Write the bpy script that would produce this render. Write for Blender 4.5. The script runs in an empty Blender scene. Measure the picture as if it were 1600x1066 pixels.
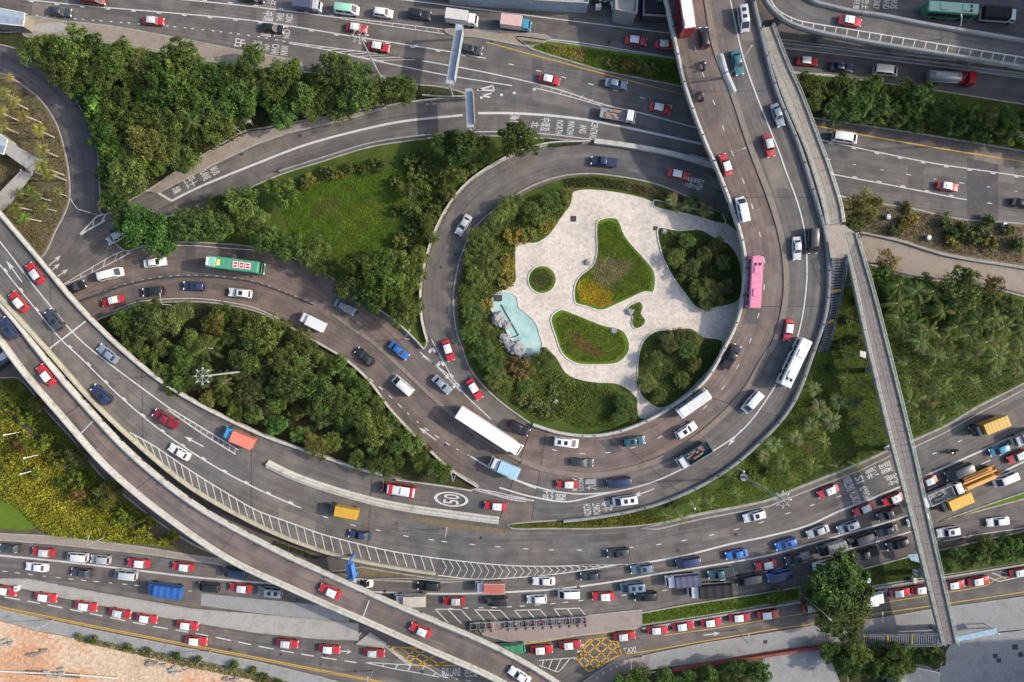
import bpy, bmesh, math, random
import numpy as np
from mathutils import Vector, Matrix
from mathutils.geometry import tessellate_polygon

# ------------------------------------------------------------------ camera, sky, sun, exposure
SC = bpy.context.scene
COL = SC.collection
CAM_H = 140.0
PXM = 8.0                      # photograph pixels per metre at ground level
cam = bpy.data.cameras.new('camera'); cam.sensor_width = 36.0
cam.lens = 36.0 * CAM_H / 200.0; cam.clip_start = 1.0; cam.clip_end = 6000.0
camo = bpy.data.objects.new('camera', cam); COL.objects.link(camo)
camo.location = (0, 0, CAM_H); camo.rotation_euler = (0, 0, 0)
SC.camera = camo

SUN_EL = math.radians(33)
W = bpy.data.worlds.new('World'); SC.world = W; W.use_nodes = True
wn = W.node_tree.nodes; wl = W.node_tree.links
wn.clear()
sky = wn.new('ShaderNodeTexSky'); sky.sky_type = 'NISHITA'; sky.sun_disc = False
sky.sun_elevation = SUN_EL; sky.sun_rotation = math.radians(90)
sky.air_density = 1.0; sky.dust_density = 3.0; sky.ozone_density = 1.0
bg = wn.new('ShaderNodeBackground'); bg.inputs['Strength'].default_value = 0.15
wo = wn.new('ShaderNodeOutputWorld')
wl.new(sky.outputs[0], bg.inputs[0]); wl.new(bg.outputs[0], wo.inputs[0])
sun = bpy.data.lights.new('sun', 'SUN'); sun.energy = 2.6; sun.angle = math.radians(1.2)
sun.color = (1.0, 0.90, 0.76)
suno = bpy.data.objects.new('sun', sun); COL.objects.link(suno)
suno.rotation_euler = (0, math.pi / 2 - SUN_EL, math.radians(3)); suno.location = (300, 0, 200)
SC.view_settings.view_transform = 'Standard'; SC.view_settings.look = 'None'
SC.view_settings.gamma = 1.0; SC.view_settings.exposure = 0.98
SC.view_settings.use_curve_mapping = False
SC.cycles.max_bounces = 5; SC.cycles.diffuse_bounces = 3; SC.cycles.glossy_bounces = 2
SC.cycles.transmission_bounces = 3; SC.cycles.transparent_max_bounces = 4

RNG = np.random.default_rng(11)
random.seed(5)

# ------------------------------------------------------------------ geometry helpers
def P(px, py, z=0.0):
    """the point at height z seen at photograph position px, py"""
    s = (CAM_H - z) / CAM_H / PXM
    return Vector(((px - 800.0) * s, (533.0 - py) * s, z))

def smooth(pts, step=10.0, closed=False):
    """Catmull-Rom through rows of numbers, resampled about every step pixels (first two columns)"""
    a = np.array(pts, float); n = len(a)
    if n < 3 and not closed:
        d = np.hypot(*(a[1, :2] - a[0, :2])); k = max(1, int(d / step))
        return np.array([a[0] + (a[1] - a[0]) * i / k for i in range(k + 1)])
    out = []
    rng = range(n) if closed else range(n - 1)
    for i in rng:
        p1, p2 = a[i], a[(i + 1) % n]
        p0 = a[(i - 1) % n] if (closed or i > 0) else 2 * p1 - p2
        p3 = a[(i + 2) % n] if (closed or i + 2 < n) else 2 * p2 - p1
        d = np.hypot(*(p2[:2] - p1[:2])); k = max(1, int(round(d / step)))
        # centripetal-like damping for uneven spacing
        d0 = max(np.hypot(*(p1[:2] - p0[:2])), 1e-6); d2 = max(np.hypot(*(p3[:2] - p2[:2])), 1e-6)
        m1 = (p2 - p0) * d / (d + d0); m2 = (p3 - p1) * d / (d + d2)
        for j in range(k):
            t = j / k; t2 = t * t; t3 = t2 * t
            out.append((2*t3 - 3*t2 + 1) * p1 + (t3 - 2*t2 + t) * m1 + (-2*t3 + 3*t2) * p2 + (t3 - t2) * m2)
    if not closed: out.append(a[-1])
    return np.array(out)

class MB:
    def __init__(s): s.v = []; s.f = []; s.uv = []; s.c = None
    def add(s, vs, fs, uvs=None):
        b = len(s.v); s.v += [tuple(v) for v in vs]
        s.f += [tuple(b + i for i in f) for f in fs]
        if uvs is not None: s.uv += list(uvs)
    def box(s, x0, x1, y0, y1, z0, z1, ch=0.0):
        if ch <= 0:
            v = [(x0,y0,z0),(x1,y0,z0),(x1,y1,z0),(x0,y1,z0),(x0,y0,z1),(x1,y0,z1),(x1,y1,z1),(x0,y1,z1)]
            s.add(v, [(3,2,1,0),(4,5,6,7),(0,1,5,4),(1,2,6,5),(2,3,7,6),(3,0,4,7)])
        else:
            c = ch
            def ring(x0,x1,y0,y1,z): return [(x0+c,y0,z),(x1-c,y0,z),(x1,y0+c,z),(x1,y1-c,z),(x1-c,y1,z),(x0+c,y1,z),(x0,y1-c,z),(x0,y0+c,z)]
            r = ring(x0,x1,y0,y1,z0) + ring(x0,x1,y0,y1,z1-c) + ring(x0+c*.8,x1-c*.8,y0+c*.8,y1-c*.8,z1)
            f = [tuple(range(7,-1,-1)), tuple(range(16,24))]
            for k in (0, 8):
                for i in range(8):
                    j = (i+1) % 8; f.append((k+i, k+j, k+8+j, k+8+i))
            s.add(r, f)
    def loft(s, rings, cap=True):
        n = len(rings[0]); v = [p for r in rings for p in r]; f = []
        for k in range(len(rings)-1):
            for i in range(n):
                j = (i+1) % n; f.append((k*n+i, k*n+j, (k+1)*n+j, (k+1)*n+i))
        if cap: f.append(tuple(range(n-1,-1,-1))); f.append(tuple((len(rings)-1)*n+i for i in range(n)))
        s.add(v, f)
    def tube(s, pts, r, n=8, cap=True):
        pts = [Vector(p) for p in pts]; rs = r if isinstance(r, (list, tuple)) else [r]*len(pts); rings = []
        for i, p in enumerate(pts):
            d = (pts[min(i+1,len(pts)-1)] - pts[max(i-1,0)]).normalized()
            u = d.orthogonal().normalized() if i == 0 else (u - d*u.dot(d)).normalized()
            w = d.cross(u)
            rings.append([tuple(p + (u*math.cos(2*math.pi*k/n) + w*math.sin(2*math.pi*k/n))*rs[i]) for k in range(n)])
        s.loft(rings, cap)
    def mesh(s, name, mat=None, smooth_shade=False):
        m = bpy.data.meshes.new(name); m.from_pydata(s.v, [], s.f)
        if s.uv:
            uvl = m.uv_layers.new(name='UVMap'); li = np.zeros(len(m.loops), np.int32)
            m.loops.foreach_get('vertex_index', li)
            uvl.data.foreach_set('uv', np.array(s.uv, np.float32)[li].ravel())
        if mat: m.materials.append(mat)
        if smooth_shade: m.polygons.foreach_set('use_smooth', [True]*len(m.polygons))
        m.update(); return m
    def obj(s, name, mat, parent=None, **kw): return link(name, s.mesh(name, mat, kw.pop('smooth_shade', False)), parent, **kw)

def link(name, data, parent=None, label=None, cat=None, group=None, kind=None, loc=None, color=None):
    o = bpy.data.objects.new(name, data); COL.objects.link(o)
    if parent is not None: o.parent = parent
    if loc is not None: o.location = loc
    tag(o, label, cat, group, kind)
    if color is not None: o.color = (*color, 1.0)
    return o

def tag(o, label=None, cat=None, group=None, kind=None):
    if label: o['label'] = label
    if cat: o['category'] = cat
    if group: o['group'] = group
    if kind: o['kind'] = kind
    return o

# ------------------------------------------------------------------ materials
def new_mat(name):
    m = bpy.data.materials.new(name); m.use_nodes = True
    n = m.node_tree.nodes; b = n['Principled BSDF']
    return m, n, m.node_tree.links, b
def ramp(n, stops):
    r = n.new('ShaderNodeValToRGB'); e = r.color_ramp.elements
    while len(e) > 1: e.remove(e[-1])
    e[0].position = stops[0][0]; e[0].color = (*stops[0][1], 1)
    for p, c in stops[1:]:
        x = e.new(p); x.color = (*c, 1)
    return r
def noise(n, l, vec, scale, detail=4, rough=.55):
    t = n.new('ShaderNodeTexNoise'); t.inputs['Scale'].default_value = scale
    t.inputs['Detail'].default_value = detail; t.inputs['Roughness'].default_value = rough
    if vec is not None: l.new(vec, t.inputs['Vector'])
    return t
def mixc(n, l, fac, a, b, mode='MIX'):
    x = n.new('ShaderNodeMix'); x.data_type = 'RGBA'; x.blend_type = mode
    for s, v in ((0, fac), (6, a), (7, b)):
        if isinstance(v, bpy.types.NodeSocket): l.new(v, x.inputs[s])
        elif s == 0: x.inputs[0].default_value = v
        else: x.inputs[s].default_value = (*v, 1)
    return x.outputs[2]
def bump(n, l, b, h, strength, dist=.05):
    x = n.new('ShaderNodeBump'); x.inputs['Strength'].default_value = strength; x.inputs['Distance'].default_value = dist
    l.new(h, x.inputs['Height']); l.new(x.outputs[0], b.inputs['Normal'])
def pos(n): return n.new('ShaderNodeNewGeometry').outputs['Position']

def asphalt(name, c, streaky=True):
    m, n, l, b = new_mat(name); p = pos(n)
    big = noise(n, l, p, .045, 3); mid = noise(n, l, p, .35, 5, .6); fine = noise(n, l, p, 9, 3, .7)
    dark = tuple(x*.72 for x in c); lite = tuple(x*1.22 for x in c); warm = (c[0]*1.16, c[1]*1.0, c[2]*.90)
    col = mixc(n, l, ramp(n, [(.42,(0,0,0)),(.6,(1,1,1))]).outputs[0], dark, lite)
    rb = ramp(n, [(.35,(0,0,0)),(.65,(1,1,1))]); l.new(big.outputs[0], rb.inputs[0])
    col = mixc(n, l, rb.outputs[0], tuple(x*.88 for x in c), warm)
    rm = ramp(n, [(.38,(.80,.80,.82)),(.62,(1.14,1.13,1.12))]); l.new(mid.outputs[0], rm.inputs[0])
    col = mixc(n, l, 1.0, col, rm.outputs[0], 'MULTIPLY')
    if streaky:
        uv = n.new('ShaderNodeUVMap'); mp = n.new('ShaderNodeMapping'); mp.inputs['Scale'].default_value = (.022, .62, 1)
        l.new(uv.outputs[0], mp.inputs[0]); st = noise(n, l, mp.outputs[0], 1.0, 3, .5)
        rs = ramp(n, [(.36,(.84,.835,.84)),(.5,(1,1,1)),(.64,(1.12,1.10,1.08))]); l.new(st.outputs[0], rs.inputs[0])
        col = mixc(n, l, 1.0, col, rs.outputs[0], 'MULTIPLY')
        mp2 = n.new('ShaderNodeMapping'); mp2.inputs['Scale'].default_value = (.05, 2.6, 1); l.new(uv.outputs[0], mp2.inputs[0])
        s2 = noise(n, l, mp2.outputs[0], 1.0, 2, .5)
        r2 = ramp(n, [(.40,(.87,.87,.87)),(.6,(1.07,1.07,1.07))]); l.new(s2.outputs[0], r2.inputs[0])
        col = mixc(n, l, 1.0, col, r2.outputs[0], 'MULTIPLY')
        mp3 = n.new('ShaderNodeMapping'); mp3.inputs['Scale'].default_value = (.16, 1.1, 1); l.new(uv.outputs[0], mp3.inputs[0])
        s3 = noise(n, l, mp3.outputs[0], 1.0, 2, .4)
        r3 = ramp(n, [(.66,(1,1,1)),(.72,(.82,.82,.83))]); l.new(s3.outputs[0], r3.inputs[0])
        col = mixc(n, l, 1.0, col, r3.outputs[0], 'MULTIPLY')
    rf = ramp(n, [(.3,(.88,.88,.88)),(.7,(1.12,1.12,1.12))]); l.new(fine.outputs[0], rf.inputs[0])
    col = mixc(n, l, 1.0, col, rf.outputs[0], 'MULTIPLY')
    l.new(col, b.inputs['Base Color']); b.inputs['Roughness'].default_value = .82
    b.inputs['Specular IOR Level'].default_value = .25
    bump(n, l, b, fine.outputs[0], .25, .02)
    return m

def speckled(name, stops, scale=.6, fine=6.0, rough=.9, bmp=.3, detail=6, spec=.2, mul=(.8,1.2)):
    """a ground or concrete surface: a ramp over soft noise with a finer grain over it"""
    m, n, l, b = new_mat(name); p = pos(n)
    a = noise(n, l, p, scale, detail, .62); f = noise(n, l, p, fine, 4, .65)
    r = ramp(n, stops); l.new(a.outputs[0], r.inputs[0])
    rf = ramp(n, [(.3,(mul[0],)*3),(.7,(mul[1],)*3)]); l.new(f.outputs[0], rf.inputs[0])
    l.new(mixc(n, l, 1.0, r.outputs[0], rf.outputs[0], 'MULTIPLY'), b.inputs['Base Color'])
    b.inputs['Roughness'].default_value = rough; b.inputs['Specular IOR Level'].default_value = spec
    if bmp: bump(n, l, b, f.outputs[0], bmp, .08)
    return m

def plain(name, c, rough=.5, metal=0.0, spec=.5, var=.0, coat=0.0):
    m, n, l, b = new_mat(name)
    b.inputs['Roughness'].default_value = rough; b.inputs['Metallic'].default_value = metal
    b.inputs['Specular IOR Level'].default_value = spec; b.inputs['Coat Weight'].default_value = coat
    if var:
        f = noise(n, l, pos(n), 1.3, 5, .6); r = ramp(n, [(.35,(1-var,)*3),(.65,(1+var,)*3)]); l.new(f.outputs[0], r.inputs[0])
        l.new(mixc(n, l, 1.0, c, r.outputs[0], 'MULTIPLY'), b.inputs['Base Color'])
    else: b.inputs['Base Color'].default_value = (*c, 1)
    return m

def objcol(name, rough=.35, spec=.5, coat=.3, var=.08, grime=0.0):
    """paint whose colour is the object's own colour"""
    m, n, l, b = new_mat(name); oi = n.new('ShaderNodeObjectInfo')
    f = noise(n, l, pos(n), 1.6, 4, .6); r = ramp(n, [(.3,(1-var*1.6,)*3),(.5,(1,)*3),(.7,(1+var,)*3)]); l.new(f.outputs[0], r.inputs[0])
    l.new(mixc(n, l, 1.0, oi.outputs['Color'], r.outputs[0], 'MULTIPLY'), b.inputs['Base Color'])
    b.inputs['Roughness'].default_value = rough; b.inputs['Specular IOR Level'].default_value = spec; b.inputs['Coat Weight'].default_value = coat
    b.inputs['Coat Roughness'].default_value = .12
    return m

def leafmat(name, tint=True):
    m, n, l, b = new_mat(name)
    at = n.new('ShaderNodeAttribute'); at.attribute_name = 'leaf'
    col = at.outputs['Color']
    if tint:
        oi = n.new('ShaderNodeObjectInfo')
        col = mixc(n, l, 1.0, col, oi.outputs['Color'], 'MULTIPLY')
    l.new(col, b.inputs['Base Color']); b.inputs['Roughness'].default_value = .6; b.inputs['Specular IOR Level'].default_value = .18
    tr = n.new('ShaderNodeBsdfTranslucent'); l.new(col, tr.inputs['Color'])
    mx = n.new('ShaderNodeMixShader'); mx.inputs[0].default_value = .28
    l.new(b.outputs[0], mx.inputs[1]); l.new(tr.outputs[0], mx.inputs[2])
    l.new(mx.outputs[0], n['Material Output'].inputs['Surface'])
    return m

M = {}
M['asphalt'] = asphalt('asphalt_grey', (.096,.098,.097))
M['asphalt_brown'] = asphalt('asphalt_brown', (.113,.099,.093))
M['asphalt_pink'] = asphalt('asphalt_pink', (.130,.111,.105))
M['asphalt_dark'] = asphalt('asphalt_dark', (.088,.088,.094))
M['asphalt_flat'] = asphalt('asphalt_base', (.092,.088,.085), False)
M['patch'] = asphalt('asphalt_patch', (.060,.061,.068), False)
M['soil'] = speckled('soil_ground', [(.3,(.045,.050,.022)),(.5,(.075,.065,.038)),(.7,(.055,.072,.022))], .35, 5)
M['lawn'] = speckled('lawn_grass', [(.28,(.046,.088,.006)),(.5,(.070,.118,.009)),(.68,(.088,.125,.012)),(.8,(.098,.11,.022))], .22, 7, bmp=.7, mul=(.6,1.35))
M['lawn_dark'] = speckled('dark_and_shaded_grass', [(.3,(.026,.048,.007)),(.55,(.046,.070,.010)),(.75,(.075,.078,.022))], .25, 6, bmp=.7, mul=(.6,1.35))  # dark grass; on the palm slope its tone also stands in for dim light
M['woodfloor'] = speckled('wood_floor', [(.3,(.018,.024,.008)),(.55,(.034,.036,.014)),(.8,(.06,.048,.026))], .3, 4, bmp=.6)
M['dryscrub'] = speckled('dry_scrub', [(.3,(.07,.062,.032)),(.5,(.135,.105,.07)),(.7,(.085,.08,.032))], .3, 5, bmp=.6, mul=(.65,1.3))
M['construction'] = speckled('construction_soil', [(.3,(.34,.25,.17)),(.46,(.43,.335,.24)),(.58,(.42,.23,.135)),(.8,(.30,.25,.19))], .09, 1.9, bmp=1.0, mul=(.62,1.3))
M['concrete'] = speckled('concrete_pale', [(.3,(.20,.195,.18)),(.5,(.27,.265,.245)),(.7,(.225,.22,.20))], .35, 5, bmp=.15)
M['parapet'] = speckled('parapet_concrete', [(.3,(.27,.265,.24)),(.5,(.365,.36,.33)),(.72,(.22,.215,.19))], .5, 4, bmp=.15)
M['parapet_yellow'] = speckled('parapet_lichen', [(.3,(.23,.215,.165)),(.5,(.30,.285,.225)),(.72,(.19,.18,.145))], .5, 4, bmp=.15)
M['concrete_grey'] = speckled('concrete_grey', [(.3,(.155,.16,.16)),(.5,(.215,.22,.22)),(.7,(.175,.178,.175))], .3, 5, bmp=.15)
M['pave_brown'] = speckled('pavement_brown', [(.3,(.16,.135,.11)),(.5,(.22,.19,.16)),(.7,(.18,.15,.125))], .35, 5, bmp=.2)
M['pave_pink'] = speckled('pavement_pink', [(.3,(.175,.145,.135)),(.5,(.23,.19,.18)),(.7,(.195,.165,.15))], .6, 6, bmp=.2)
def plaza_mat():
    m, n, l, b = new_mat('plaza_stone'); p = pos(n)
    v = n.new('ShaderNodeTexVoronoi'); v.feature = 'F1'; v.inputs['Scale'].default_value = 2.1; l.new(p, v.inputs['Vector'])
    e = n.new('ShaderNodeTexVoronoi'); e.feature = 'DISTANCE_TO_EDGE'; e.inputs['Scale'].default_value = 2.1; l.new(p, e.inputs['Vector'])
    sep = n.new('ShaderNodeSeparateColor'); l.new(v.outputs['Color'], sep.inputs[0])
    r = ramp(n, [(0,(.35,.315,.275)),(.35,(.415,.375,.33)),(.7,(.445,.405,.36)),(1,(.48,.435,.385))]); l.new(sep.outputs[0], r.inputs[0])
    re_ = ramp(n, [(0,(.82,.80,.78)),(.06,(1,1,1))]); l.new(e.outputs['Distance'], re_.inputs[0])
    col = mixc(n, l, 1.0, r.outputs[0], re_.outputs[0], 'MULTIPLY')
    big = noise(n, l, p, .16, 5, .6); rb = ramp(n, [(.32,(.84,.84,.83)),(.6,(1.06,1.05,1.04))]); l.new(big.outputs[0], rb.inputs[0])
    l.new(mixc(n, l, 1.0, col, rb.outputs[0], 'MULTIPLY'), b.inputs['Base Color']); b.inputs['Roughness'].default_value = .85
    bump(n, l, b, re_.outputs[0], .2, .03); return m
M['plaza'] = plaza_mat()
M['kerb'] = speckled('kerb_stone', [(.3,(.17,.165,.15)),(.6,(.27,.26,.24))], .8, 6, bmp=.1)
M['white'] = speckled('road_paint_white', [(.3,(.34,.345,.34)),(.5,(.44,.445,.44)),(.75,(.27,.27,.265))], .9, 7, rough=.7, bmp=0, mul=(.8,1.1))
M['yellow'] = speckled('road_paint_yellow', [(.3,(.34,.20,.035)),(.55,(.42,.26,.045)),(.75,(.28,.18,.06))], .9, 7, rough=.7, bmp=0)
M['median'] = speckled('median_brown', [(.3,(.115,.10,.088)),(.5,(.17,.145,.125)),(.7,(.135,.115,.10))], .6, 6, bmp=.3)
M['stone'] = speckled('boulder_stone', [(.3,(.10,.10,.105)),(.5,(.24,.24,.25)),(.7,(.16,.16,.17))], 1.6, 6, bmp=1.0, mul=(.6,1.3))
M['steel'] = plain('galvanised_steel', (.34,.35,.35), .45, .5, .5, .12)
M['rail_green'] = plain('rail_green_steel', (.22,.29,.27), .5, .2, .5, .12)
M['rail_blue'] = plain('rail_blue_steel', (.06,.09,.16), .5, .2, .5, .12)
M['whitemetal'] = plain('white_painted_metal', (.52,.52,.50), .5, 0, .4, .10)
M['palemetal'] = plain('pale_blue_metal', (.27,.31,.34), .5, 0, .4, .15)
M['verge'] = speckled('verge_dark', [(.3,(.06,.055,.045)),(.5,(.11,.10,.09)),(.7,(.075,.075,.05))], .5, 5, bmp=.3)
M['bluemetal'] = plain('blue_painted_metal', (.05,.16,.42), .5, 0, .4, .10)
M['black'] = plain('black_rubber', (.012,.012,.013), .75, 0, .3)
M['glass'] = plain('dark_glass', (.012,.015,.019), .08, 0, .6)
M['paint'] = objcol('vehicle_paint', .32, .5, .45, .07)
M['matte'] = objcol('matte_cover', .75, .3, 0, .14)
M['lampw'] = plain('headlamp_lens', (.75,.75,.72), .15, 0, .6)
M['lampr'] = plain('tail_lamp_lens', (.30,.01,.01), .2, 0, .6)
M['bark'] = speckled('bark', [(.3,(.06,.045,.032)),(.6,(.12,.095,.07))], 2.5, 14, bmp=.6)
M['palmbark'] = speckled('palm_bark', [(.3,(.24,.21,.17)),(.6,(.36,.33,.28))], 2.5, 14, bmp=.4)
M['leaf'] = leafmat('leaf')
M['leafg'] = leafmat('ground_leaf', False)
def water_mat():
    m, n, l, b = new_mat('pond_water'); p = pos(n)
    a = noise(n, l, p, .35, 4, .6); f = noise(n, l, p, 3.5, 3, .6)
    r = ramp(n, [(.3,(.17,.29,.28)),(.5,(.27,.40,.38)),(.7,(.34,.46,.43))]); l.new(a.outputs[0], r.inputs[0])
    l.new(r.outputs[0], b.inputs['Base Color']); b.inputs['Roughness'].default_value = .08; bump(n, l, b, f.outputs[0], .25, .04); return m
M['water'] = water_mat()
M['pondrim'] = speckled('pond_rim_stone', [(.3,(.30,.28,.25)),(.6,(.46,.44,.40))], 2.0, 8)
M['skin'] = plain('skin', (.45,.28,.2), .6)
M['cloth'] = objcol('clothing', .85, .2, 0, .15)
M['rooftile'] = plain('roof_sheet', (.22,.27,.32), .6, 0, .4, .15)
M['canopy'] = plain('canopy_blue', (.20,.30,.38), .45, 0, .5, .15)
M['dark'] = plain('dark_parts_and_shade', (.035,.035,.04), .8, 0, .3, .2)  # plain dark parts; under the stair treads it stands in for shadow

# ------------------------------------------------------------------ strips: roads and decks described by their two edges
class Strip:
    def __init__(s, rows, step=8.0, relax=0):
        rows = [r if len(r) == 5 else (*r, 0.0) for r in rows]
        s.a = smooth(rows, step)
        for _ in range(relax): s.a[1:-1] = s.a[1:-1]*.5 + (s.a[:-2]+s.a[2:])*.25
        s.c = (s.a[:, :2] + s.a[:, 2:4]) / 2
        s.L = np.array([P(x, y, z) for x, y, z in zip(s.a[:,0], s.a[:,1], s.a[:,4])])
        s.R = np.array([P(x, y, z) for x, y, z in zip(s.a[:,2], s.a[:,3], s.a[:,4])])
        mid = (s.L + s.R) / 2
        s.len = np.concatenate([[0], np.cumsum(np.linalg.norm(np.diff(mid, axis=0), axis=1))])
    def z(s, px, py):
        """height of the deck at a photograph position: the cross line L-R that passes through it"""
        a = s.a; e = (a[:,2]-a[:,0])*(py-a[:,1]) - (a[:,3]-a[:,1])*(px-a[:,0])
        d = np.hypot(s.c[:,0]-px, s.c[:,1]-py); best = None
        for j in np.nonzero(e[:-1]*e[1:] <= 0)[0]:
            k = min(d[j], d[j+1])
            if best is None or k < best[0]: best = (k, j)
        if best is None or best[0] > d.min() + 60: return a[int(np.argmin(d)), 4]
        j = best[1]; t = e[j]/(e[j]-e[j+1]) if e[j] != e[j+1] else 0.0
        return a[j,4]*(1-t) + a[j+1,4]*t
    def surface(s, name, mat, dz=0.0, parent=None, thick=0.0, ncross=1, **kw):
        b = MB(); n = len(s.L)
        for i in range(n):
            w = np.linalg.norm(s.R[i] - s.L[i])
            for k in range(ncross+1):
                t = k / ncross; q = s.L[i]*(1-t) + s.R[i]*t
                b.v.append((q[0], q[1], q[2]+dz)); b.uv.append((s.len[i], (t-.5)*w))
        m = ncross + 1
        for i in range(n-1):
            for k in range(ncross): b.f.append((i*m+k, i*m+k+1, (i+1)*m+k+1, (i+1)*m+k))
        if thick:
            o = len(b.v)
            for i in range(n):
                d = (s.R[i]-s.L[i]); d = d/np.linalg.norm(d); inn = d * min(1.6, np.linalg.norm(s.R[i]-s.L[i])*.2)
                for q in (s.L[i] + inn, s.R[i] - inn):
                    b.v.append((q[0], q[1], q[2]+dz-thick)); b.uv.append((s.len[i], 0))
                for q in (s.L[i], s.R[i]):
                    b.v.append((q[0], q[1], q[2]+dz-min(.45, thick))); b.uv.append((s.len[i], 0))
            for i in range(n-1):
                l0, l1, r0, r1 = i*m, (i+1)*m, i*m+ncross, (i+1)*m+ncross
                a0 = o+i*4; a1 = o+(i+1)*4
                b.f += [(l0, l1, a1+2, a0+2), (a0+2, a1+2, a1, a0), (r1, r0, a0+3, a1+3), (a1+3, a0+3, a0+1, a1+1), (a0+1, a0, a1, a1+1)]
        # faces wind either way round: make tops face up
        vv = b.v; f0 = b.f[0]
        p = [Vector(vv[i]) for i in f0[:3]]
        if (p[1]-p[0]).cross(p[2]-p[0]).z < 0: b.f = [tuple(reversed(f)) for f in b.f]
        return b.obj(name, mat, parent, **kw)

def zfun(st):
    if st is None: return lambda x, y: 0.0
    if isinstance(st, (int, float)): return lambda x, y: float(st)
    return st.z

def wline(pts, st=None, step=8.0, dz=0.0, closed=False):
    z = zfun(st); a = smooth(pts, step, closed)
    return [P(x, y, z(x, y) + dz) for x, y in a[:, :2]]

def normals2(pl, closed=False):
    out = []; n = len(pl)
    for i in range(n):
        a = pl[(i-1) % n] if (closed or i > 0) else pl[i]; b = pl[(i+1) % n] if (closed or i < n-1) else pl[i]
        d = (b - a); d.z = 0; d.normalize(); out.append(Vector((-d.y, d.x, 0)))
    return out

def resample(pl, step):
    out = [pl[0].copy()]; need = step
    for a, b in zip(pl, pl[1:]):
        d = (b-a).length; t = 0.0
        while d - t >= need:
            t += need; out.append(a.lerp(b, t/d)); need = step
        need -= (d - t)
    if (out[-1]-pl[-1]).length > .05: out.append(pl[-1].copy())
    return out

def ribbon(b, pl, w, off=0.0, ends=True):
    nn = normals2(pl); o = len(b.v)
    for p, n in zip(pl, nn):
        b.v += [tuple(p + n*(off - w/2)), tuple(p + n*(off + w/2))]
    for i in range(len(pl)-1): b.f.append((o+2*i, o+2*i+2, o+2*i+3, o+2*i+1))

LINE_DZ = 0.05
def paint_line(name, parent, pts, st=None, w=.18, dash=None, gap=None, mat='white', dz=LINE_DZ, ticks=None, off=0.0):
    b = MB(); pl = wline(pts, st, 6.0, dz)
    if dash:
        pl = resample(pl, .5); per = dash + gap; k = 0; cur = []
        for i, p in enumerate(pl):
            if (i*.5) % per < dash: cur.append(p)
            else:
                if len(cur) > 1: ribbon(b, cur, w, off)
                cur = []
        if len(cur) > 1: ribbon(b, cur, w, off)
    else: ribbon(b, pl, w, off)
    if ticks:                                  # little square blocks beside the line
        q = resample(pl, ticks[0]); nn = normals2(q)
        for p, n in list(zip(q, nn))[1:-1]:
            d = Vector((n.y, -n.x, 0)); c = p + n*ticks[1]
            b.add([c - d*.45 - n*.16, c + d*.45 - n*.16, c + d*.45 + n*.16, c - d*.45 + n*.16], [(0,1,2,3)])
    fix_up(b)
    return b.obj(name, M[mat], parent)

def fix_up(b):
    for i, f in enumerate(b.f):
        p = [Vector(b.v[k]) for k in f[:3]]
        if (p[1]-p[0]).cross(p[2]-p[0]).z < 0: b.f[i] = tuple(reversed(f))

def paint_bars(name, parent, segs, st=None, w=.18, mat='white', dz=LINE_DZ+.004):
    """straight painted bars, each given by its two ends in photograph pixels"""
    b = MB()
    for (x0, y0, x1, y1) in segs:
        z = zfun(st); ribbon(b, [P(x0, y0, z(x0, y0)+dz), P(x1, y1, z(x1, y1)+dz)], w)
    fix_up(b)
    return b.obj(name, M[mat], parent)

def sweep(b, pl, prof, closed=False, flip=1):
    """sweep a closed profile of (offset, height) along a line; offset to the left of travel times flip"""
    nn = normals2(pl, closed); n = len(prof); o = len(b.v)
    for p, q in zip(pl, nn):
        for (a, h) in prof: b.v.append((p.x + q.x*a*flip, p.y + q.y*a*flip, p.z + h))
    m = len(pl)
    for i in range(m if closed else m-1):
        j = (i+1) % m
        for k in range(n):
            k2 = (k+1) % n; b.f.append((o+i*n+k, o+i*n+k2, o+j*n+k2, o+j*n+k))
    if not closed:
        b.f.append(tuple(o+k for k in range(n-1,-1,-1))); b.f.append(tuple(o+(m-1)*n+k for k in range(n)))

def segmented(name, parent, pl, prof, mat, seg, gap=.04, flip=1):
    """one object for each length of barrier, a fine joint between them"""
    pl = resample(pl, max(.8, seg/8)); out = []; k = max(2, int(round(seg / max(.8, seg/8))))
    i = 0
    while i < len(pl) - 1:
        part = [p.copy() for p in pl[i:i+k+1]]
        if len(pl) - 1 - (i + k) < 2: part = [p.copy() for p in pl[i:]]
        if len(part) > 1:
            d = (part[-1]-part[-2]).normalized(); part[-1] = part[-1] - d*gap
            b = MB(); sweep(b, part, prof, False, flip); recalc(b)
            out.append(b.obj(name, mat, parent))
        i += k if len(pl) - 1 - (i + k) >= 2 else len(pl)
    return out

def recalc(b):
    bm = bmesh.new(); vs = [bm.verts.new(v) for v in b.v]
    for f in b.f:
        try: bm.faces.new([vs[i] for i in f])
        except ValueError: pass
    bmesh.ops.recalc_face_normals(bm, faces=bm.faces)
    bm.verts.index_update()
    b.f = [tuple(v.index for v in f.verts) for f in bm.faces]; bm.free(); b.uv = []

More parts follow.
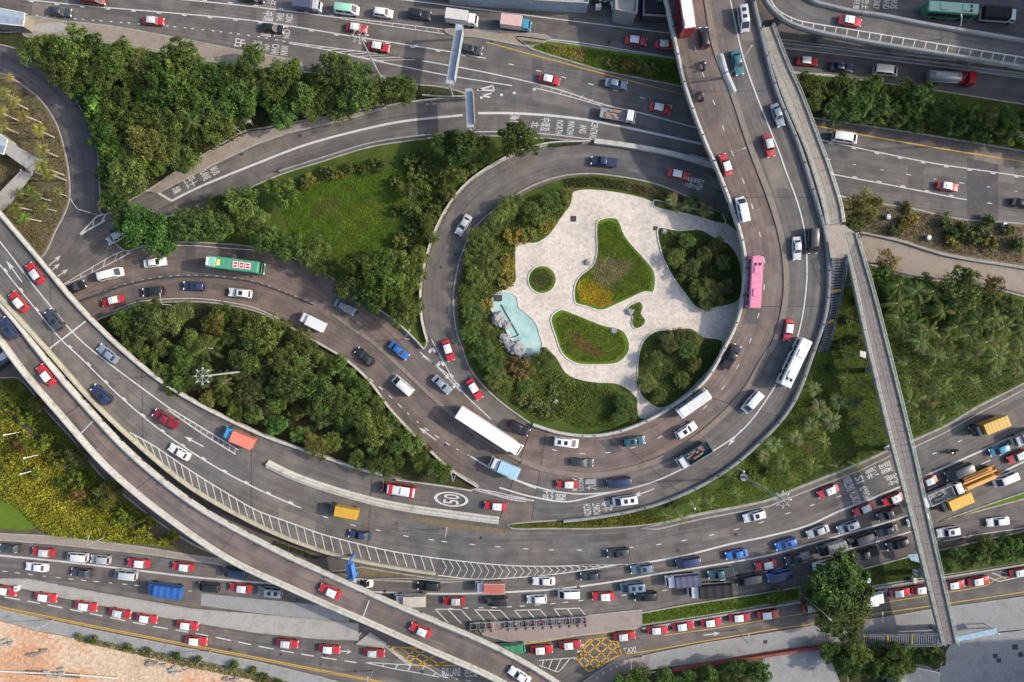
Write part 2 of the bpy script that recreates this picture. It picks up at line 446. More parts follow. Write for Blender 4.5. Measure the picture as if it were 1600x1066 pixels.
def polygon(name, pts, mat, z0, z1, parent=None, rnd=True, step=8.0, taper=0.0, st=None, **kw):
    """a raised flat shape: top at z1, sides down to z0"""
    a = smooth(pts, step, True)[:, :2] if rnd else np.array(pts, float)
    w = [P(x, y, z1) for x, y in a]
    tri = tessellate_polygon([w]); b = MB(); n = len(w)
    b.v = [tuple(p) for p in w] + [(p.x, p.y, z0) for p in w]
    b.f = [tuple(t) for t in tri] + [(i, (i+1) % n, n+(i+1) % n, n+i) for i in range(n)]
    for i in range(len(tri)):
        p = [Vector(b.v[k]) for k in b.f[i]]
        if (p[1]-p[0]).cross(p[2]-p[0]).z < 0: b.f[i] = tuple(reversed(b.f[i]))
    area = sum(w[i].x*w[(i+1) % n].y - w[(i+1) % n].x*w[i].y for i in range(n))
    if area > 0: b.f[len(tri):] = [tuple(reversed(f)) for f in b.f[len(tri):]]
    b.uv = [(p[0], p[1]) for p in b.v]
    return b.obj(name, M[mat] if isinstance(mat, str) else mat, parent, **kw)

def edging(name, pts, z, w, h, mat, parent=None, rnd=True, step=8.0, closed=True, seg=None, **kw):
    """a kerb or low wall along an outline"""
    a = smooth(pts, step, closed)[:, :2] if rnd else np.array(pts, float)
    pl = [P(x, y, z) for x, y in a]; prof = [(-w/2, -.1), (w/2, -.1), (w/2, h-.03), (w/2-.04, h), (-w/2+.04, h), (-w/2, h-.03)]
    if seg: return segmented(name, parent, pl + ([pl[0].copy()] if closed else []), prof, M[mat], seg)
    b = MB(); sweep(b, pl, prof, closed); recalc(b)
    return b.obj(name, M[mat], parent, **kw)

def road_text(body, px, py, heading, tall, wide, st=None, parent=None, mat='white'):
    c = bpy.data.curves.new('lettering', 'FONT'); c.body = body; c.align_x = 'CENTER'; c.align_y = 'CENTER'; c.resolution_u = 2
    c.offset = .012; c.space_line = .9
    o = bpy.data.objects.new('lettering', c); COL.objects.link(o)
    bpy.context.view_layer.update(); dg = bpy.context.evaluated_depsgraph_get()
    m = bpy.data.meshes.new_from_object(o.evaluated_get(dg)); bpy.data.objects.remove(o); bpy.data.curves.remove(c)
    n = len(m.vertices); co = np.zeros(n*3, np.float32); m.vertices.foreach_get('co', co); co = co.reshape(-1, 3)
    lo, hi = co[:, :2].min(0), co[:, :2].max(0); co[:, :2] = (co[:, :2] - (lo+hi)/2) / np.maximum(hi-lo, 1e-6) * (wide, tall)
    z = zfun(st); r = math.radians(heading - 90); ca, sa = math.cos(r), math.sin(r)
    p = P(px, py, z(px, py) + LINE_DZ + .006)
    h = math.radians(heading); e = 14.0
    dzdl = (z(px + math.cos(h)*e, py - math.sin(h)*e) - z(px - math.cos(h)*e, py + math.sin(h)*e)) / (2*e/PXM)
    x = co[:,0]*ca - co[:,1]*sa; y = co[:,0]*sa + co[:,1]*ca; zz = co[:,1]*dzdl
    out = np.stack([x + p.x, y + p.y, zz + p.z], 1).astype(np.float32)
    m.vertices.foreach_set('co', out.ravel()); m.materials.clear(); m.materials.append(M[mat]); m.update()
    return link('lettering', m, parent)

def arrow(px, py, heading, length, st=None, parent=None, mat='white', w=.22):
    z = zfun(st); h = math.radians(heading); d = Vector((math.cos(h), math.sin(h), 0)); n = Vector((-d.y, d.x, 0)); L = length
    zz = z(px, py) + LINE_DZ + .005; p = P(px, py, zz); e = 14.0
    sl = (z(px + d.x*e, py - d.y*e) - z(px - d.x*e, py + d.y*e)) / (2*e/PXM)
    pts = [(-L/2, -w/2), (L*.18, -w/2), (L*.10, -w*2.2), (L/2, 0), (L*.10, w*2.2), (L*.18, w/2), (-L/2, w/2)]
    b = MB(); b.add([p + d*a + n*c + Vector((0,0,sl*a)) for a, c in pts], [(0,1,5,6), (1,2,3), (1,3,5), (5,3,4)]); fix_up(b)
    return b.obj('arrow_marking', M[mat], parent)

def inpoly(x, y, poly):
    poly = np.asarray(poly, float); r = np.zeros(len(x), bool); j = len(poly)-1
    for i in range(len(poly)):
        xi, yi = poly[i]; xj, yj = poly[j]
        c = ((yi > y) != (yj > y)) & (x < (xj-xi)*(y-yi)/((yj-yi) if yj != yi else 1e-9)+xi)
        r ^= c; j = i
    return r
def scatter(poly, n, rng):
    poly = np.asarray(poly, float); lo, hi = poly.min(0), poly.max(0); xs = []; ys = []; k = 0
    while k < n:
        x = rng.uniform(lo[0], hi[0], n*2); y = rng.uniform(lo[1], hi[1], n*2); m = inpoly(x, y, poly)
        xs.append(x[m]); ys.append(y[m]); k += m.sum()
    return np.concatenate(xs)[:n], np.concatenate(ys)[:n]
def poisson(poly, r, rng, tries=4000, avoid=()):
    out = []
    x, y = scatter(poly, tries, rng)
    for a, b in zip(x, y):
        if all((a-c)**2 + (b-d)**2 > r*r for c, d in out) and all((a-c)**2 + (b-d)**2 > e*e for c, d, e in avoid): out.append((a, b))
    return out
# ------------------------------------------------------------------ ground and roads at grade
g = MB(); g.add([(-2500,-2500,-.06),(2500,-2500,-.06),(2500,2500,-.06),(-2500,2500,-.06)], [(0,1,2,3)])
GROUND = g.obj('ground', M['asphalt_flat'], kind='structure', label='worn grey ground reaching under all the roads and islands', cat='ground')

S_TOP = Strip([(-220,-120,-220,20),(-60,-95,-60,32),(200,-60,200,60),(400,-30,400,100),(640,-2,640,135),(800,10,800,165),(970,30,960,205),(1060,46,1060,245),(1222,72,1222,290),(1403,94,1403,325),(1640,127,1640,356),(1850,160,1850,390)])
S_C = Strip([(20,430,70,470),(90,382,130,430),(150,345,190,392),(246,298,300,328),(320,259,370,299),(400,221,438,270),(480,197,501,250),(560,177,577,227),(648,157,653,215),(740,150,755,209),(840,168,846,213),(927,190,927,222),(1110,235,1114,260),(1300,290,1300,312)])
S_D = Strip([(-160,112,-160,62),(0,111,0,72),(40,133,55,94),(72,163,95,130),(92,195,126,176),(104,235,146,218),(111,280,152,268),(108,325,150,330),(85,368,130,382),(45,420,95,440),(-40,500,30,520),(-160,600,-90,640)])
S_E = Strip([(-80,540,-40,620),(40,470,75,545),(120,430,150,502),(200,390,215,476),(266,381,266,470),(330,382,330,471),(400,389,395,483),(470,410,440,502),(530,442,496,532),(587,480,542,560),(650,533,590,612),(700,588,640,670),(770,652,704,732),(833,661,752,766)])
S_L = Strip([(1330,330,1320,420),(1220,290,1215,368),(1120,262,1137,334),(1030,238,1035,288),(924,224,945,270),(851,230,885,271),(790,253,830,288),(729,295,780,319),(691,349,738,359),(669,407,716,413),(661,455,708,466),(664,505,713,516),(674,535,722,541),(704,588,737,577),(740,630,775,619),(790,690,833,662)])
S_J = Strip([(430,735,470,851),(501,768,520,868),(577,795,580,884),(704,824,700,902),(800,830,800,902),(934,832,930,890),(1028,824,1020,874),(1100,808,1110,860),(1200,788,1220,832),(1347,727,1370,782),(1428,692,1460,748),(1529,638,1560,702),(1640,580,1680,642),(1850,480,1880,540)])
S_M = Strip([(-220,820,-220,875),(-80,836,-80,893),(0,846,0,901),(150,858,150,922),(300,880,300,948),(400,893,400,955),(520,900,520,968),(650,900,650,972),(800,895,800,971),(920,885,919,963),(1003,870,1003,956),(1100,852,1079,940),(1200,826,1200,923),(1342,778,1342,887),(1428,744,1445,850),(1600,672,1612,768),(1780,590,1790,690)])
S_M2 = Strip([(1320,862,1320,888),(1410,836,1420,866),(1469,817,1470,850),(1524,805,1530,838),(1600,791,1600,828),(1780,755,1780,795)])
S_N = Strip([(-220,870,-220,905),(-80,898,-80,934),(0,914,0,952),(150,947,152,984),(280,973,279,1009),(400,992,400,1032),(500,1002,500,1055),(620,1008,620,1090),(740,1010,740,1125),(830,1008,850,1110),(901,996,920,1058),(1003,982,1015,1020),(1104,966,1104,1002),(1200,950,1200,987),(1352,923,1377,963),(1600,885,1600,930),(1780,852,1780,898)])
S_PATH = Strip([(1250,350,1300,420),(1339,365,1352,408),(1403,378,1415,428),(1479,401,1529,441),(1600,421,1600,459),(1780,455,1780,500)])
S_U = Strip([(1230,-80,1230,-10),(1330,-50,1330,50),(1460,-30,1460,70),(1640,0,1640,100),(1850,30,1850,140)])

def road(name, st, mat, dz, label):
    return st.surface(name, M[mat], dz, None, 0, 4, kind='structure', label=label, cat='road')
R_TOP = road('highway_road', S_TOP, 'asphalt', .004, 'wide asphalt highway running across the top of the view')
R_U = road('upper_road', S_U, 'asphalt_dark', .004, 'dark asphalt road with the green bus at the top corner')
R_C = road('ramp_road', S_C, 'asphalt', .010, 'two lane asphalt ramp curving below the leafy triangle under the sign gantries')
R_D = road('curved_road', S_D, 'asphalt_dark', .016, 'dark bending side road beside the palm lawn')
R_E = road('slip_road', S_E, 'asphalt_brown', .022, 'brownish two way slip road between the two big planted islands')
R_L = road('loop_road', S_L, 'asphalt', .028, 'single lane loop road circling the paved garden')
R_J = road('lower_highway_road', S_J, 'asphalt', .012, 'wide curving carriageway south of the loop with hatched verge')
R_M = road('jammed_road', S_M, 'asphalt', .006, 'carriageway full of queueing cars along the bottom')
R_M2 = road('branch_road', S_M2, 'asphalt_dark', .016, 'narrow branch road with two white cars beside the hedge')
R_N = road('taxi_road', S_N, 'asphalt', .018, 'road lined by a long queue of red taxis')
R_P = road('service_path', S_PATH, 'pave_brown', .010, 'bare brown service lane beside the palm grove')

# ------------------------------------------------------------------ flyovers
def piers(parent, st, spots, r=.9, cap=True):
    for (x, y) in spots:
        z = st.z(x, y)
        if z < 2.4: continue
        p = P(x, y, z-1.3); b = MB(); b.tube([(p.x, p.y, -.1), (p.x, p.y, z-2.0), (p.x, p.y, z-1.2)], [r, r, r*1.7], 16)
        b.obj('pier', M['concrete_grey'], parent, smooth_shade=False)
PARA = [(0,-.35),(.62,-.35),(.62,.55),(.52,.80),(.30,.86),(.10,.86),(0,.70)]
def flyover(name, rows, label, mat, thick=1.3, relax=0):
    st = Strip(rows, 8, relax); root = link(name, None, None, label, 'flyover', loc=(0,0,0))
    st.surface('deck', M[mat], 0.0, root, thick, 4)
    return st, root
def edge_line(st, side, inset=0.0, lo=0, hi=None):
    pts = st.L if side == 'L' else st.R; oth = st.R if side == 'L' else st.L
    out = []
    for a, b in list(zip(pts, oth))[lo:hi]:
        d = (b-a)/np.linalg.norm(b-a); q = a + d*inset; out.append(Vector(q))
    return out
def parapets(root, line, toward, mat='parapet', seg=6.0, prof=PARA):
    # 'toward' : a point list on the deck side decides which way the profile leans
    n = normals2(line); k = len(line)//2
    flip = 1 if n[k].dot(toward[k] - line[k]) > 0 else -1
    return segmented('parapet', root, line, prof, M[mat], seg, .05, flip)

S_F, F = flyover('flyover', [(920,-420,1068,-420,7.2),(996,-160,1144,-160,7.2),(1018,-60,1166,-60,7.2),(1037,0,1178,0,7.2),(1067,135,1212,135,7.2),(1099,225,1248,225,7.1),(1117,265,1261,265,6.6),(1152,361,1289,361,5.2),(1161,420,1296,420,4.3),(1152,490,1291,490,3.3),(1132,537,1272,550,2.7),(1096,596,1240,630,2.0),(1035,641,1190,690,1.3),(977,668,1117,748,.8),(927,678,1015,793,.35),(876,674,880,816,.15),(833,661,780,815,.05)],
    'wide brown curved flyover with concrete parapets sweeping round the paved garden', 'asphalt_brown')
S_G, G = flyover('flyover', [(-220,60,-205,220,6.8),(-60,258,-45,415,6.8),(17,348,18,487,6.6),(68,408,73,548,6.3),(134,486,144,628,5.6),(220,567,222,702,4.6),(291,617,299,764,3.6),(400,672,400,821,2.0),(476,700,470,851,1.1),(552,726,540,873,.5),(620,744,615,888,.15),(691,756,681,898,.05)],
    'multi lane grey flyover descending from the corner above the wood with the light mast', 'asphalt')
S_K, K = flyover('flyover', [(-205,222,-240,240,6.9),(-50,414,-82,437,6.9),(20,489,-14,515,6.9),(64,547,25,573,6.9),(104,596,66,621,6.9),(147,643,109,669,6.9),(190,692,152,722,6.9),(230,727,192,758,6.9),(285,772,243,800,6.9),(340,808,310,848,6.9),(400,839,367,885,6.9),(463,872,435,914,6.9),(522,897,501,945,6.9),(577,923,552,966,6.9),(653,956,630,1001,6.9),(729,986,704,1033,6.9),(800,1019,768,1061,6.9),(878,1066,835,1100,6.9),(960,1130,910,1160,6.9),(1130,1290,1080,1325,6.9)],
    'narrow single lane brown flyover with pale parapets crossing above the queueing cars', 'asphalt_brown', relax=40)
S_Q, Q = flyover('flyover', [(1215,-400,1158,-400,7.4),(1236,-150,1180,-150,7.4),(1240,-70,1180,-70,7.4),(1250,-25,1184,-25,7.4),(1268,0,1196,8,7.4),(1294,8,1222,34,7.4),(1326,16,1262,50,7.4),(1375,23,1343,67,7.4),(1440,36,1440,83,7.4),(1600,63,1600,109,7.4),(1800,98,1800,145,7.4)],
    'grey flyover ramp with a hatched edge curving across the top corner', 'asphalt')

def overlay(st, t0, t1, i0, i1, mat, root, dz=.006):
    a = st.a[i0:i1]; L, R = a[:,:2], a[:,2:4]; n = len(a)
    u0 = np.linspace(*t0, n)[:,None] if isinstance(t0, tuple) else t0; u1 = np.linspace(*t1, n)[:,None] if isinstance(t1, tuple) else t1
    q = np.concatenate([L+(R-L)*u0, L+(R-L)*u1, a[:,4:5]], 1)
    o = Strip.__new__(Strip); o.a = q; o.c = (q[:,:2]+q[:,2:4])/2
    o.L = np.array([P(x, y, z) for x, y, z in zip(q[:,0], q[:,1], q[:,4])]); o.R = np.array([P(x, y, z) for x, y, z in zip(q[:,2], q[:,3], q[:,4])])
    o.len = np.concatenate([[0], np.cumsum(np.linalg.norm(np.diff((o.L+o.R)/2, axis=0), axis=1))])
    return o.surface('surfacing', M[mat], dz, root, 0, 2)
nF_ = len(S_F.a); overlay(S_F, .53, .97, 0, nF_-3, 'asphalt', F); overlay(S_F, .03, .48, int(nF_*.60), nF_-3, 'asphalt_pink', F)
iK = int(np.argmin(np.hypot(S_K.c[:,0]-136, S_K.c[:,1]-668))); jK = int(np.argmin(np.hypot(S_K.c[:,0]-571, S_K.c[:,1]-952)))
overlay(S_K, .08, .92, iK, jK, 'asphalt_pink', K)
mid = lambda st: [Vector((a+b)/2) for a, b in zip(st.L, st.R)]
parapets(F, edge_line(S_F,'L'), mid(S_F)); 
nF = len(S_F.L); parapets(F, edge_line(S_F,'R',0,0,nF-6), mid(S_F)[:nF-6], 'concrete_grey')
nG = len(S_G.L); parapets(G, edge_line(S_G,'L',0,0,int(nG*.93)), mid(S_G)); parapets(G, edge_line(S_G,'R'), mid(S_G), 'parapet_yellow')
KP = [(0,-.45),(1.05,-.45),(1.05,.12),(.72,.16),(.62,.80),(.50,.88),(.26,.88),(.16,.80),(.08,.2),(0,.15)]
parapets(K, edge_line(S_K,'L'), mid(S_K), prof=KP); parapets(K, edge_line(S_K,'R'), mid(S_K), prof=KP)
parapets(Q, edge_line(S_Q,'L'), mid(S_Q), 'concrete_grey'); parapets(Q, edge_line(S_Q,'R'), mid(S_Q), 'concrete_grey')
piers(F, S_F, [(1100,60),(1180,30),(1130,150),(1195,140),(1165,260),(1215,250),(1200,350),(1250,340),(1210,430),(1255,430),(1195,520),(1240,525),(1160,575),(1200,600)])
piers(G, S_G, [(20,400),(60,480),(110,500),(150,560),(210,610),(270,660),(330,715)])
piers(K, S_K, [(30,545),(88,610),(150,680),(215,745),(290,812),(370,862),(480,920),(560,945),(600,962),(680,995),(790,1045)], .8)
piers(Q, S_Q, [(1230,15),(1300,38),(1420,55),(1540,78)])
# brown raised median on the flyover, going on along the slip road
FMED = [(1080,-120),(1092,-60),(1104,0),(1117,74),(1144,144),(1171,225),(1186,265),(1203,310),(1220,366),(1227,412),(1228,457),(1221,500),(1210,536),(1195,557),(1167,606),(1130,648),(1091,682),(1050,708),(1015,724),(952,740),(901,742),(851,733),(815,720)]
segmented('median_kerb', F, wline(FMED, S_F, 8, 0), [(-.55,-.05),(.55,-.05),(.52,.16),(-.52,.16)], M['median'], 8.0)
EMED = [(815,720),(755,687),(729,667),(679,624),(628,576),(582,535),(552,514),(519,490)]
edging('median_kerb', EMED, .02, .7, .13, 'median', R_E, closed=False)
# hatched concrete divider between the outer ramp and the lower carriageway
HDIV = [(418,724),(455,742),(501,759),(577,781),(640,794),(704,803),(780,813)]
DIV = link('divider_wall', None, None, 'long pale concrete dividing wall above the brown verge of the lower carriageway', 'wall', loc=(0,0,0))
def zGF(x, y): return S_G.z(x, y) if x < 690 else .03
class _Z: pass
ZGF = _Z(); ZGF.z = zGF
segmented('wall_panel', DIV, wline(HDIV, ZGF, 8, 0), [(-.75,-.3),(.75,-.3),(.75,.35),(.35,.45),(.22,.85),(-.22,.85),(-.35,.45),(-.75,.35)], M['parapet'], 6.0)

# ------------------------------------------------------------------ islands with kerbs
ISL = {}
def island(name, pts, mat, label, z=.13, kerb='kerb', kw=.28, rnd=True, kh=.03, cat='island', z0=-.05):
    o = polygon(name, pts, mat, z0, z, None, rnd, kind='structure', label=label, cat=cat)
    if kerb: edging('kerb', pts, z, kw, kh, kerb, o, rnd)
    ISL[label] = o; return o

I_WOOD = [(-150,-10),(-10,48),(40,50),(110,55),(230,74),(300,92),(400,102),(470,112),(560,120),(620,130),(690,136),(728,148),(690,153),(620,162),(545,178),(470,190),(415,202),(390,205),(350,225),(300,252),(245,288),(205,312),(160,335),(156,300),(154,262),(149,218),(130,176),(99,130),(58,92),(0,70),(-150,60)]
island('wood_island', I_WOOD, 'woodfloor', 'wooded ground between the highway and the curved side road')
island('roadside_pavement', [(38,27),(100,33),(180,42),(280,60),(390,82),(470,98),(470,116),(400,106),(300,96),(230,78),(110,60),(38,56)], 'pave_brown', 'bare brown verge between the highway and the wood', .15)
island('ramp_pavement', [(228,300),(262,276),(320,240),(380,205),(430,196),(545,176),(600,162),(604,168),(544,186),(451,207),(400,225),(344,252),(300,274),(248,301)], 'pave_brown', 'pale dusty pavement along the upper edge of the ramp road', .16, rnd=False)
polygon('gravel_patch', [(40,42),(70,36),(95,36),(108,40),(98,48),(70,51)], 'concrete', .1, .165, kind='structure', label='pale grey patch on the verge beside the small roofed building', cat='pavement')
I_PALM = [(-150,125),(0,115),(30,130),(62,155),(86,190),(98,225),(107,270),(107,316),(86,362),(64,402),(45,385),(18,352),(-60,262),(-150,180)]
island('palm_lawn', I_PALM, 'dryscrub', 'dry grassy island with young palms inside the curved side road')
I_TRI = [(195,392),(178,372),(225,345),(300,331),(370,302),(438,273),(501,253),(577,230),(653,218),(690,214),(755,212),(846,216),(924,222),(905,224),(850,228),(788,250),(726,292),(688,346),(666,405),(658,450),(660,500),(667,528),(662,546),(648,532),(587,479),(530,441),(470,408),(400,387),(330,380),(266,379),(225,384)]
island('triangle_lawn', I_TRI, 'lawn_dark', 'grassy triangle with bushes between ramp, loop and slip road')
I_LOW = [(150,505),(178,490),(215,477),(266,472),(330,473),(395,485),(440,504),(496,534),(542,562),(577,594),(610,638),(653,684),(704,732),(748,760),(735,766),(690,760),(620,748),(552,731),(476,706),(400,678),(340,648),(290,622),(220,572)]
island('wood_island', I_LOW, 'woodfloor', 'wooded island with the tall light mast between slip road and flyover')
I_RIGHT = [(1290,420),(1352,412),(1415,432),(1529,446),(1600,463),(1800,505),(1800,495),(1600,600),(1529,634),(1479,664),(1428,687),(1398,698),(1347,722),(1251,760),(1200,781),(1155,791),(1091,803),(1028,818),(934,826),(860,826),(800,826),(792,820),(880,812),(980,800),(1060,772),(1130,735),(1190,680),(1240,620),(1270,550),(1290,490)]
island('palm_grove_lawn', I_RIGHT, 'lawn_dark', 'green slope planted with palms east of the flyover')  # dark grass colour paints in the dimmer light of the grove
island('retaining_verge', [(1000,826),(1028,820),(1091,805),(1155,793),(1200,783),(1251,762),(1347,724),(1398,700),(1428,689),(1479,666),(1529,636),(1640,578),(1640,588),(1529,646),(1479,675),(1428,699),(1398,709),(1347,734),(1251,771),(1200,792),(1155,800),(1091,812),(1028,827)], 'verge', 'dark weathered verge strip at the foot of the palm grove', .17, rnd=False)
island('scrub_island', [(1300,308),(1345,314),(1420,325),(1500,342),(1600,350),(1800,380),(1800,450),(1600,417),(1479,397),(1403,374),(1345,362),(1300,340)], 'dryscrub', 'dry scrubby strip with low bushes below the right hand highway')
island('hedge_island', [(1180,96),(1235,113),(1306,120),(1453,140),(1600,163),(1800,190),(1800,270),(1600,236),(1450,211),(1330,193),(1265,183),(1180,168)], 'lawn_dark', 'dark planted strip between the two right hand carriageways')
island('flower_wedge', [(806,58),(860,64),(930,74),(1000,84),(1060,92),(1180,112),(1180,162),(1062,134),(1010,124),(940,110),(880,92),(830,76)], 'lawn', 'wedge of grass with yellow shrubs beside the flyover')
island('divider_strip', [(694,46),(740,47),(800,50),(860,58),(832,72),(790,66),(745,58),(704,54)], 'pave_brown', 'brown concrete nose between the highway carriageways at the gantry', .16)
island('strip_island', [(1215,62),(1280,70),(1400,84),(1600,106),(1800,130),(1800,142),(1600,119),(1400,93),(1280,78),(1215,72)], 'dryscrub', 'narrow weedy strip under the hatched flyover ramp')
I_YEL = [(-150,560),(0,590),(30,592),(70,640),(112,686),(155,740),(195,775),(246,815),(300,850),(345,872),(300,868),(230,856),(150,846),(80,838),(0,834),(-150,820)]
island('shrub_slope', I_YEL, 'soil', 'overgrown yellow green slope beside the narrow flyover')
polygon('lawn_patch', [(-60,776),(0,780),(30,790),(52,806),(60,822),(40,828),(0,826),(-60,822)], 'lawn', .1, .16, kind='structure', label='mown grass corner at the left edge of the shrub slope', cat='lawn')
island('roadside_pavement', [(-150,822),(0,834),(80,838),(150,846),(230,856),(300,868),(345,874),(420,892),(420,898),(330,880),(230,866),(150,857),(80,850),(0,844),(-150,830)], 'pave_brown', 'brown kerbside pavement below the yellow shrubs', .15, rnd=False)
island('median_pavement', [(-150,885),(0,905),(40,905),(150,926),(300,952),(420,962),(560,975),(560,1000),(500,998),(400,988),(300,972),(200,954),(100,934),(0,911),(-150,888)], 'concrete', 'long bright concrete median between queueing cars and the taxi lane', .16, rnd=False)
polygon('concrete_bay', [(314,927),(400,936),(545,950),(545,974),(400,958),(314,946)], 'concrete_grey', .0, .05, None, False, kind='structure', label='pale grey resurfaced lane beside the concrete median', cat='road')
island('traffic_island', [(556,1006),(578,989),(604,1006),(600,1012)], 'concrete', 'small triangular concrete island under the narrow flyover', .16, rnd=False)
island('sloped_pavement', [(-150,922),(0,953),(152,986),(279,1011),(400,1034),(500,1058),(560,1075),(560,1092),(490,1078),(400,1052),(279,1030),(152,1002),(60,985),(0,968),(-150,940)], 'concrete_grey', 'grey pavement between the taxi lane and the building site', .16, rnd=False)
island('building_site', [(-150,942),(0,970),(60,987),(152,1004),(279,1032),(400,1054),(490,1080),(520,1140),(-150,1140)], 'construction', 'bare pink and sandy earth of a building site in the corner', .10, kerb=None, rnd=False)
island('parking_pavement', [(740,972),(800,971),(919,962),(1003,953),(1003,980),(901,993),(830,1003),(800,1004),(755,992)], 'pave_pink', 'pinkish paved strip with parked motorcycles between the two roads', .16, rnd=False)
island('green_verge', [(1002,958),(1079,944),(1200,926),(1250,917),(1250,938),(1200,945),(1104,962),(1003,977)], 'lawn', 'long narrow grass verge above the taxi queue', .15, rnd=False)
island('green_verge', [(1258,914),(1342,891),(1428,868),(1460,862),(1600,830),(1800,800),(1800,845),(1600,880),(1428,906),(1352,918),(1258,936)], 'lawn_dark', 'dark grass verge with a hedge under the end of the footbridge', .15, rnd=False)
island('splitter_island', [(1470,815),(1524,800),(1600,780),(1800,735),(1800,700),(1600,770),(1540,790)], 'lawn', 'thin grass splitter beside the branch road', .15, rnd=False)
island('corner_pavement', [(905,1070),(952,1038),(1015,1023),(1010,1048),(960,1066),(930,1100),(890,1120)], 'pave_pink', 'pinkish corner pavement beside the yellow box junction', .16, rnd=False)
island('concrete_apron', [(1015,1023),(1104,1005),(1200,990),(1290,975),(1377,966),(1453,953),(1600,933),(1800,900),(1800,985),(1600,985),(1490,1006),(1330,1009),(1200,1018),(1100,1034),(1012,1046)], 'concrete_grey', 'wide pale concrete pavement below the taxi road', .16, rnd=False)
island('concrete_yard', [(1485,1008),(1540,990),(1600,984),(1800,985),(1800,1200),(1450,1200),(1470,1040)], 'concrete_grey', 'bare grey concrete yard in the lower right corner', .13, rnd=False)
island('back_yard', [(1195,1022),(1325,1011),(1325,1100),(1195,1100)], 'concrete_grey', 'small grey walled yard beside the dark trees', .12, rnd=False)
island('planting_bed', [(960,1068),(1010,1052),(1100,1039),(1192,1023),(1200,1120),(940,1120)], 'soil', 'planted bed of dark trees below the red brick wall', .14, rnd=False)
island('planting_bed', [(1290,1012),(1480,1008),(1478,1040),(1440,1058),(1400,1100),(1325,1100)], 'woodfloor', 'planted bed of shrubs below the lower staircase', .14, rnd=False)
island('verge_strip', [(400,726),(440,742),(520,775),(600,797),(704,816),(790,827),(795,834),(704,826),(577,798),(501,771),(440,746)], 'dryscrub', 'brown weedy verge under the long dividing wall', .10, kerb=None, rnd=False)
island('verge_strip', [(520,893),(565,886),(615,895),(681,905),(760,906),(681,911),(560,905)], 'dryscrub', 'brown planted strip beside the blue sign gantry', .12, rnd=False)
polygon('road_patch', [(1511,247),(1560,257),(1560,345),(1511,338)], 'patch', -.01, .014, None, False, kind='structure', label='dark resurfaced rectangle on the right hand highway', cat='road')

# ------------------------------------------------------------------ garden inside the loop
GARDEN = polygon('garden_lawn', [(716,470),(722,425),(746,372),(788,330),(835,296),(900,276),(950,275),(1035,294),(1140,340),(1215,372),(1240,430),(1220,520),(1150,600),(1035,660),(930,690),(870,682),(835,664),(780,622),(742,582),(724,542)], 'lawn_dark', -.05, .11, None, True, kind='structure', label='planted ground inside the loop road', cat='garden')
edging('kerb', [(1137,338),(1035,291),(945,273),(885,274),(830,291),(780,322),(738,361),(716,415),(708,467),(713,517),(722,543),(737,580),(775,622),(833,665)], .11, .3, .06, 'kerb', GARDEN, closed=False)
PLAZA_P = [(896,300),(935,297),(1000,308),(1035,322),(1140,352),(1180,420),(1165,500),(1105,590),(1035,652),(998,652),(994,622),(967,601),(932,598),(901,592),(884,583),(868,558),(848,540),(838,515),(815,480),(790,455),(805,440),(805,417),(808,381),(838,379),(858,366),(876,341),(892,318)]
PLAZA = polygon('plaza', PLAZA_P, 'plaza', .0, .15, None, True, 6, kind='structure', label='pale pinkish stone paved plaza in the middle of the loop', cat='plaza')
BEDS = {
 'big': [(934,346),(952,340),(965,343),(975,366),(987,382),(1005,402),(1020,420),(1024,437),(1020,457),(1008,456),(987,465),(965,475),(939,485),(914,478),(899,473),(898,447),(906,432),(927,414),(933,392),(932,366)],
 'round': [(847+22*math.cos(t*math.pi/8), 437+22*math.sin(t*math.pi/8)) for t in range(16)],
 'east': [(1029,356),(1060,360),(1096,359),(1117,371),(1142,384),(1158,417),(1155,468),(1117,481),(1091,482),(1069,457),(1051,432),(1036,402),(1028,371)],
 'small': [(1000,471),(1005,480),(1002,490),(1009,501),(1003,511),(992,514),(987,506),(989,494),(978,488),(983,478)],
 'west': [(861,497),(876,484),(896,490),(942,508),(972,516),(982,532),(982,550),(965,567),(937,570),(901,568),(879,553),(868,525)],
 'south': [(1023,518),(1053,515),(1079,513),(1099,526),(1128,532),(1127,550),(1104,583),(1066,620),(1033,638),(1012,628),(999,612),(996,581),(1000,545),(1008,530)],
 'hedge': [(1022,313),(1050,319),(1130,338),(1133,350),(1080,336),(1022,323)],
}
for k, lab in (('big','large pear shaped flower bed in the middle of the plaza'),('round','round green flower bed on the plaza'),('east','shady tree bed beside the flyover on the plaza'),('small','tiny hourglass shaped bed with a boulder on the plaza'),('west','leaf shaped grass bed edged with stones on the plaza'),('south','rounded shrub bed at the lower end of the plaza'),('hedge','narrow hedge bed along the top of the plaza')):
    o = polygon('flower_bed', BEDS[k], 'lawn_dark' if k in ('east','south','hedge') else 'lawn', .1, .24, None, True, 5, kind='structure', label=lab, cat='flower bed')
    edging('bed_edging', BEDS[k], .24, .26, .05, 'pondrim', o, True, 5)
POND_P = [(785,455),(800,458),(809,467),(811,479),(824,490),(838,505),(844,523),(848,541),(838,555),(821,562),(815,554),(797,526),(786,506),(769,485),(767,473),(775,460)]
POND = polygon('pond_water', POND_P, 'water', .1, .19, None, True, 5, kind='structure', label='pale turquoise pond with boulders beside the plaza', cat='pond')
edging('pond_rim', POND_P, .17, .45, .12, 'pondrim', POND, True, 5)
b = MB()
for (x0,y0,x1,y1) in ((783,476,810,524),(810,524,798,528)):
    b.tube([P(x0,y0,.26),P(x1,y1,.26)], .10, 6)
recalc(b); b.obj('pipe', M['dark'], POND)
b = MB(); p = P(779,466,.3); b.box(p.x-.7,p.x+.7,p.y-.6,p.y+.6,.2,.5,.05); b.obj('pump_cover', M['dark'], POND)

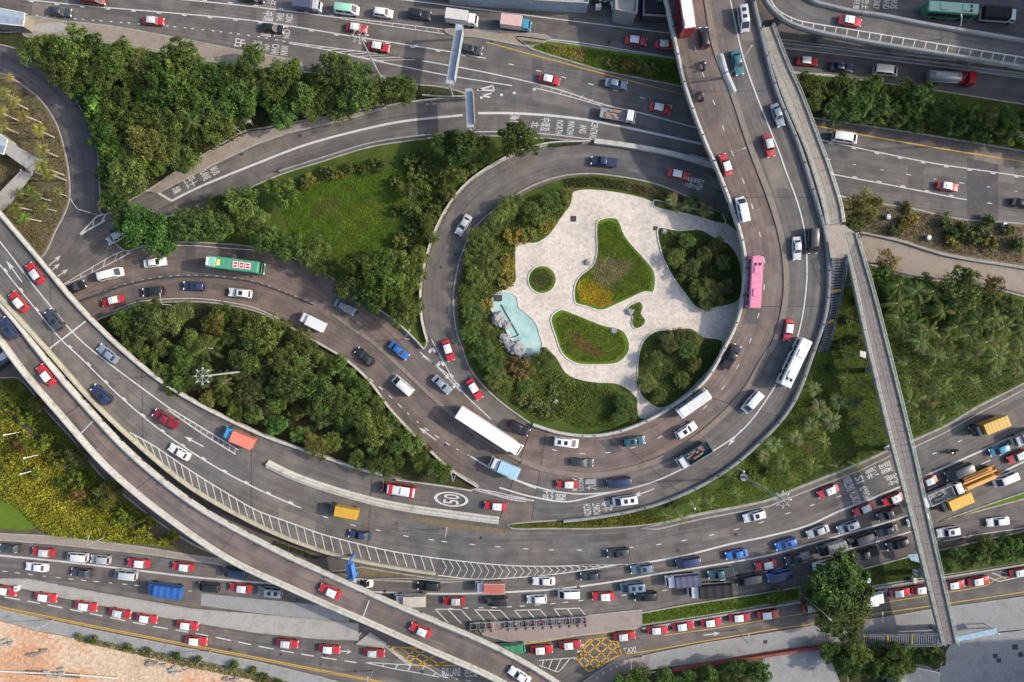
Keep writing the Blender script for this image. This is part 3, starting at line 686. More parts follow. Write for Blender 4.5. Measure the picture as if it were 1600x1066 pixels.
def brackets(root, line, toward, off, step=5.2):
    b = MB(); pl = resample(line, step); n = normals2(pl); k = len(pl)//2
    fl = 1 if n[k].dot(toward[len(toward)//2] - line[len(line)//2]) > 0 else -1
    for p, q in zip(pl, n):
        c = p + q*off*fl; b.box(c.x-.13, c.x+.13, c.y-.13, c.y+.13, p.z+.6, p.z+.98, .03)
    b.obj('parapet_bracket', M['dark'], root)
brackets(F, edge_line(S_F,'L',0,0,nF-10), mid(S_F), .3); brackets(F, edge_line(S_F,'R',0,0,nF-10), mid(S_F), .3); brackets(K, edge_line(S_K,'L'), mid(S_K), .75, 7.0)

# resurfaced patches, joints and drain covers on the roads
rp = random.Random(77)
M['patch_pale'] = asphalt('asphalt_patch_pale', (.128,.124,.118), False); M['patch_mid'] = asphalt('asphalt_patch_mid', (.074,.074,.075), False)
def patches(st, root, n, dz, name='road_repair'):
    N = len(st.a); taken = []; k = 0
    for tries in range(n*6):
        i = rp.randrange(4, N-12); L = rp.choice((3,4,6,9)); a = rp.choice((.08,.3,.52,.72)) + rp.uniform(-.04,.04); w = rp.choice((.12,.18,.22)); q = (i-1, i+L+1, a-.02, a+w+.02)
        if k >= n or any(q[0] < t[1] and t[0] < q[1] and q[2] < t[3] and t[2] < q[3] for t in taken): continue
        taken.append(q); k += 1
        overlay(st, a, min(.95, a+w), i, min(N-1, i+L), rp.choice(('patch_mid','patch_mid','patch_pale')), root, dz).name = name
patches(S_TOP, R_TOP, 18, .007); patches(S_J, R_J, 9, .015); patches(S_M, R_M, 16, .009); patches(S_N, R_N, 10, .021); patches(S_E, R_E, 7, .025); patches(S_C, R_C, 5, .013); patches(S_L, R_L, 5, .031)
patches(S_F, F, 9, .010); patches(S_G, G, 7, .008); patches(S_K, K, 4, .010); patches(S_Q, Q, 3, .008)
def joints(st, root, every):
    b = MB(); d = 6.0
    while d < st.len[-1]-4:
        q = [Vector([np.interp(d, st.len, side[:,k]) for k in range(3)]) for side in (st.L, st.R)]; v = (q[1]-q[0]).normalized()
        ribbon(b, [q[0]+v*.7+Vector((0,0,.02)), q[1]-v*.7+Vector((0,0,.02))], .13); d += every
    fix_up(b); b.obj('expansion_joint', M['dark'], root)
joints(S_F, F, 21.0); joints(S_G, G, 24.0); joints(S_K, K, 19.0); joints(S_Q, Q, 18.0)
for st, root, n in ((S_TOP,R_TOP,10),(S_J,R_J,6),(S_M,R_M,8),(S_N,R_N,8),(S_E,R_E,5),(S_C,R_C,4),(S_L,R_L,4)):
    for k in range(n):
        i = rp.randrange(6, len(st.a)-8); t = rp.uniform(.12,.88); q = st.L[i]*(1-t)+st.R[i]*t; b = MB(); r_ = rp.choice((.3,.34,.4))
        b.tube([(0,0,-.02),(0,0,.012)], r_, 12); b.obj('manhole_cover', M['dark'], root, loc=(q[0],q[1],.042))
# ------------------------------------------------------------------ painted markings (children of the road they lie on)
def ladder(parent, up, lo, n, st=None, w=.12, skew=0.0, dz=LINE_DZ+.003, lines=True, lw=.16):
    a = smooth(up, 4); c = smooth(lo, 4); segs = []
    def at(q, t):
        d = np.concatenate([[0], np.cumsum(np.hypot(*np.diff(q[:, :2], axis=0).T))]); x = t*d[-1]
        return np.interp(x, d, q[:,0]), np.interp(x, d, q[:,1])
    for i in range(n):
        t = (i+.5)/n; x0, y0 = at(a, t); x1, y1 = at(c, min(1, max(0, t+skew))); segs.append((x0, y0, x1, y1))
    if lines:
        paint_line('edge_marking', parent, up, st, lw); paint_line('edge_marking', parent, lo, st, lw)
    return paint_bars('hatch_marking', parent, segs, st, w, dz=dz)

T = R_TOP
paint_line('lane_marking', T, [(-150,-18),(45,0),(132,9),(253,19),(400,33),(552,57),(704,81),(752,90)], None, .22, ticks=(5.0,-.22))
paint_line('lane_marking', T, [(200,-9),(291,0),(400,11),(532,28)], None, .22, ticks=(5.0,.22))
ladder(T, [(532,27),(610,36),(694,46)], [(532,29),(610,41),(694,53)], 9)
paint_line('edge_marking', T, [(560,-8),(640,1),(800,21),(927,37),(1040,51),(1120,60)], None, .22)
paint_line('edge_marking', T, [(720,49),(800,56),(900,66),(965,76),(1051,90)], None, .18)
paint_line('lane_marking', T, [(40,22),(99,28),(284,43),(400,57),(451,66)], None, .2, 1.0, .8)
ladder(T, [(451,66),(520,75),(590,84),(660,95)], [(452,68),(500,76),(547,86),(600,96)], 9)
paint_line('edge_marking', T, [(590,84),(700,102),(800,122),(876,141),(942,163),(1003,177),(1089,200),(1150,214)], None, .22)
paint_line('edge_marking', T, [(547,87),(620,102),(700,118),(800,134)], None, .2)
ladder(T, [(840,131),(900,146),(950,163)], [(838,138),(895,152),(942,166)], 7, lines=False)
paint_line('edge_marking', T, [(838,138),(890,151),(942,166)], None, .18)
paint_line('edge_marking', T, [(750,153),(800,146),(838,139)], None, .5, .7, .6)
paint_bars('gore_marking', T, [(746,141,770,134),(770,134,772,142),(772,142,748,140),(752,150,768,146),(752,150,766,152)], None, .3)
paint_line('lane_marking', T, [(752,90),(834,109),(877,120),(960,141),(1041,163),(1110,180)], None, .2, 1.5, 3.8)
paint_line('edge_marking', T, [(760,66),(800,77),(871,96),(942,115),(1010,133),(1066,147),(1160,170)], None, .18, mat='yellow')
paint_line('edge_marking', T, [(1200,182),(1266,195),(1365,214),(1469,232),(1600,253),(1760,280)], None, .24, mat='yellow')
paint_line('lane_marking', T, [(1190,202),(1273,217),(1377,239),(1463,256),(1545,268),(1600,276),(1760,300)], None, .22, ticks=(4.6,-.22))
paint_line('lane_marking', T, [(1290,248),(1375,265),(1461,280),(1543,292),(1640,307)], None, .16, 1.2, 4.1)
paint_line('lane_marking', T, [(1260,264),(1299,272),(1400,291),(1503,311)], None, .22, ticks=(4.8,.22))
paint_line('lane_marking', T, [(1503,311),(1542,317),(1640,332)], None, .18, 1.4, 3.6)
paint_line('edge_marking', T, [(1260,296),(1305,304),(1342,313)], None, .18)
paint_line('edge_marking', T, [(1200,72),(1222,75),(1403,96),(1600,122),(1760,143)], None, .2)
paint_line('edge_marking', T, [(1215,110),(1235,112),(1306,118),(1340,122)], None, .2)
# ramp C
paint_line('lane_marking', R_C, [(268,314),(310,293),(360,272),(400,256),(476,227),(552,206),(628,190),(723,180)], None, .42)
paint_line('lane_marking', R_C, [(747,177),(800,177),(863,181),(927,189),(1028,210),(1096,225)], None, .45)
paint_bars('lane_marking', R_C, [(245,300,268,314)], None, .42)
paint_line('lane_marking', R_C, [(245,300),(307,267),(344,250),(380,236)], None, .2, 2.2, 2.0)
paint_line('edge_marking', R_C, [(440,265),(501,247),(577,224),(653,212),(755,206),(846,209),(927,218)], None, .16)
# side road D gore, slip road gore
ladder(R_D, [(125,366),(145,345),(152,338),(176,332)], [(126,367),(142,357),(158,348),(164,344)], 3, w=.25, lw=.3)
ladder(R_E, [(98,445),(140,420),(185,395),(215,386)], [(99,446),(150,423),(200,397),(205,395)], 6, w=.18)
paint_line('lane_marking', R_E, [(122,470),(152,460),(187,447),(228,437),(266,432),(317,431),(367,435),(400,441),(440,455),(489,475)], None, .24, 1.0, .8)
b = MB(); sweep(b, wline([(122,471),(152,461),(187,448.5),(228,438.5),(266,433.5),(317,432.5),(367,436.5),(400,442.5),(440,456.5),(489,476.5)], None, 6, .03), [(-.22,-.02),(.22,-.02),(.2,.05),(-.2,.05)]); recalc(b); b.obj('lane_divider', M['dark'], R_E)
paint_line('edge_marking', R_E, [(177,486),(215,472),(266,467),(317,467),(367,474),(400,482),(440,500)], None, .15)
paint_line('edge_marking', R_E, [(215,387),(266,384),(304,384),(355,388),(400,391)], None, .15)
paint_line('lane_marking', R_E, [(577,591),(610,620),(653,660),(700,694),(733,712)], None, .2, 1.3, 1.1)
paint_line('lane_marking', R_E, [(735,713),(765,731),(800,749)], None, .28)
paint_line('lane_marking', R_E, [(660,556),(704,589),(727,617),(767,655)], None, .2)
paint_line('lane_marking', R_E, [(656,550),(690,580),(720,612)], None, .2)
for (x, y) in ((674,548),(687,569),(701,588),(712,603)):
    paint_bars('chevron_marking', R_E, [(x-4,y+3,x+1,y-3),(x+1,y-3,x+7,y+2)], None, .55)
for (x, y, h, L) in ((85,408,40,3.2),(84,420,40,3.2),(96,428,35,3.2)): arrow(x, y, h, L, None, R_D)
arrow(668,678,143,4.2,None,R_E)
paint_line('edge_marking', R_L, [(674,530),(690,560),(706,590)], None, .18)
# flyover F
paint_line('lane_marking', F, [(1125,-60),(1141,0),(1159,81),(1180,144),(1218,239),(1227,265),(1246,316),(1257,361),(1261,417),(1259,457),(1251,508),(1236,555),(1200,621),(1160,672),(1114,705),(1066,733),(1015,755),(962,768),(909,772),(858,766),(800,748)], S_F, .26)
paint_line('lane_marking', F, [(1060,-60),(1072,10),(1082,53),(1091,95),(1106,136),(1122,177),(1136,217),(1150,255),(1167,297),(1180,338),(1190,379),(1195,420),(1192,465),(1181,506),(1167,546),(1146,584),(1120,617),(1089,648),(1053,671),(1017,690),(975,703),(930,709),(884,707),(842,697)], S_F, .18, 1.5, 3.7)
paint_line('lane_marking', F, [(800,748),(838,763),(890,776)], None, .3, dz=.10)
paint_line('lane_marking', F, [(780,762),(830,776),(885,784),(930,775),(962,768)], S_F, .3, dz=.06)
paint_line('edge_marking', F, [(748,764),(790,776),(840,783)], None, .18, dz=.10)
ladder(G, [(742,764),(770,768),(800,775),(830,780)], [(742,766),(770,773),(800,781),(828,785)], 6, ZGF, dz=.09)
arrow(1005,770,200,4.6,S_F,F); arrow(1148,684,232,4.0,S_F,F)
# flyover G
paint_line('lane_marking', G, [(-40,362),(0,414),(41,465),(96,531),(127,560),(187,619),(253,674),(329,725),(400,763),(463,791)], S_G, .24, ticks=(4.6,.22))
paint_line('lane_marking', G, [(-40,330),(5,384),(40,430),(76,475),(124,530),(177,573),(228,611),(269,641)], S_G, .24)
ladder(G, [(269,640),(320,671),(372,703)], [(262,640),(312,675),(368,710)], 12, S_G, skew=.03, lw=.22)
paint_line('lane_marking', G, [(463,791),(520,812),(562,823),(604,831),(646,840),(688,845)], S_G, .18, 1.5, 3.8)
paint_line('lane_marking', R_J, [(690,846),(729,850),(772,854),(848,859),(930,859),(1012,853),(1093,840),(1174,821),(1252,795),(1340,765),(1444,716),(1517,681),(1593,645),(1680,605)], None, .18, 1.5, 3.7, dz=LINE_DZ+.012)
HU = [(203,676),(241,697),(294,733),(355,771),(400,797),(451,816),(501,834),(557,849),(615,862),(679,872)]
HL = [(215,692),(250,722),(305,763),(365,800),(408,822),(455,842),(510,862),(565,873),(620,883),(684,894)]
ladder(G, HU, HL, 36, S_G, lines=False, skew=.004, w=.17)
paint_line('edge_marking', G, HU, S_G, .22)
paint_line('edge_marking', R_J, [(679,872),(740,879),(800,884),(860,885),(906,884),(950,884)], None, .2, dz=LINE_DZ+.012)
paint_line('edge_marking', R_J, [(684,899),(740,905),(800,903),(870,897),(940,887),(977,883)], None, .2, dz=LINE_DZ+.012)
ch = []
for i in range(24):
    x = 690 + i*11; yt = np.interp(x, [679,740,800,906,960],[872,879,884,884,883]); yb = np.interp(x, [684,740,800,870,940,977],[899,905,903,897,887,883])
    ch += [(x, yt, x+8, (yt+yb)/2), (x+8, (yt+yb)/2, x+1, yb)]
paint_bars('chevron_marking', R_J, ch, None, .13, dz=LINE_DZ+.014)
paint_bars('joint_seam', G, [(134,502,96,531),(94,532,76,546)], S_G, .28)
arrow(22,424,126,5.0,S_G,G); arrow(303,690,150,4.0,S_G,G)
# lower roads
paint_line('lane_marking', R_J, [(906,884),(977,883),(1028,876),(1079,866),(1142,850),(1200,838),(1263,821),(1309,800),(1365,778),(1408,760),(1436,748),(1517,712),(1600,674),(1700,626)], None, .36, dz=LINE_DZ+.012)
paint_line('lane_marking', R_M, [(-150,852),(0,868),(101,878),(203,890),(304,902),(400,910),(490,918),(582,925),(704,928),(800,925),(876,920),(952,910),(1028,897),(1104,885),(1200,868),(1276,847),(1352,826),(1418,806),(1479,780),(1599,722),(1700,676)], None, .34)
paint_line('lane_marking', R_M, [(700,951),(800,948),(876,942),(967,931),(1036,923),(1104,911),(1185,896),(1238,883),(1284,872)], None, .18, 1.5, 1.3)
paint_line('lane_marking', R_M, [(-60,885),(0,892),(101,904),(215,915),(300,924)], None, .16, 1.4, 1.2)
paint_line('lane_marking', R_M, [(1327,858),(1380,844),(1423,831)], None, .26)
paint_line('lane_marking', R_M, [(1450,765),(1522,731),(1600,694),(1660,668)], None, .2, 2.2, 1.6)
paint_line('edge_marking', R_M2, [(1474,846),(1524,836),(1600,825),(1700,806)], None, .16, dz=LINE_DZ+.01)
bay = []
for x0 in (680, 742, 804, 866):
    for k in range(3):
        x = x0 + k*20; s = 1 - (x0-680)/330
        y = np.interp(x, [680,800,920], [952,954,950]); bay.append((x, y, x+18*s+3, y+8+14*s))
    bay.append((x0-1, np.interp(x0,[680,800,920],[952,954,950]), x0+41, np.interp(x0+41,[680,800,920],[952,954,950])))
paint_bars('bay_marking', R_M, bay, None, .2)
paint_line('lane_marking', R_N, [(-60,922),(13,934),(78,946),(157,962),(230,977),(317,992),(410,1011),(470,1022),(560,1036)], None, .22, 3.2, 1.0)
paint_line('edge_marking', R_N, [(-60,936),(0,948),(152,979),(279,1004),(400,1027),(501,1047),(610,1068)], None, .2, mat='yellow')
paint_line('edge_marking', R_N, [(-60,938.5),(0,950.5),(152,981.5),(279,1006.5),(400,1029.5),(501,1049.5),(610,1070)], None, .14, mat='yellow')
paint_line('edge_marking', R_N, [(1038,993),(1117,982),(1200,968),(1290,953),(1377,942),(1453,930),(1540,915),(1560,904),(1640,892)], None, .16, mat='yellow')
paint_line('edge_marking', R_N, [(970,1023),(1015,1017),(1089,1004),(1200,985),(1276,974),(1377,958),(1453,947),(1600,925),(1700,908)], None, .18, mat='yellow')
paint_line('edge_marking', R_N, [(760,1010),(830,1005),(901,994),(962,987),(1003,981)], None, .2, mat='yellow')
paint_line('edge_marking', R_N, [(962,987),(1003,979)], None, .2, mat='yellow')
def box_junction(parent, quad, n, skip=0):
    q = [np.array(p, float) for p in quad]; segs = []
    for i in range(len(q)): segs.append((*q[i], *q[(i+1) % len(q)]))
    a, b_, c, d = q[0], q[1], q[2], q[3]
    for i in range(1, n):
        t = i/n; segs.append((*(a*(1-t)+d*t), *(b_*(1-t)+c*t))); segs.append((*(a*(1-t)+b_*t), *(d*(1-t)+c*t)))
    paint_bars('box_marking', parent, segs, None, .24, 'yellow')
paint_bars('box_marking', R_N, [(900,1028,919,1000),(919,1000,962,995),(962,995,971,1022),(971,1022,919,1050),(919,1050,900,1028),
    (909,1014,942,1039),(905,1020,930,1045),(919,1002,953,1032),(933,999,968,1024),(948,997,969,1014),(912,1044,962,1000),(904,1033,945,998),(928,1046,966,1008),(900,1026,928,999)], None, .26, 'yellow')
paint_bars('box_marking', R_N, [(608,1011,656,1013),(656,1013,718,1040),(718,1040,648,1040),(648,1040,608,1011),(624,1012,668,1040),(642,1013,690,1040),(650,1013,634,1030),(680,1024,655,1038),(664,1016,640,1034),(700,1032,676,1040)], None, .26, 'yellow')
paint_bars('edge_marking', R_N, [(602,1010,645,1040),(606,1009,615,1014),(604,1012,642,1042)], None, .2)
ladder(R_N, [(569,1035),(620,1038),(662,1041),(690,1057)], [(569,1035),(610,1044),(650,1051),(686,1058)], 6, w=.2)
paint_line('lane_marking', R_N, [(692,1058),(720,1062),(760,1068)], None, .2, 1.2, 1.0)
ladder(R_N, [(842,1032),(870,1030),(895,1028),(898,1028)], [(842,1040),(855,1044),(872,1050),(880,1042)], 4, w=.2)
paint_line('lane_marking', R_N, [(896,1030),(908,1012),(918,998)], None, .5, .8, .6)
arrow(540,1018,-5,2.4,None,R_N); arrow(1112,991,8,3.2,None,R_N); arrow(1380,924.5,8,3.2,None,R_N)
paint_bars('hatch_marking', R_N, [(1536,899,1560,908),(1550,895,1572,904),(1563,893,1582,900),(1576,890,1590,896),(1560,909,1592,902)], None, .18)
paint_bars('bay_marking', R_N, [(1000,980,1012,985),(1012,978,1024,984),(1040,974,1050,979),(1060,971,1066,975)], None, .2)
# upper ramp Q
ladder(Q, [(1204,0),(1216,16),(1245,31),(1273,37),(1336,47),(1440,64),(1600,90),(1720,110)], [(1206,12),(1228,31),(1262,46),(1290,52),(1343,61),(1440,77),(1600,103),(1720,124)], 30, S_Q, skew=-.01, w=.2, lw=.22)
paint_bars('joint_seam', K, [(577,938,566,968),(148,655,124,680)], S_K, .2)
# lettering on the roads
road_text('CENTRAL', 928, 204, -8, 1.35, 3.4, None, R_C); road_text('AND', 911, 202, -8, 1.35, 1.7, None, R_C)
road_text('WANCHAI', 892, 200, -8, 1.35, 2.9, None, R_C); road_text('NORTH', 874, 199, -8, 1.4, 2.7, None, R_C)
road_text('中環及', 852, 195, -6, 1.9, 2.6, None, R_C); road_text('灣仔', 804, 188, -4, 1.9, 2.2, None, R_C); road_text('北', 836, 195, -6, 1.5, 1.2, None, R_C)
road_text('CEN', 452, 28, -6, 1.3, 1.7, None, T); road_text('TRAL', 438, 27, -6, 1.3, 1.7, None, T); road_text('中環', 419, 26, -6, 2.1, 1.9, None, T)
road_text('CEN', 448, 53, -7, 1.3, 1.7, None, T); road_text('TRAL', 434, 51, -7, 1.3, 1.7, None, T); road_text('中環', 416, 50, -7, 2.1, 1.9, None, T)
road_text('WAN', 444, 79, -8, 1.5, 1.9, None, T); road_text('CHAI', 430, 77, -8, 1.5, 2.0, None, T); road_text('(N)', 416, 74, -8, 1.4, 1.2, None, T)
road_text('灣仔', 402, 71, -8, 1.8, 1.9, None, T); road_text('出', 375, 67, -8, 2.2, 1.6, None, T)
road_text('CHAI', 404, 1, -6, 1.4, 2.0, None, T); road_text('灣仔', 425, 0, -6, 1.6, 2.0, None, T)
road_text('BUS', 336, 267, 28, 1.4, 1.5, None, R_C); road_text('LANE', 321, 274, 28, 1.5, 1.8, None, R_C)
road_text('巴士', 298, 284, 28, 2.4, 2.0, None, R_C); road_text('綫', 276, 297, 28, 1.7, 1.2, None, R_C)
road_text('BUS', 823, 766, 172, 1.4, 1.7, None, G); road_text('LANE', 838, 769, 174, 1.4, 2.1, None, G)
road_text('巴士', 856, 772, 175, 2.0, 2.0, S_F, F); road_text('專綫', 876, 777, 178, 2.2, 1.3, S_F, F)
road_text('KOW', 898, 757, 182, 1.0, 2.4, S_F, F); road_text('LOON', 908, 757, 182, 1.0, 2.4, S_F, F); road_text('九龍', 923, 757, 184, 2.2, 2.1, S_F, F)
road_text('NORTH', 918, 797, 186, 1.5, 2.4, S_F, F); road_text('POINT', 932, 795, 187, 1.5, 2.3, S_F, F); road_text('北角', 949, 791, 190, 2.2, 2.0, S_F, F)
road_text('NORTH', 1337, 778, 203, 1.7, 2.7, None, R_J); road_text('POINT', 1352, 770, 203, 1.6, 2.4, None, R_J)
road_text('EASTERN', 1326, 756, 203, 1.7, 2.6, None, R_J); road_text('IS', 1343, 749, 203, 1.6, 1.4, None, R_J)
road_text('港島', 1362, 739, 203, 2.4, 2.0, None, R_J); road_text('東區', 1384, 731, 203, 2.6, 2.2, None, R_J); road_text('北角', 1395, 750, 203, 2.4, 2.0, None, R_J)
road_text('BUS LANE', 705, 1050, 90, 1.7, 3.6, None, R_N); road_text('巴士綫', 736, 1052, 90, 1.5, 2.4, None, R_N)
road_text('慢駛', 552, 990, 150, 2.6, 2.2, None, R_N)
road_text('TAXI', 984, 1016, 100, 1.2, 2.4, None, R_N)
road_text('北角', 1085, 287, 165, 3.6, 2.2, None, R_L)
for i, (t, x) in enumerate((('BUS',1397),('AND',1385),('ONLY',1370),('巴士',1352),('只准',1338))): road_text(t, x, 6+i*.2, -6, 1.3, 2.0, None, R_U)
# speed limit roundel
b = MB(); c = P(705, 780, .03); ux, uy = Vector((3.35,-.35,0)), Vector((.12,1.42,0)); n = 40
for r0, r1 in ((.82, 1.0),):
    for i in range(n):
        t0, t1 = 2*math.pi*i/n, 2*math.pi*(i+1)/n
        b.add([c + (ux*math.cos(t)+uy*math.sin(t))*r + Vector((0,0,LINE_DZ+.05)) for t, r in ((t0,r0),(t1,r0),(t1,r1),(t0,r1))], [(0,1,2,3)])
fix_up(b); b.obj('roundel_marking', M['white'], G)
road_text('50', 705, 780, 174, 3.2, 1.9, .09, G)
# rumble studs
for (x, y, st, par) in ((148,457,None,R_E),(198,437,None,R_E),(188,485,None,R_E)):
    b = MB()
    for k in range(3):
        p = P(x+k*5-5, y-k*1.6, .03); b.box(p.x-.16,p.x+.16,p.y-.12,p.y+.12,.0,.09,.03)
    b.obj('road_stud', M['dark'], par)

polygon('road_patch', [(572,818),(604,826),(626,812),(600,820)], 'concrete', -.01, .07, None, False, kind='structure', label='pale streak on the lower carriageway beside the dark saloon', cat='road')  # pale flat shape laid on the asphalt
# ------------------------------------------------------------------ vehicles
ROADS = {'': None, 'F': S_F, 'G': S_G, 'K': S_K, 'Q': S_Q}
C = dict(red=(.36,.018,.024), white=(.54,.55,.55), silver=(.34,.36,.38), black=(.012,.013,.015), navy=(.018,.03,.075), dark=(.03,.036,.042), blue=(.025,.10,.32),
  steel=(.16,.20,.25), grey=(.20,.21,.22), maroon=(.16,.010,.022), green=(.05,.22,.13), teal=(.02,.09,.12), yellow=(.50,.29,.025), orange=(.52,.25,.035), salmon=(.42,.13,.09),
  sky=(.27,.42,.56), pink=(.52,.16,.26), cream=(.46,.45,.40), lime=(.20,.40,.30), cyan=(.04,.20,.32), brown=(.16,.10,.06), tarp=(.055,.06,.10), rust=(.25,.15,.11), rosy=(.48,.32,.29), bluegrey=(.10,.15,.21))
C['silverwhite'] = (.44,.46,.47)
def ring(x, hw, z0, z1):
    return [(x,-hw*.90,z0),(x,-hw,z0+.14),(x,-hw,z1-.17),(x,-hw*.86,z1),(x,0,z1+.035),(x,hw*.86,z1),(x,hw,z1-.17),(x,hw,z0+.14),(x,hw*.90,z0)]
def wheels(parts, xs, hw, r, w=.22):
    b = MB(); b.tube([(0,-w/2,0),(0,-w/2+.02,0),(0,w/2-.02,0),(0,w/2,0)], [r*.9,r,r,r*.9], 14); m = b.mesh('wheel', M['black'])
    for x in xs:
        for s in (-1, 1): parts.append(('wheel', m, None, (x, s*(hw-w*.42), r)))
def lamps(parts, x0, x1, hw, zf, zr):
    for nm, x, z, mt in (('headlight', x1, zf, 'lampw'), ('tail_light', x0, zr, 'lampr')):
        b = MB(); b.box(-.07,.07,-.19,.19,-.08,.08,.02); m = b.mesh(nm, M[mt])
        for s in (-1, 1): parts.append((nm, m, None, (x, s*(hw-.27), z)))
def quadpart(parts, name, pts, mat, off, thick=.015):
    p = [Vector(q) for q in pts]; n = (p[1]-p[0]).cross(p[2]-p[0]).normalized(); c = sum(p, Vector())/len(p)
    if n.dot(c - Vector((0,0,.6))) < 0: n = -n
    a = [q + n*off for q in p]; d = [q - n*thick for q in a]; b = MB(); k = len(p)
    b.add(a + d, [tuple(range(k)), tuple(range(2*k-1,k-1,-1))] + [(i, k+i, k+(i+1) % k, (i+1) % k) for i in range(k)]); recalc(b)
    parts.append((name, b.mesh(name, M[mat]), None, (0,0,0)))
def glazing(parts, xb0, xb1, hwb, zb, xt0, xt1, hwt, zt, split=True, rear=True):
    def L(t, s, u):            # a point on the cabin: t 0 base .. 1 top, s -1..1 across, u 0 rear .. 1 front
        x = (xb0*(1-u)+xb1*u)*(1-t) + (xt0*(1-u)+xt1*u)*t; return (x, s*(hwb*(1-t)+hwt*t), zb*(1-t)+zt*t)
    quadpart(parts, 'windscreen', [L(.08,-.86,1),L(.08,.86,1),L(.94,.84,1),L(.94,-.84,1)], 'glass', .014)
    if rear: quadpart(parts, 'rear_window', [L(.14,-.82,0),L(.14,.82,0),L(.92,.80,0),L(.92,-.80,0)], 'glass', .014)
    for s in (-1, 1):
        for (u0, u1) in ((.08,.50),(.54,.92)) if split else ((.06,.94),):
            quadpart(parts, 'side_window', [L(.16,s,u0),L(.16,s,u1),L(.88,s,u1-.03),L(.88,s,u0+.03)], 'glass', .012)
def cabin(b, xb0, xb1, hwb, zb, xt0, xt1, hwt, zt):
    v = [(xb0,-hwb,zb),(xb1,-hwb,zb),(xb1,hwb,zb),(xb0,hwb,zb),(xt0,-hwt,zt),(xt1,-hwt,zt),(xt1,hwt,zt),(xt0,hwt,zt)]
    b.add(v, [(0,1,5,4),(1,2,6,5),(2,3,7,6),(3,0,4,7),(4,5,6,7)])
def roofpanel(parts, x0, x1, hw, z, name='roof', crown=.05, ch=.10):
    b = MB(); r = []
    for (x, h, zz) in ((x0,hw-.05,z-.02),(x0+ch,hw,z+.02),((x0+x1)/2,hw,z+crown*.6),(x1-ch,hw,z+.02),(x1,hw-.05,z-.02)):
        r.append([(x,-h,zz-.04),(x,-h*.86,zz+.02),(x,0,zz+crown*.5),(x,h*.86,zz+.02),(x,h,zz-.04)])
    b.loft(r, True); parts.append((name, b.mesh(name, M['paint'], True), 'roof', (0,0,0)))

def t_sedan(L=4.55, hw=.86):
    k = L/4.55; parts = []; b = MB(); h = hw/.86
    b.loft([ring(x*k, w*h, z0, z1) for x, w, z0, z1 in ((-2.275,.70,.36,.70),(-2.2,.79,.30,.86),(-1.75,.85,.24,.93),(-1.2,.86,.22,.93),(.75,.86,.22,.92),(1.5,.85,.23,.86),(2.05,.80,.26,.76),(2.22,.72,.32,.66),(2.275,.60,.36,.58))])
    a = (-1.62*k, .98*k, .80*h, .90, -1.05*k, .28*k, .62*h, 1.40); cabin(b, *a)
    parts.append(('body', b.mesh('body', M['paint']), 'body', (0,0,0))); roofpanel(parts, -1.12*k, .34*k, .66*h, 1.40)
    glazing(parts, *a); wheels(parts, (-1.38*k, 1.40*k), hw, .31); lamps(parts, -2.24*k, 2.2*k, hw, .62, .74); return parts
def t_taxi():
    parts = []; b = MB()
    b.loft([ring(x, w, z0, z1) for x, w, z0, z1 in ((-2.3,.72,.36,.70),(-2.22,.80,.30,.88),(-1.75,.85,.24,.95),(-1.2,.86,.22,.95),(.75,.86,.22,.94),(1.5,.85,.23,.90),(2.1,.81,.26,.82),(2.25,.74,.32,.70),(2.3,.62,.36,.60))])
    a = (-1.62,.98,.81,.92,-1.22,.48,.70,1.44); cabin(b, *a)
    parts.append(('body', b.mesh('body', M['paint']), 'body', (0,0,0))); roofpanel(parts, -1.32, .58, .76, 1.44)
    b = MB(); b.box(-.62,-.42,-.30,.30,1.49,1.62,.04); parts.append(('roof_sign', b.mesh('roof_sign', M['lampw']), None, (0,0,0)))
    glazing(parts, *a); wheels(parts, (-1.38, 1.40), .86, .31); lamps(parts, -2.26, 2.22, .86, .64, .76); return parts
def t_hatch(): 
    parts = []; b = MB()
    b.loft([ring(*q) for q in ((-1.95,.70,.36,.80),(-1.85,.80,.28,.95),(-1.2,.84,.22,.97),(.8,.84,.22,.95),(1.6,.80,.25,.82),(1.9,.68,.34,.66),(1.95,.58,.36,.58))])
    a = (-1.85,1.05,.79,.92,-1.5,.40,.62,1.50); cabin(b, *a)
    parts.append(('body', b.mesh('body', M['paint']), 'body', (0,0,0))); roofpanel(parts, -1.56, .46, .66, 1.50)
    glazing(parts, *a); wheels(parts, (-1.2,1.25), .84, .30); lamps(parts, -1.92, 1.88, .84, .64, .82); return parts
def t_suv():
    parts = []; b = MB()
    b.loft([ring(*q) for q in ((-2.3,.76,.42,.90),(-2.22,.86,.34,1.02),(-1.2,.92,.28,1.05),(.9,.92,.28,1.04),(1.8,.90,.30,.96),(2.2,.80,.36,.82),(2.3,.66,.42,.70))])
    a = (-2.2,1.05,.86,1.0,-1.85,.42,.70,1.66); cabin(b, *a)
    parts.append(('body', b.mesh('body', M['paint']), 'body', (0,0,0))); roofpanel(parts, -1.92, .48, .74, 1.66)
    b = MB(); b.box(-.75,.05,-.42,.42,1.70,1.735,.02); parts.append(('sunroof', b.mesh('sunroof', M['glass']), None, (0,0,0)))
    glazing(parts, *a); wheels(parts, (-1.4,1.42), .92, .36); lamps(parts, -2.26, 2.24, .92, .78, .95); return parts
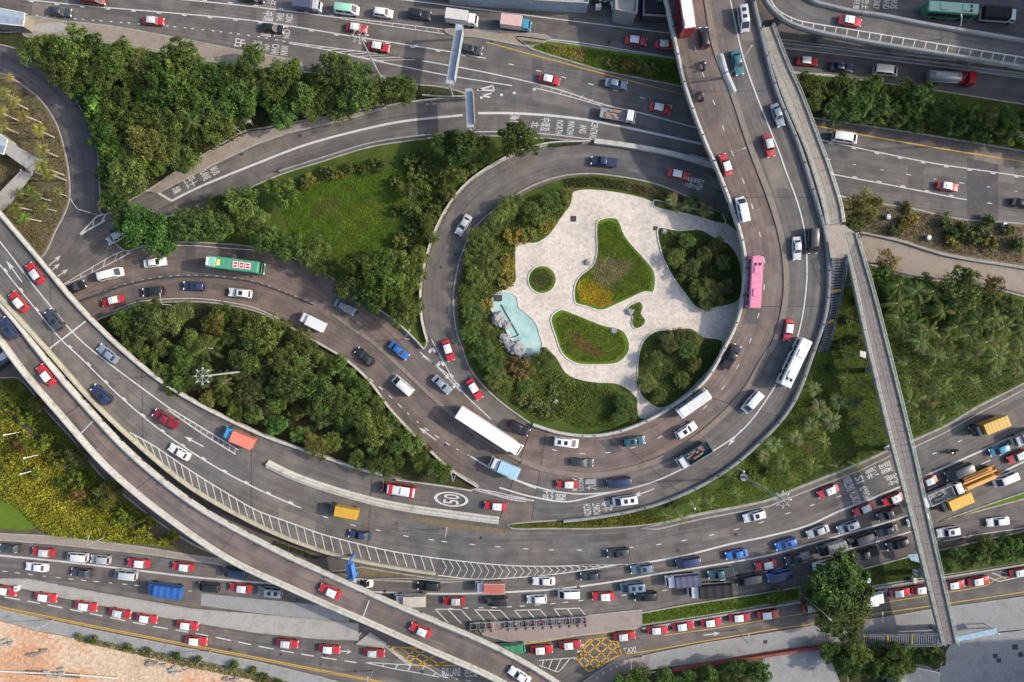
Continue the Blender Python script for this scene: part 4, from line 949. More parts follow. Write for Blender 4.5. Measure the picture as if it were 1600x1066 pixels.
def t_pickup():
    parts = []; b = MB()
    b.loft([ring(*q) for q in ((-2.55,.84,.45,1.0),(-2.5,.88,.4,1.05),(-.5,.9,.35,1.05),(.9,.9,.32,1.04),(2.0,.88,.34,.96),(2.4,.8,.4,.84),(2.5,.66,.44,.72))])
    a = (-.55,1.25,.84,1.0,-.40,.70,.70,1.66); cabin(b, *a)
    parts.append(('body', b.mesh('body', M['paint']), 'body', (0,0,0))); roofpanel(parts, -.46, .76, .74, 1.66)
    b = MB(); b.box(-2.4,-.65,-.72,.72,1.02,1.10,.02); parts.append(('cargo_cover', b.mesh('cargo_cover', M['matte']), 'load', (0,0,0)))
    glazing(parts, *a, split=False); wheels(parts, (-1.55,1.55), .9, .37); lamps(parts, -2.52, 2.42, .9, .8, .9); return parts
def t_van(L=4.7, hw=.90, H=1.92, nose=.55):
    parts = []; b = MB(); x0, x1 = -L/2, L/2
    b.loft([ring(*q) for q in ((x0,hw*.93,.36,1.05),(x0+.08,hw,.28,1.10),(x1-nose-.3,hw,.26,1.10),(x1-.25,hw*.93,.3,.98),(x1-.05,hw*.84,.36,.84),(x1,hw*.7,.4,.7))])
    a = (x0+.03,x1-nose*.55,hw*.95,1.06,x0+.12,x1-nose-.75,hw*.83,H); cabin(b, *a)
    parts.append(('body', b.mesh('body', M['paint']), 'body', (0,0,0))); roofpanel(parts, x0+.06, x1-nose-.68, hw*.88, H, crown=.06)
    glazing(parts, *a); wheels(parts, (x0+.9, x1-.85), hw, .32); lamps(parts, x0+.02, x1-.06, hw, .72, 1.0); return parts
def t_mpv():
    p = t_van(4.75,.90,1.80,.75)
    for i, x in enumerate((-1.35,-.1)):
        b = MB(); b.box(x-.34,x+.34,-.40,.40,1.86,1.895,.02); p.append(('sunroof', b.mesh('sunroof', M['glass']), None, (0,0,0)))
    return p
def t_minibus():
    p = t_van(6.6,1.02,2.55,.55)
    b = MB(); b.box(-1.9,-.5,-.62,.62,2.60,2.80,.08); p.append(('air_conditioner', b.mesh('air_conditioner', M['paint']), 'roof', (0,0,0))); 
    b = MB(); b.box(-2.9,-2.3,-.96,.96,2.575,2.63,.02); b.box(1.0,1.75,-.96,.96,2.575,2.63,.02); p.append(('roof_band', b.mesh('roof_band', M['paint']), 'load', (0,0,0)))
    return p
def t_bus(L=11.0, H=3.2, hw=1.25, deck2=False, kind=0):
    parts = []; b = MB(); x0, x1 = -L/2, L/2
    b.box(x0, x1, -hw, hw, .35, H, .18); parts.append(('body', b.mesh('body', M['paint']), 'body', (0,0,0)))
    for z0, z1 in (((1.25,2.0),(2.6,3.5)) if deck2 else ((1.35,2.55),)):
        quadpart(parts, 'windscreen', [(x1,-hw*.86,z0-.1),(x1,hw*.86,z0-.1),(x1,hw*.84,z1),(x1,-hw*.84,z1)], 'glass', .015)
        for s in (-1, 1):
            nwin = 7
            for i in range(nwin):
                a = x0+.5+(L-1.1)*i/nwin; c = a+(L-1.1)/nwin-.10
                quadpart(parts, 'side_window', [(a,s*hw,z0),(c,s*hw,z0),(c,s*hw,z1),(a,s*hw,z1)], 'glass', .012)
    b = MB(); b.box(x0+.12, x1-.12, -hw+.14, hw-.14, H-.01, H+.05, .03); parts.append(('roof', b.mesh('roof', M['paint']), 'roof', (0,0,0)))
    b = MB()
    for i in range(1, 9): x = x0+L*i/9; b.box(x-.03, x+.03, -hw+.2, hw-.2, H+.045, H+.062)
    parts.append(('roof_seam', b.mesh('roof_seam', M['steel']), None, (0,0,0)))
    if kind == 0:
        b = MB()
        for x in (x0+L*.30, x0+L*.74): b.box(x-.75,x+.75,-.62,.62,H+.04,H+.22,.08)
        parts.append(('air_conditioner', b.mesh('air_conditioner', M['paint']), 'load', (0,0,0)))
        b = MB()
        for y in (-.42,.42): b.box(x1-1.75,x1-1.25,y-.28,y+.28,H+.045,H+.075,.01)
        parts.append(('roof_vent', b.mesh('roof_vent', M['dark']), None, (0,0,0)))
    else:
        b = MB(); b.box(x0+.5,x0+1.9,-.9,.9,H+.04,H+.16,.06); parts.append(('engine_cover', b.mesh('engine_cover', M['paint']), 'load', (0,0,0)))
    wheels(parts, (x0+2.6, x1-2.4), hw, .50, .30); lamps(parts, x0, x1, hw, .75, .9)
    for s in (-1, 1):
        b = MB(); b.box(-.1,.1,-.18,.18,-.2,.2,.03); parts.append(('mirror', b.mesh('mirror', M['dark']), None, (x1+.12, s*(hw+.14), 1.9)))
    return parts
def t_truck(L=6.6, hw=1.02, kind='box', H=2.9, cab=1.75, cabH=2.15):
    parts = []; x0, x1 = -L/2, L/2; xc = x1-cab; b = MB()
    b.box(x0+.1, xc+.1, -.42, .42, .45, .75); parts.append(('chassis', b.mesh('chassis', M['dark']), None, (0,0,0)))
    b = MB(); w = hw*.95
    b.loft([[(x,-w*k,z0),(x,-w*k,z1-.12),(x,-w*k*.9,z1),(x,w*k*.9,z1),(x,w*k,z1-.12),(x,w*k,z0)] for x, k, z0, z1 in ((xc,1,.45,cabH),(xc+cab*.55,1,.45,cabH),(xc+cab*.70,.99,.45,cabH-.06),(x1-.16,.97,.45,1.35),(x1-.03,.95,.45,1.2),(x1,.9,.5,1.05))])
    parts.append(('cab', b.mesh('cab', M['paint']), 'body', (0,0,0)))
    quadpart(parts, 'windscreen', [(x1-.2,-w*.84,1.40),(x1-.2,w*.84,1.40),(xc+cab*.72,w*.82,cabH-.12),(xc+cab*.72,-w*.82,cabH-.12)], 'glass', .03)
    for s in (-1, 1): quadpart(parts, 'side_window', [(xc+.45,s*w,1.35),(x1-.4,s*w*.99,1.35),(xc+cab*.66,s*w*.985,cabH-.3),(xc+.5,s*w,cabH-.3)], 'glass', .012)
    xb = xc-.12; z = .80
    if kind == 'box':
        b = MB(); b.box(x0, xb, -hw, hw, z, H, .05); parts.append(('cargo_box', b.mesh('cargo_box', M['paint']), 'roof', (0,0,0)))
        b = MB()
        for s in (-1, 1): b.box(x0+.02, xb-.02, s*hw-.04, s*hw+.04, H-.16, H-.02)
        b.box(x0-.03, x0+.02, -hw*.9, hw*.9, z+.1, H-.1); parts.append(('box_trim', b.mesh('box_trim', M['paint']), 'load', (0,0,0)))
        b = MB(); nx = max(4, int((xb-x0)/.62))
        for i in range(1, nx): x = x0+(xb-x0)*i/nx; b.box(x-.035, x+.035, -hw+.06, hw-.06, H-.005, H+.028)
        parts.append(('roof_rib', b.mesh('roof_rib', M['paint']), 'roof', (0,0,0)))
    elif kind == 'tarp':
        b = MB(); b.box(x0, xb, -hw, hw, z, z+.9); parts.append(('cargo_bed', b.mesh('cargo_bed', M['paint']), 'body', (0,0,0)))
        b = MB(); r = []
        for i in range(9):
            x = x0-.04+(xb-x0+.08)*i/8; zz = H-.12+(.08 if i % 2 == 0 else 0)
            r.append([(x,-hw-.04,z+.7),(x,-hw-.02,zz-.15),(x,-hw*.75,zz),(x,0,zz+.10),(x,hw*.75,zz),(x,hw+.02,zz-.15),(x,hw+.04,z+.7)])
        b.loft(r); parts.append(('tarpaulin', b.mesh('tarpaulin', M['matte']), 'roof', (0,0,0)))
    elif kind in ('open', 'flat'):
        h = .55 if kind == 'flat' else 1.35; b = MB()
        b.box(x0, xb, -hw, hw, z, z+.12); b.box(x0, x0+.07, -hw, hw, z+.12, z+h); b.box(xb-.07, xb, -hw, hw, z+.12, z+h+.25)
        for s in (-1, 1): b.box(x0+.07, xb-.07, s*hw-.035, s*hw+.035, z+.12, z+h)
        parts.append(('cargo_bed', b.mesh('cargo_bed', M['paint']), 'roof', (0,0,0)))
        b = MB(); rr = random.Random(3)
        for i in range(14):
            x = rr.uniform(x0+.4, xb-.5); y = rr.uniform(-hw+.35, hw-.35); s = rr.uniform(.2,.5); b.box(x-s,x+s,y-s*.6,y+s*.6,z+.12,z+.2+rr.uniform(0,h*.5),.04)
        parts.append(('load', b.mesh('load', M['matte']), 'load', (0,0,0)))
    elif kind == 'tank':
        b = MB(); b.tube([(x0,0,1.75),(x0+.15,0,1.75),(xb-1.4,0,1.75),(xb-1.25,0,1.75)], [.8,1.0,1.0,.8], 18); parts.append(('tank', b.mesh('tank', M['paint'], True), 'roof', (0,0,0)))
        b = MB(); b.box(x0+.2,xb-1.5,-1.06,-.72,1.4,1.6); b.box(x0+.2,xb-1.5,.72,1.06,1.4,1.6); b.box(x0+1.2,xb-2.2,-.3,.3,2.72,2.84,.03); parts.append(('walkway', b.mesh('walkway', M['steel']), None, (0,0,0)))
        b = MB(); b.box(xb-1.1,xb-.3,-.9,.9,.8,1.9,.1); b.tube([(xb-1.0,-.5,1.9),(xb-.2,.6,2.3)], .09, 6); b.tube([(xb-.9,.5,1.95),(xb-.1,-.6,2.2)], .09, 6); parts.append(('pump', b.mesh('pump', M['paint']), 'body', (0,0,0)))
    elif kind == 'crane':
        b = MB(); b.box(x0, xb-1.2, -hw, hw, z, z+.5, .05); parts.append(('cargo_bed', b.mesh('cargo_bed', M['paint']), 'load', (0,0,0)))
        b = MB(); b.box(x0+1.2, xb-.5, .10, .85, 1.4, 2.5, .08); parts.append(('crane_base', b.mesh('crane_base', M['paint']), 'roof', (0,0,0)))
        b = MB(); b.box(x0+.4, xb-.3, -.70, -.35, 1.9, 2.3, .05); parts.append(('boom', b.mesh('boom', M['paint']), 'roof', (0,0,0)))
        b = MB()
        for i in range(5): b.tube([(x0+.2*i, -.9+.35*i, 1.4), (x0-.6+.3*i, .9-.2*i, 2.3)], .07, 6)
        b.box(x0-.5,x0+.3,-.9,.9,1.35,1.6,.05); parts.append(('outrigger', b.mesh('outrigger', M['rust'] if 'rust' in M else M['dark']), None, (0,0,0)))
    xs = (x0+1.1, x1-1.0) if L < 8 else (x0+1.2, x0+2.3, x1-1.2); wheels(parts, xs, hw, .42, .28); lamps(parts, x0+.03, x1-.02, hw, .75, .65); return parts
def t_moto():
    parts = []; b = MB()
    b.loft([[(x,-w,z0),(x,-w*.8,z1),(x,w*.8,z1),(x,w,z0)] for x, w, z0, z1 in ((-.75,.12,.62,.80),(-.35,.17,.5,.82),(.05,.2,.45,.92),(.35,.22,.5,1.0),(.6,.14,.62,.98),(.75,.08,.7,.9))]); parts.append(('body', b.mesh('body', M['paint'], False), 'body', (0,0,0)))
    b = MB(); b.box(-.72,.02,-.16,.16,.8,.9,.04); parts.append(('seat', b.mesh('seat', M['black']), None, (0,0,0)))
    b = MB(); b.tube([(.42,-.38,1.05),(.5,-.2,1.08),(.5,.2,1.08),(.42,.38,1.05)], .035, 6); parts.append(('handlebar', b.mesh('handlebar', M['dark']), None, (0,0,0)))
    b = MB(); b.tube([(0,-.07,0),(0,-.05,0),(0,.05,0),(0,.07,0)], [.27,.3,.3,.27], 14); m = b.mesh('wheel', M['black'])
    for x in (-.65,.72): parts.append(('wheel', m, None, (x,0,.3)))
    b = MB(); b.box(-1.02,-.7,-.2,.2,.9,1.2,.05); parts.append(('top_box', b.mesh('top_box', M['dark']), None, (0,0,0)))
    return parts

KINDS_V = {'taxi': (t_taxi, 'taxi', 1.0), 'sedan': (t_sedan, 'car', 1.0), 'hatch': (t_hatch, 'car', 1.0), 'suv': (t_suv, 'car', 1.2), 'pickup': (t_pickup, 'pickup', 1.1), 'van': (t_van, 'van', 1.4), 'mpv': (t_mpv, 'van', 1.3),
  'minibus': (t_minibus, 'minibus', 2.0), 'coach': (lambda: t_bus(9.7,3.1,1.10), 'bus', 3.0), 'decker': (lambda: t_bus(10.0,4.2,1.14,True,1), 'bus', 4.0), 'midcoach': (lambda: t_bus(7.0,2.8,1.0,False,1), 'bus', 2.6),
  'box': (lambda: t_truck(6.2), 'truck', 2.4), 'boxs': (lambda: t_truck(5.3,.95,'box',2.5,1.55,2.0), 'truck', 2.0), 'longbox': (lambda: t_truck(14.2,1.22,'box',3.8,2.0,2.9), 'truck', 3.2),
  'container': (lambda: t_truck(6.5,1.02,'box',3.2,1.45,2.4), 'truck', 3.0), 'tarp': (lambda: t_truck(6.8,1.1,'tarp',2.9), 'truck', 2.4), 'tarpl': (lambda: t_truck(8.2,1.15,'tarp',3.0,1.9,2.3), 'truck', 2.4), 'open': (lambda: t_truck(7.0,1.1,'open',2.4), 'truck', 1.8),
  'flat': (lambda: t_truck(6.9,1.08,'flat'), 'truck', 1.6), 'tank': (lambda: t_truck(9.6,1.2,'tank',2.8,1.9,2.6), 'truck', 2.2), 'crane': (lambda: t_truck(9.6,1.2,'crane',2.8,1.8,2.5), 'truck', 2.0), 'moto': (t_moto, 'motorcycle', .8)}
VCACHE = {}
SUBPART = {'windscreen':('cab',),'side_window':('cab',),'roof_sign':('roof',),'sunroof':('roof',),'air_conditioner':('roof',),'roof_vent':('roof',),'engine_cover':('roof',),'roof_band':('roof',),'load':('cargo_bed',),'box_trim':('cargo_box',),'top_box':('body',),'boom':('crane_base',),'roof_rib':('cargo_box',),'roof_seam':('roof',)}
VNAME = {'taxi':'taxi','sedan':'car','hatch':'hatchback_car','suv':'suv_car','pickup':'pickup','van':'van','mpv':'people_carrier','minibus':'minibus','coach':'coach_bus','decker':'double_decker_bus','midcoach':'coach_bus','moto':'motorcycle'}
def vehicle(kind, px, py, ang, rd, body, label, roof=None, load=None, group=None, scale=1.0):
    if kind not in VCACHE: VCACHE[kind] = KINDS_V[kind][0]()
    _, cat, ht = KINDS_V[kind]; z = zfun(ROADS[rd]); h = math.radians(ang); d = 12.0
    zr = z(px, py) + (.035 if not rd else .0)
    sl = (z(px+math.cos(h)*d, py-math.sin(h)*d) - z(px-math.cos(h)*d, py+math.sin(h)*d)) / (2*d/PXM)
    p = P(px, py, zr + ht); p.z = zr
    o = link(VNAME.get(kind, 'truck'), None, None, label, cat, group, loc=p)
    o.rotation_euler = (0, -math.atan(sl), h); o.empty_display_size = .5; o.scale = (scale*(.96 if kind in ('sedan','suv') else 1.0),)*3
    j = random.uniform(.90, 1.10) if (roof or body) in ('white','cream') else random.uniform(.75, 1.15); cols = {'body': C[body], 'roof': C[roof or body], 'load': C[load or roof or body]}
    made = {}
    for (nm, me, ck, loc) in sorted(VCACHE[kind], key=lambda q: q[0] in SUBPART):
        host = next((made[h] for h in SUBPART.get(nm, ()) if h in made), o); c = link(nm, me, host, loc=loc); made.setdefault(nm, c)
        if ck: q = cols[ck]; c.color = (q[0]*j, q[1]*j, q[2]*j, 1)
    return o
M['rust'] = plain('rusty_steel', (.12,.07,.045), .7, 0, .3, .3)

def taxi(x, y, a, rd, label, group=None): return vehicle('taxi', x+random.uniform(-1,1), y+random.uniform(-.7,.7), a+random.uniform(-2,2), rd, 'red', label, random.choice(('white','white','silverwhite')), group=group, scale=.91*random.uniform(.97,1.03))
V = vehicle
# top highway, west to east
V('van',143,-3,-6,'','maroon','maroon van cut by the top edge of the view above the highway')
V('sedan',92,17,-6,'','dark','dark saloon beside the small roofed building at the top edge',scale=1.02)
taxi(238,31,-5,'','red taxi alone in the lane beside the top wood')
V('sedan',395,-4,-6,'','black','black car at the top edge beside the small road lettering')
V('boxs',479,5,-7,'','silver','small truck with blue grey box at the top edge',roof='tarp')
V('van',541,13,-7,'','white','white van with pale green roof between the small truck and a white car',roof='lime')
V('hatch',598,19,-8,'','white','white hatchback in the top lane beside a black car')
V('suv',655,21,-8,'','black','black four wheel drive car behind the white and blue truck')
V('box',721,25,-8,'','white','white box truck with a blue side band next to the big gantry',roof='cream',load='blue')
V('box',806,33,-8,'','cyan','truck with bright blue cab and pink patterned white box',roof='rosy',load='white',scale=.95)
V('sedan',425,43,-7,'','black','black car driving over the white road lettering')
taxi(558,43,-8,'','taxi under the head of the tall light mast')
taxi(592,72,-9,'','taxi beside the pole of the tall light mast')
V('suv',737,76,-8,'','dark','dark car just past the big sign gantry',scale=.95)
taxi(993,63,-5,'','taxi above the wedge of yellow shrubs')
taxi(1040,69,-5,'','taxi half hidden under the edge of the curved flyover')
taxi(859,124,-12,'','taxi beside the hatched line below the flower wedge')
V('sedan',963,130,-10,'','bluegrey','blue grey saloon below the yellow shrub wedge')
V('flat',966,178,-10,'','white','white cab truck with empty grey flat bed on the ramp',roof='grey',load='rust')
taxi(1032,168,-11,'','taxi beside the double line ahead of the flat bed truck')
V('pickup',944,252,174,'','navy','dark blue pickup on the loop road above the garden',load='navy')
taxi(1061,272,-11,'','taxi on the loop road next to the white lettering')
V('sedan',724,351,239,'','silver','silver saloon with glass roof alone on the loop road')
taxi(700,548,-72,'','taxi coming down the loop road past the painted chevrons')
taxi(741,608,-57,'','taxi where the loop road joins the slip road')
# right hand highway
taxi(1263,95,-4,'','taxi beside the walkway on the upper right carriageway')
V('sedan',1316,104,-6,'','navy','dark blue open car between a taxi and a white van')
V('van',1386,109,-6,'','cream','cream white van above the dark hedge trees')
V('tank',1490,119,-4,'','red','tank truck with red cab and grey tank',roof='grey')
V('van',1322,214,-8,'','white','white van next to the yellow line on the right hand highway',scale=1.03)
taxi(1483,291,-9,'','taxi beside the dark resurfaced patch')
V('sedan',1600,317,-9,'','black','black car cut by the right edge of the view')
taxi(1330,32,-9,'Q','taxi on the hatched flyover ramp')
V('coach',1490,12,-4,'','green','green coach at the top right edge',roof='lime',load='lime')
V('tarp',1566,20,-4,'','white','truck with black cover and white cab at the top right corner',roof='black')
# curved flyover
C['busred'] = (.22,.014,.018)
V('decker',1072,2,98,'F','busred','red double decker bus with white roof at the top of the flyover',roof='white',load='white')
V('hatch',1101,58,95,'F','black','small black car behind the double decker bus')
V('mpv',1163,28,-82,'F','silver','silver people carrier with two roof windows near the top of the flyover')
V('sedan',1153,97,-77,'F','teal','dark teal car under the gantry beam on the flyover',scale=1.05)
V('sedan',1216,179,-70,'F','steel','blue silver saloon by the outer walkway of the flyover')
taxi(1202,227,-75,'F','taxi beside the white line on the flyover next to the blue saloon')
taxi(1134,257,110,'F','taxi by the inner parapet of the flyover above the white van')
V('van',1161,326,104,'F','white','white van by the inner parapet of the flyover')
V('coach',1182,438,89,'F','pink','pink coach with a white front on the flyover',roof='pink',load='pink')
V('sedan',1246,387,-86,'F','silver','silver saloon with open roof beside the dark people carrier')
V('van',1272,375,-88,'F','dark','dark grey van beside the walkway junction')
taxi(1233,516,-98,'F','taxi ahead of the long white coach')
V('coach',1245,566,-114,'F','white','long white coach on the outer side of the flyover')
V('pickup',1144,557,61,'F','black','black pickup beside the inner parapet near the bottom of the garden')
V('midcoach',1086,631,36,'F','white','white coach roofed vehicle by the inner parapet below the garden')
V('suv',1073,673,33,'F','white','white car with black roof window behind the white coach')
V('van',1177,628,-130,'F','white','white van in the outer lane under the long coach')
V('open',1085,712,-148,'F','white','open topped truck with white cab and rusty load',roof='teal',load='rust')
V('suv',991,690,8,'F','teal','dark car with silver bonnet on the flyover bend')
V('mpv',885,692,-6,'F','white','white people carrier with two roof windows on the flyover bend')
V('sedan',910,723,-3,'F','dark','dark saloon beside the brown median on the bend')
V('suv',811,669,-27,'','black','black car just ahead of the long white truck')
V('longbox',765,675,-33,'','white','very long white box truck merging onto the bend',scale=1.0)
V('boxs',788,731,157,'','white','truck with pale blue box and white cab beside the long truck',roof='sky',load='sky',scale=1.12)
taxi(887,757,178,'F','taxi on the bus lane lettering side of the bend')
V('van',968,755,188,'F','navy','navy blue van behind the taxi on the bend')
V('mpv',977,783,188,'F','white','white people carrier beside the painted arrow on the outer bend')
# slip road
V('hatch',180,370,210,'','silver','silver hatchback half under the dark tree at the fork')
V('van',171,428,14,'','white','white van beside the gore stripes on the slip road')
V('sedan',115,450,25,'','black','black car emerging from under the grey flyover')
V('sedan',241,410,7,'','white','white saloon under the tree on the slip road')
V('decker',363,413,-7,'','green','green double decker bus with pictures on its roof',roof='green',load='lime')
DECK = bpy.data.objects['double_decker_bus.001'] if 'double_decker_bus.001' in bpy.data.objects else None
taxi(174,470,193,'','taxi beside the shrubs on the slip road near the grey flyover')
V('suv',239,455,186,'','black','black car following the taxi on the slip road')
V('suv',303,447,177,'','navy','navy car below the divider on the slip road')
V('suv',374,458,174,'','white','white car with black roof window on the slip road')
V('boxs',487,503,154,'','white','white box truck at the bend of the slip road')
V('sedan',538,480,-29,'','steel','pale blue saloon beside the trees on the slip road')
V('sedan',570,558,139,'','black','black saloon at the edge of the lower wood')
V('sedan',623,548,-38,'','blue','bright blue sports car on the slip road')
V('sedan',690,601,-43,'','steel','blue grey saloon beside the painted chevrons')
V('van',629,603,139,'','white','white van at the edge of the lower wood')
# grey flyover and lower carriageway
taxi(53,427,126,'G','taxi nearest the fork on the grey flyover')
taxi(27,471,128,'G','taxi beside the nose of the yellowish parapet')
V('suv',83,500,126,'G','dark','dark car between the taxis on the grey flyover')
V('sedan',167,553,140,'G','steel','steel blue car in the outer lane of the grey flyover')
V('suv',157,617,138,'G','navy','navy car beside the yellowish parapet')
V('pickup',257,655,147,'G','maroon','dark red pickup on the grey flyover',load='maroon')
V('sedan',279,707,149,'G','white','white open roofed car on the grey flyover beside the hatching')
V('box',369,684,156,'G','cyan','truck with a blue cab and orange red box',roof='salmon',load='salmon')
V('minibus',622,766,171,'','red','long red minibus with white roof',roof='white',load='red')
taxi(774,791,176,'','taxi next to the round speed marking')
V('container',533,801,169,'G','dark','yellow container truck on the lower carriageway near the dividing wall',roof='yellow',load='yellow',scale=.9)
V('sedan',562,837,171,'G','navy','dark saloon beside the pale streak on the lower carriageway')
taxi(1295,768,203,'','taxi on the lower carriageway beside the concrete verge')
V('suv',1180,807,196,'','white','white car alone on the lower carriageway below the palms')
V('suv',967,865,185,'','dark','dark car alone above the chevron stripes')
V('container',1552,667,202,'','dark','yellow container truck in the lane next to the palm grove',roof='yellow',load='yellow')
V('moto',1489,706,202,'','black','motorcycle between the yellow container trucks')
V('hatch',1563,703,201,'','cyan','bright blue hatchback with white bundles behind it')
V('boxs',1606,684,202,'','silver','silver truck cut by the right edge behind the blue car')
taxi(1592,714,203,'','taxi cut by the right edge of the jam')
V('van',1500,738,203,'','dark','dark grey van beside the crane truck',scale=1.12)
taxi(1451,753,203,'','taxi just right of the footbridge in the jam')
V('crane',1525,752,203,'','white','crane truck with white cab and orange crane',roof='orange',load='orange')
V('van',1573,750,203,'','white','white van with dark blue front behind the crane truck',load='white',scale=.98)
V('container',1497,787,203,'','dark','yellow container truck beside the grass splitter',roof='yellow',load='yellow',scale=.95)
V('open',1463,778,203,'','white','open white truck half under the footbridge',roof='cream',load='grey')
taxi(1396,781,203,'','taxi tucked against the footbridge in the jam')
taxi(1350,796,204,'','taxi second from the footbridge beside the white line')
V('pickup',1391,803,202,'','dark','dark pickup below the taxi at the footbridge',load='black')
V('sedan',1279,831,200,'','silver','silver saloon with glass roof in the jam',scale=1.02)
V('suv',1327,824,201,'','steel','silver blue car between the silver saloon and the dark pickup')
V('suv',1230,851,198,'','blue','blue car ahead of the silver saloon in the jam',scale=.98)
taxi(1197,884,190,'','taxi in the middle of the jam left of the big tree')
V('pickup',1247,872,196,'','dark','dark pickup behind the taxi in the middle of the jam',load='grey')
V('boxs',1302,858,197,'','dark','dark small truck in the jam above the white minibus',roof='grey',load='grey')
V('van',1347,844,199,'','dark','charcoal van in the jam above the solid line')
V('sedan',1387,830,199,'','dark','dark saloon deep in the jam beside the footbridge')
V('pickup',1354,867,196,'','black','black pickup just above the grass under the footbridge',load='black')
V('suv',1404,851,198,'','black','black car half under the footbridge in the jam')
V('mpv',1291,884,192,'','white','white people carrier under the top of the big tree')
V('van',1219,901,193,'','blue','blue van left of the big tree',roof='navy')
V('sedan',1436,813,198,'','white','white car hidden under the footbridge')
V('suv',1484,832,189,'','white','white car on the branch road next to the footbridge')
V('sedan',1561,816,187,'','white','white saloon farther along the branch road')
V('sedan',850,909,180,'','white','white saloon with black roof in the upper queue')
V('hatch',839,937,182,'','white','white hatchback beside the white van in the lower queue')
V('van',889,930,181,'','white','white van in the lower queue above the motorcycles',scale=.9)
V('sedan',925,901,184,'','dark','dark saloon behind the white black roofed saloon')
V('suv',1004,890,187,'','bluegrey','blue grey car in the upper queue below the lone dark car')
V('van',1076,880,190,'','navy','dark blue van in the upper queue above the truck with purple cover')
taxi(943,933,180,'','taxi between the white van and the black car in the lower queue')
V('mpv',989,919,185,'','bluegrey','blue grey people carrier in the middle queue')
V('suv',1010,933,183,'','black','black car right behind the taxi in the lower queue')
V('tarp',1068,910,186,'','white','truck with white cab and purple blue cover',roof='tarp',scale=.95)
V('tarpl',1110,925,184,'','white','longer truck with white cab and black cover above the grass verge',roof='black')
V('pickup',1127,897,188,'','teal','dark teal pickup behind the truck with purple cover',load='dark')
V('van',1171,907,190,'','dark','dark van behind the black covered truck')
V('sedan',1152,867,191,'','blue','blue saloon in the upper queue left of the blue four wheel drive')
# jam, west part
V('sedan',15,858,177,'','dark','dark saloon nearest the left edge in the upper queue')
taxi(66,864,176,'','taxi third from the left edge in the bottom left upper queue')
V('van',118,872,175,'','white','white van between two taxis in the upper queue',scale=.85)
V('hatch',156,875,175,'','silver','silver hatchback following the white van in the upper queue')
taxi(215,881,175,'','taxi behind the silver hatchback in the upper queue')
taxi(285,887,174,'','taxi below the tip of the yellow shrubs in the upper queue')
V('van',366,896,174,'','navy','navy van against the narrow flyover')
V('sedan',56,887,175,'','white','white saloon with open roof in the second queue')
V('sedan',127,896,174,'','dark','dark saloon in the second queue below the white van')
V('van',194,900,174,'','silver','silver van in the second queue ahead of the blue truck',scale=.92)
V('tarp',254,925,173,'','blue','bright blue covered truck beside the concrete median',roof='blue',load='blue')
V('van',325,919,175,'','black','black van behind the blue truck',scale=.88)
taxi(375,920,175,'','taxi behind the black van next to the narrow flyover')
V('mpv',421,926,175,'','steel','silver blue people carrier under the edge of the narrow flyover')
V('sedan',565,912,178,'','white','white saloon with black roof half under the narrow flyover',roof='black')
V('suv',670,917,180,'','black','black car below the end of the yellowish parapet')
V('box',765,920,180,'','white','truck with white cab and orange patterned box',roof='salmon',load='white',scale=.92)
V('box',640,940,182,'','white','white box truck with a brown stripe beside the narrow flyover',roof='cream',load='brown')
taxi(709,940,181,'','taxi behind the white box truck with the brown stripe')
V('van',776,941,181,'','black','black van beside the parking bays',scale=.9)
# narrow flyover
V('suv',11,513,127,'K','navy','dark blue car at the upper end of the narrow flyover')
taxi(70,586,128,'K','taxi at the upper end of the narrow flyover')
taxi(515,925,155,'K','taxi halfway down the narrow flyover')
taxi(657,987,154,'K','taxi on the narrow flyover above the yellow box marking')
V('sedan',812,1057,148,'K','white','white car at the bottom edge on the narrow flyover')
V('coach',-8,566,215,'','navy','navy bus showing under the left end of the narrow flyover',roof='navy',load='white')
# taxi road
for x, y, a, lab in ((7,924,-10,'taxi cut by the left edge in the taxi lane'),(70,935,-9,'taxi beside the white post in the taxi lane'),(133,949,-10,'taxi third from the left edge in the taxi lane'),(187,959,-10,'first of the two taxis almost touching in the taxi lane'),(227,967,-10,'second of the two taxis almost touching in the taxi lane'),
    (292,979,-9,'taxi above the lone taxi at the yellow line'),(305,1003,-6,'lone taxi on the yellow line by the building site'),(449,1007,-5,'taxi left of the painted arrow in the taxi lane'),(514,1015,-4,'taxi at the tail of the painted arrow'),(584,1021,-4,'taxi beside the small triangular island'),
    (847,1016,4,'taxi behind the green truck under the narrow flyover'),(891,1009,7,'taxi at the corner of the yellow box'),(976,996,8,'taxi leaving the yellow box'),(1028,985,5,'first taxi on the rank below the grass verge'),(1069,980,6,'second taxi on the rank below the grass verge'),(1113,973,8,'third taxi on the rank above the painted arrow'),(1157,966,6,'fourth taxi on the rank below the grass verge'),(1201,961,7,'fifth taxi on the rank below the grass verge'),
    (1270,950,8,'taxi under the lamp beside the big tree'),(1408,928,8,'taxi between the white truck and the footbridge'),(1442,922,8,'taxi half under the footbridge on the taxi road'),(1492,915,8,'first taxi right of the footbridge on the taxi road'),(1531,909,8,'second taxi right of the footbridge on the taxi road'),(1595,895,8,'taxi beside the yellow box at the right edge')):
    taxi(x, y, a, '', lab, 'taxis queueing on the taxi road')
V('boxs',1362,938,8,'','white','white box truck beside the big tree on the taxi road',scale=1.05)
V('tarp',797,1018,3,'','green','green truck half under the narrow flyover',roof='green',scale=.85)
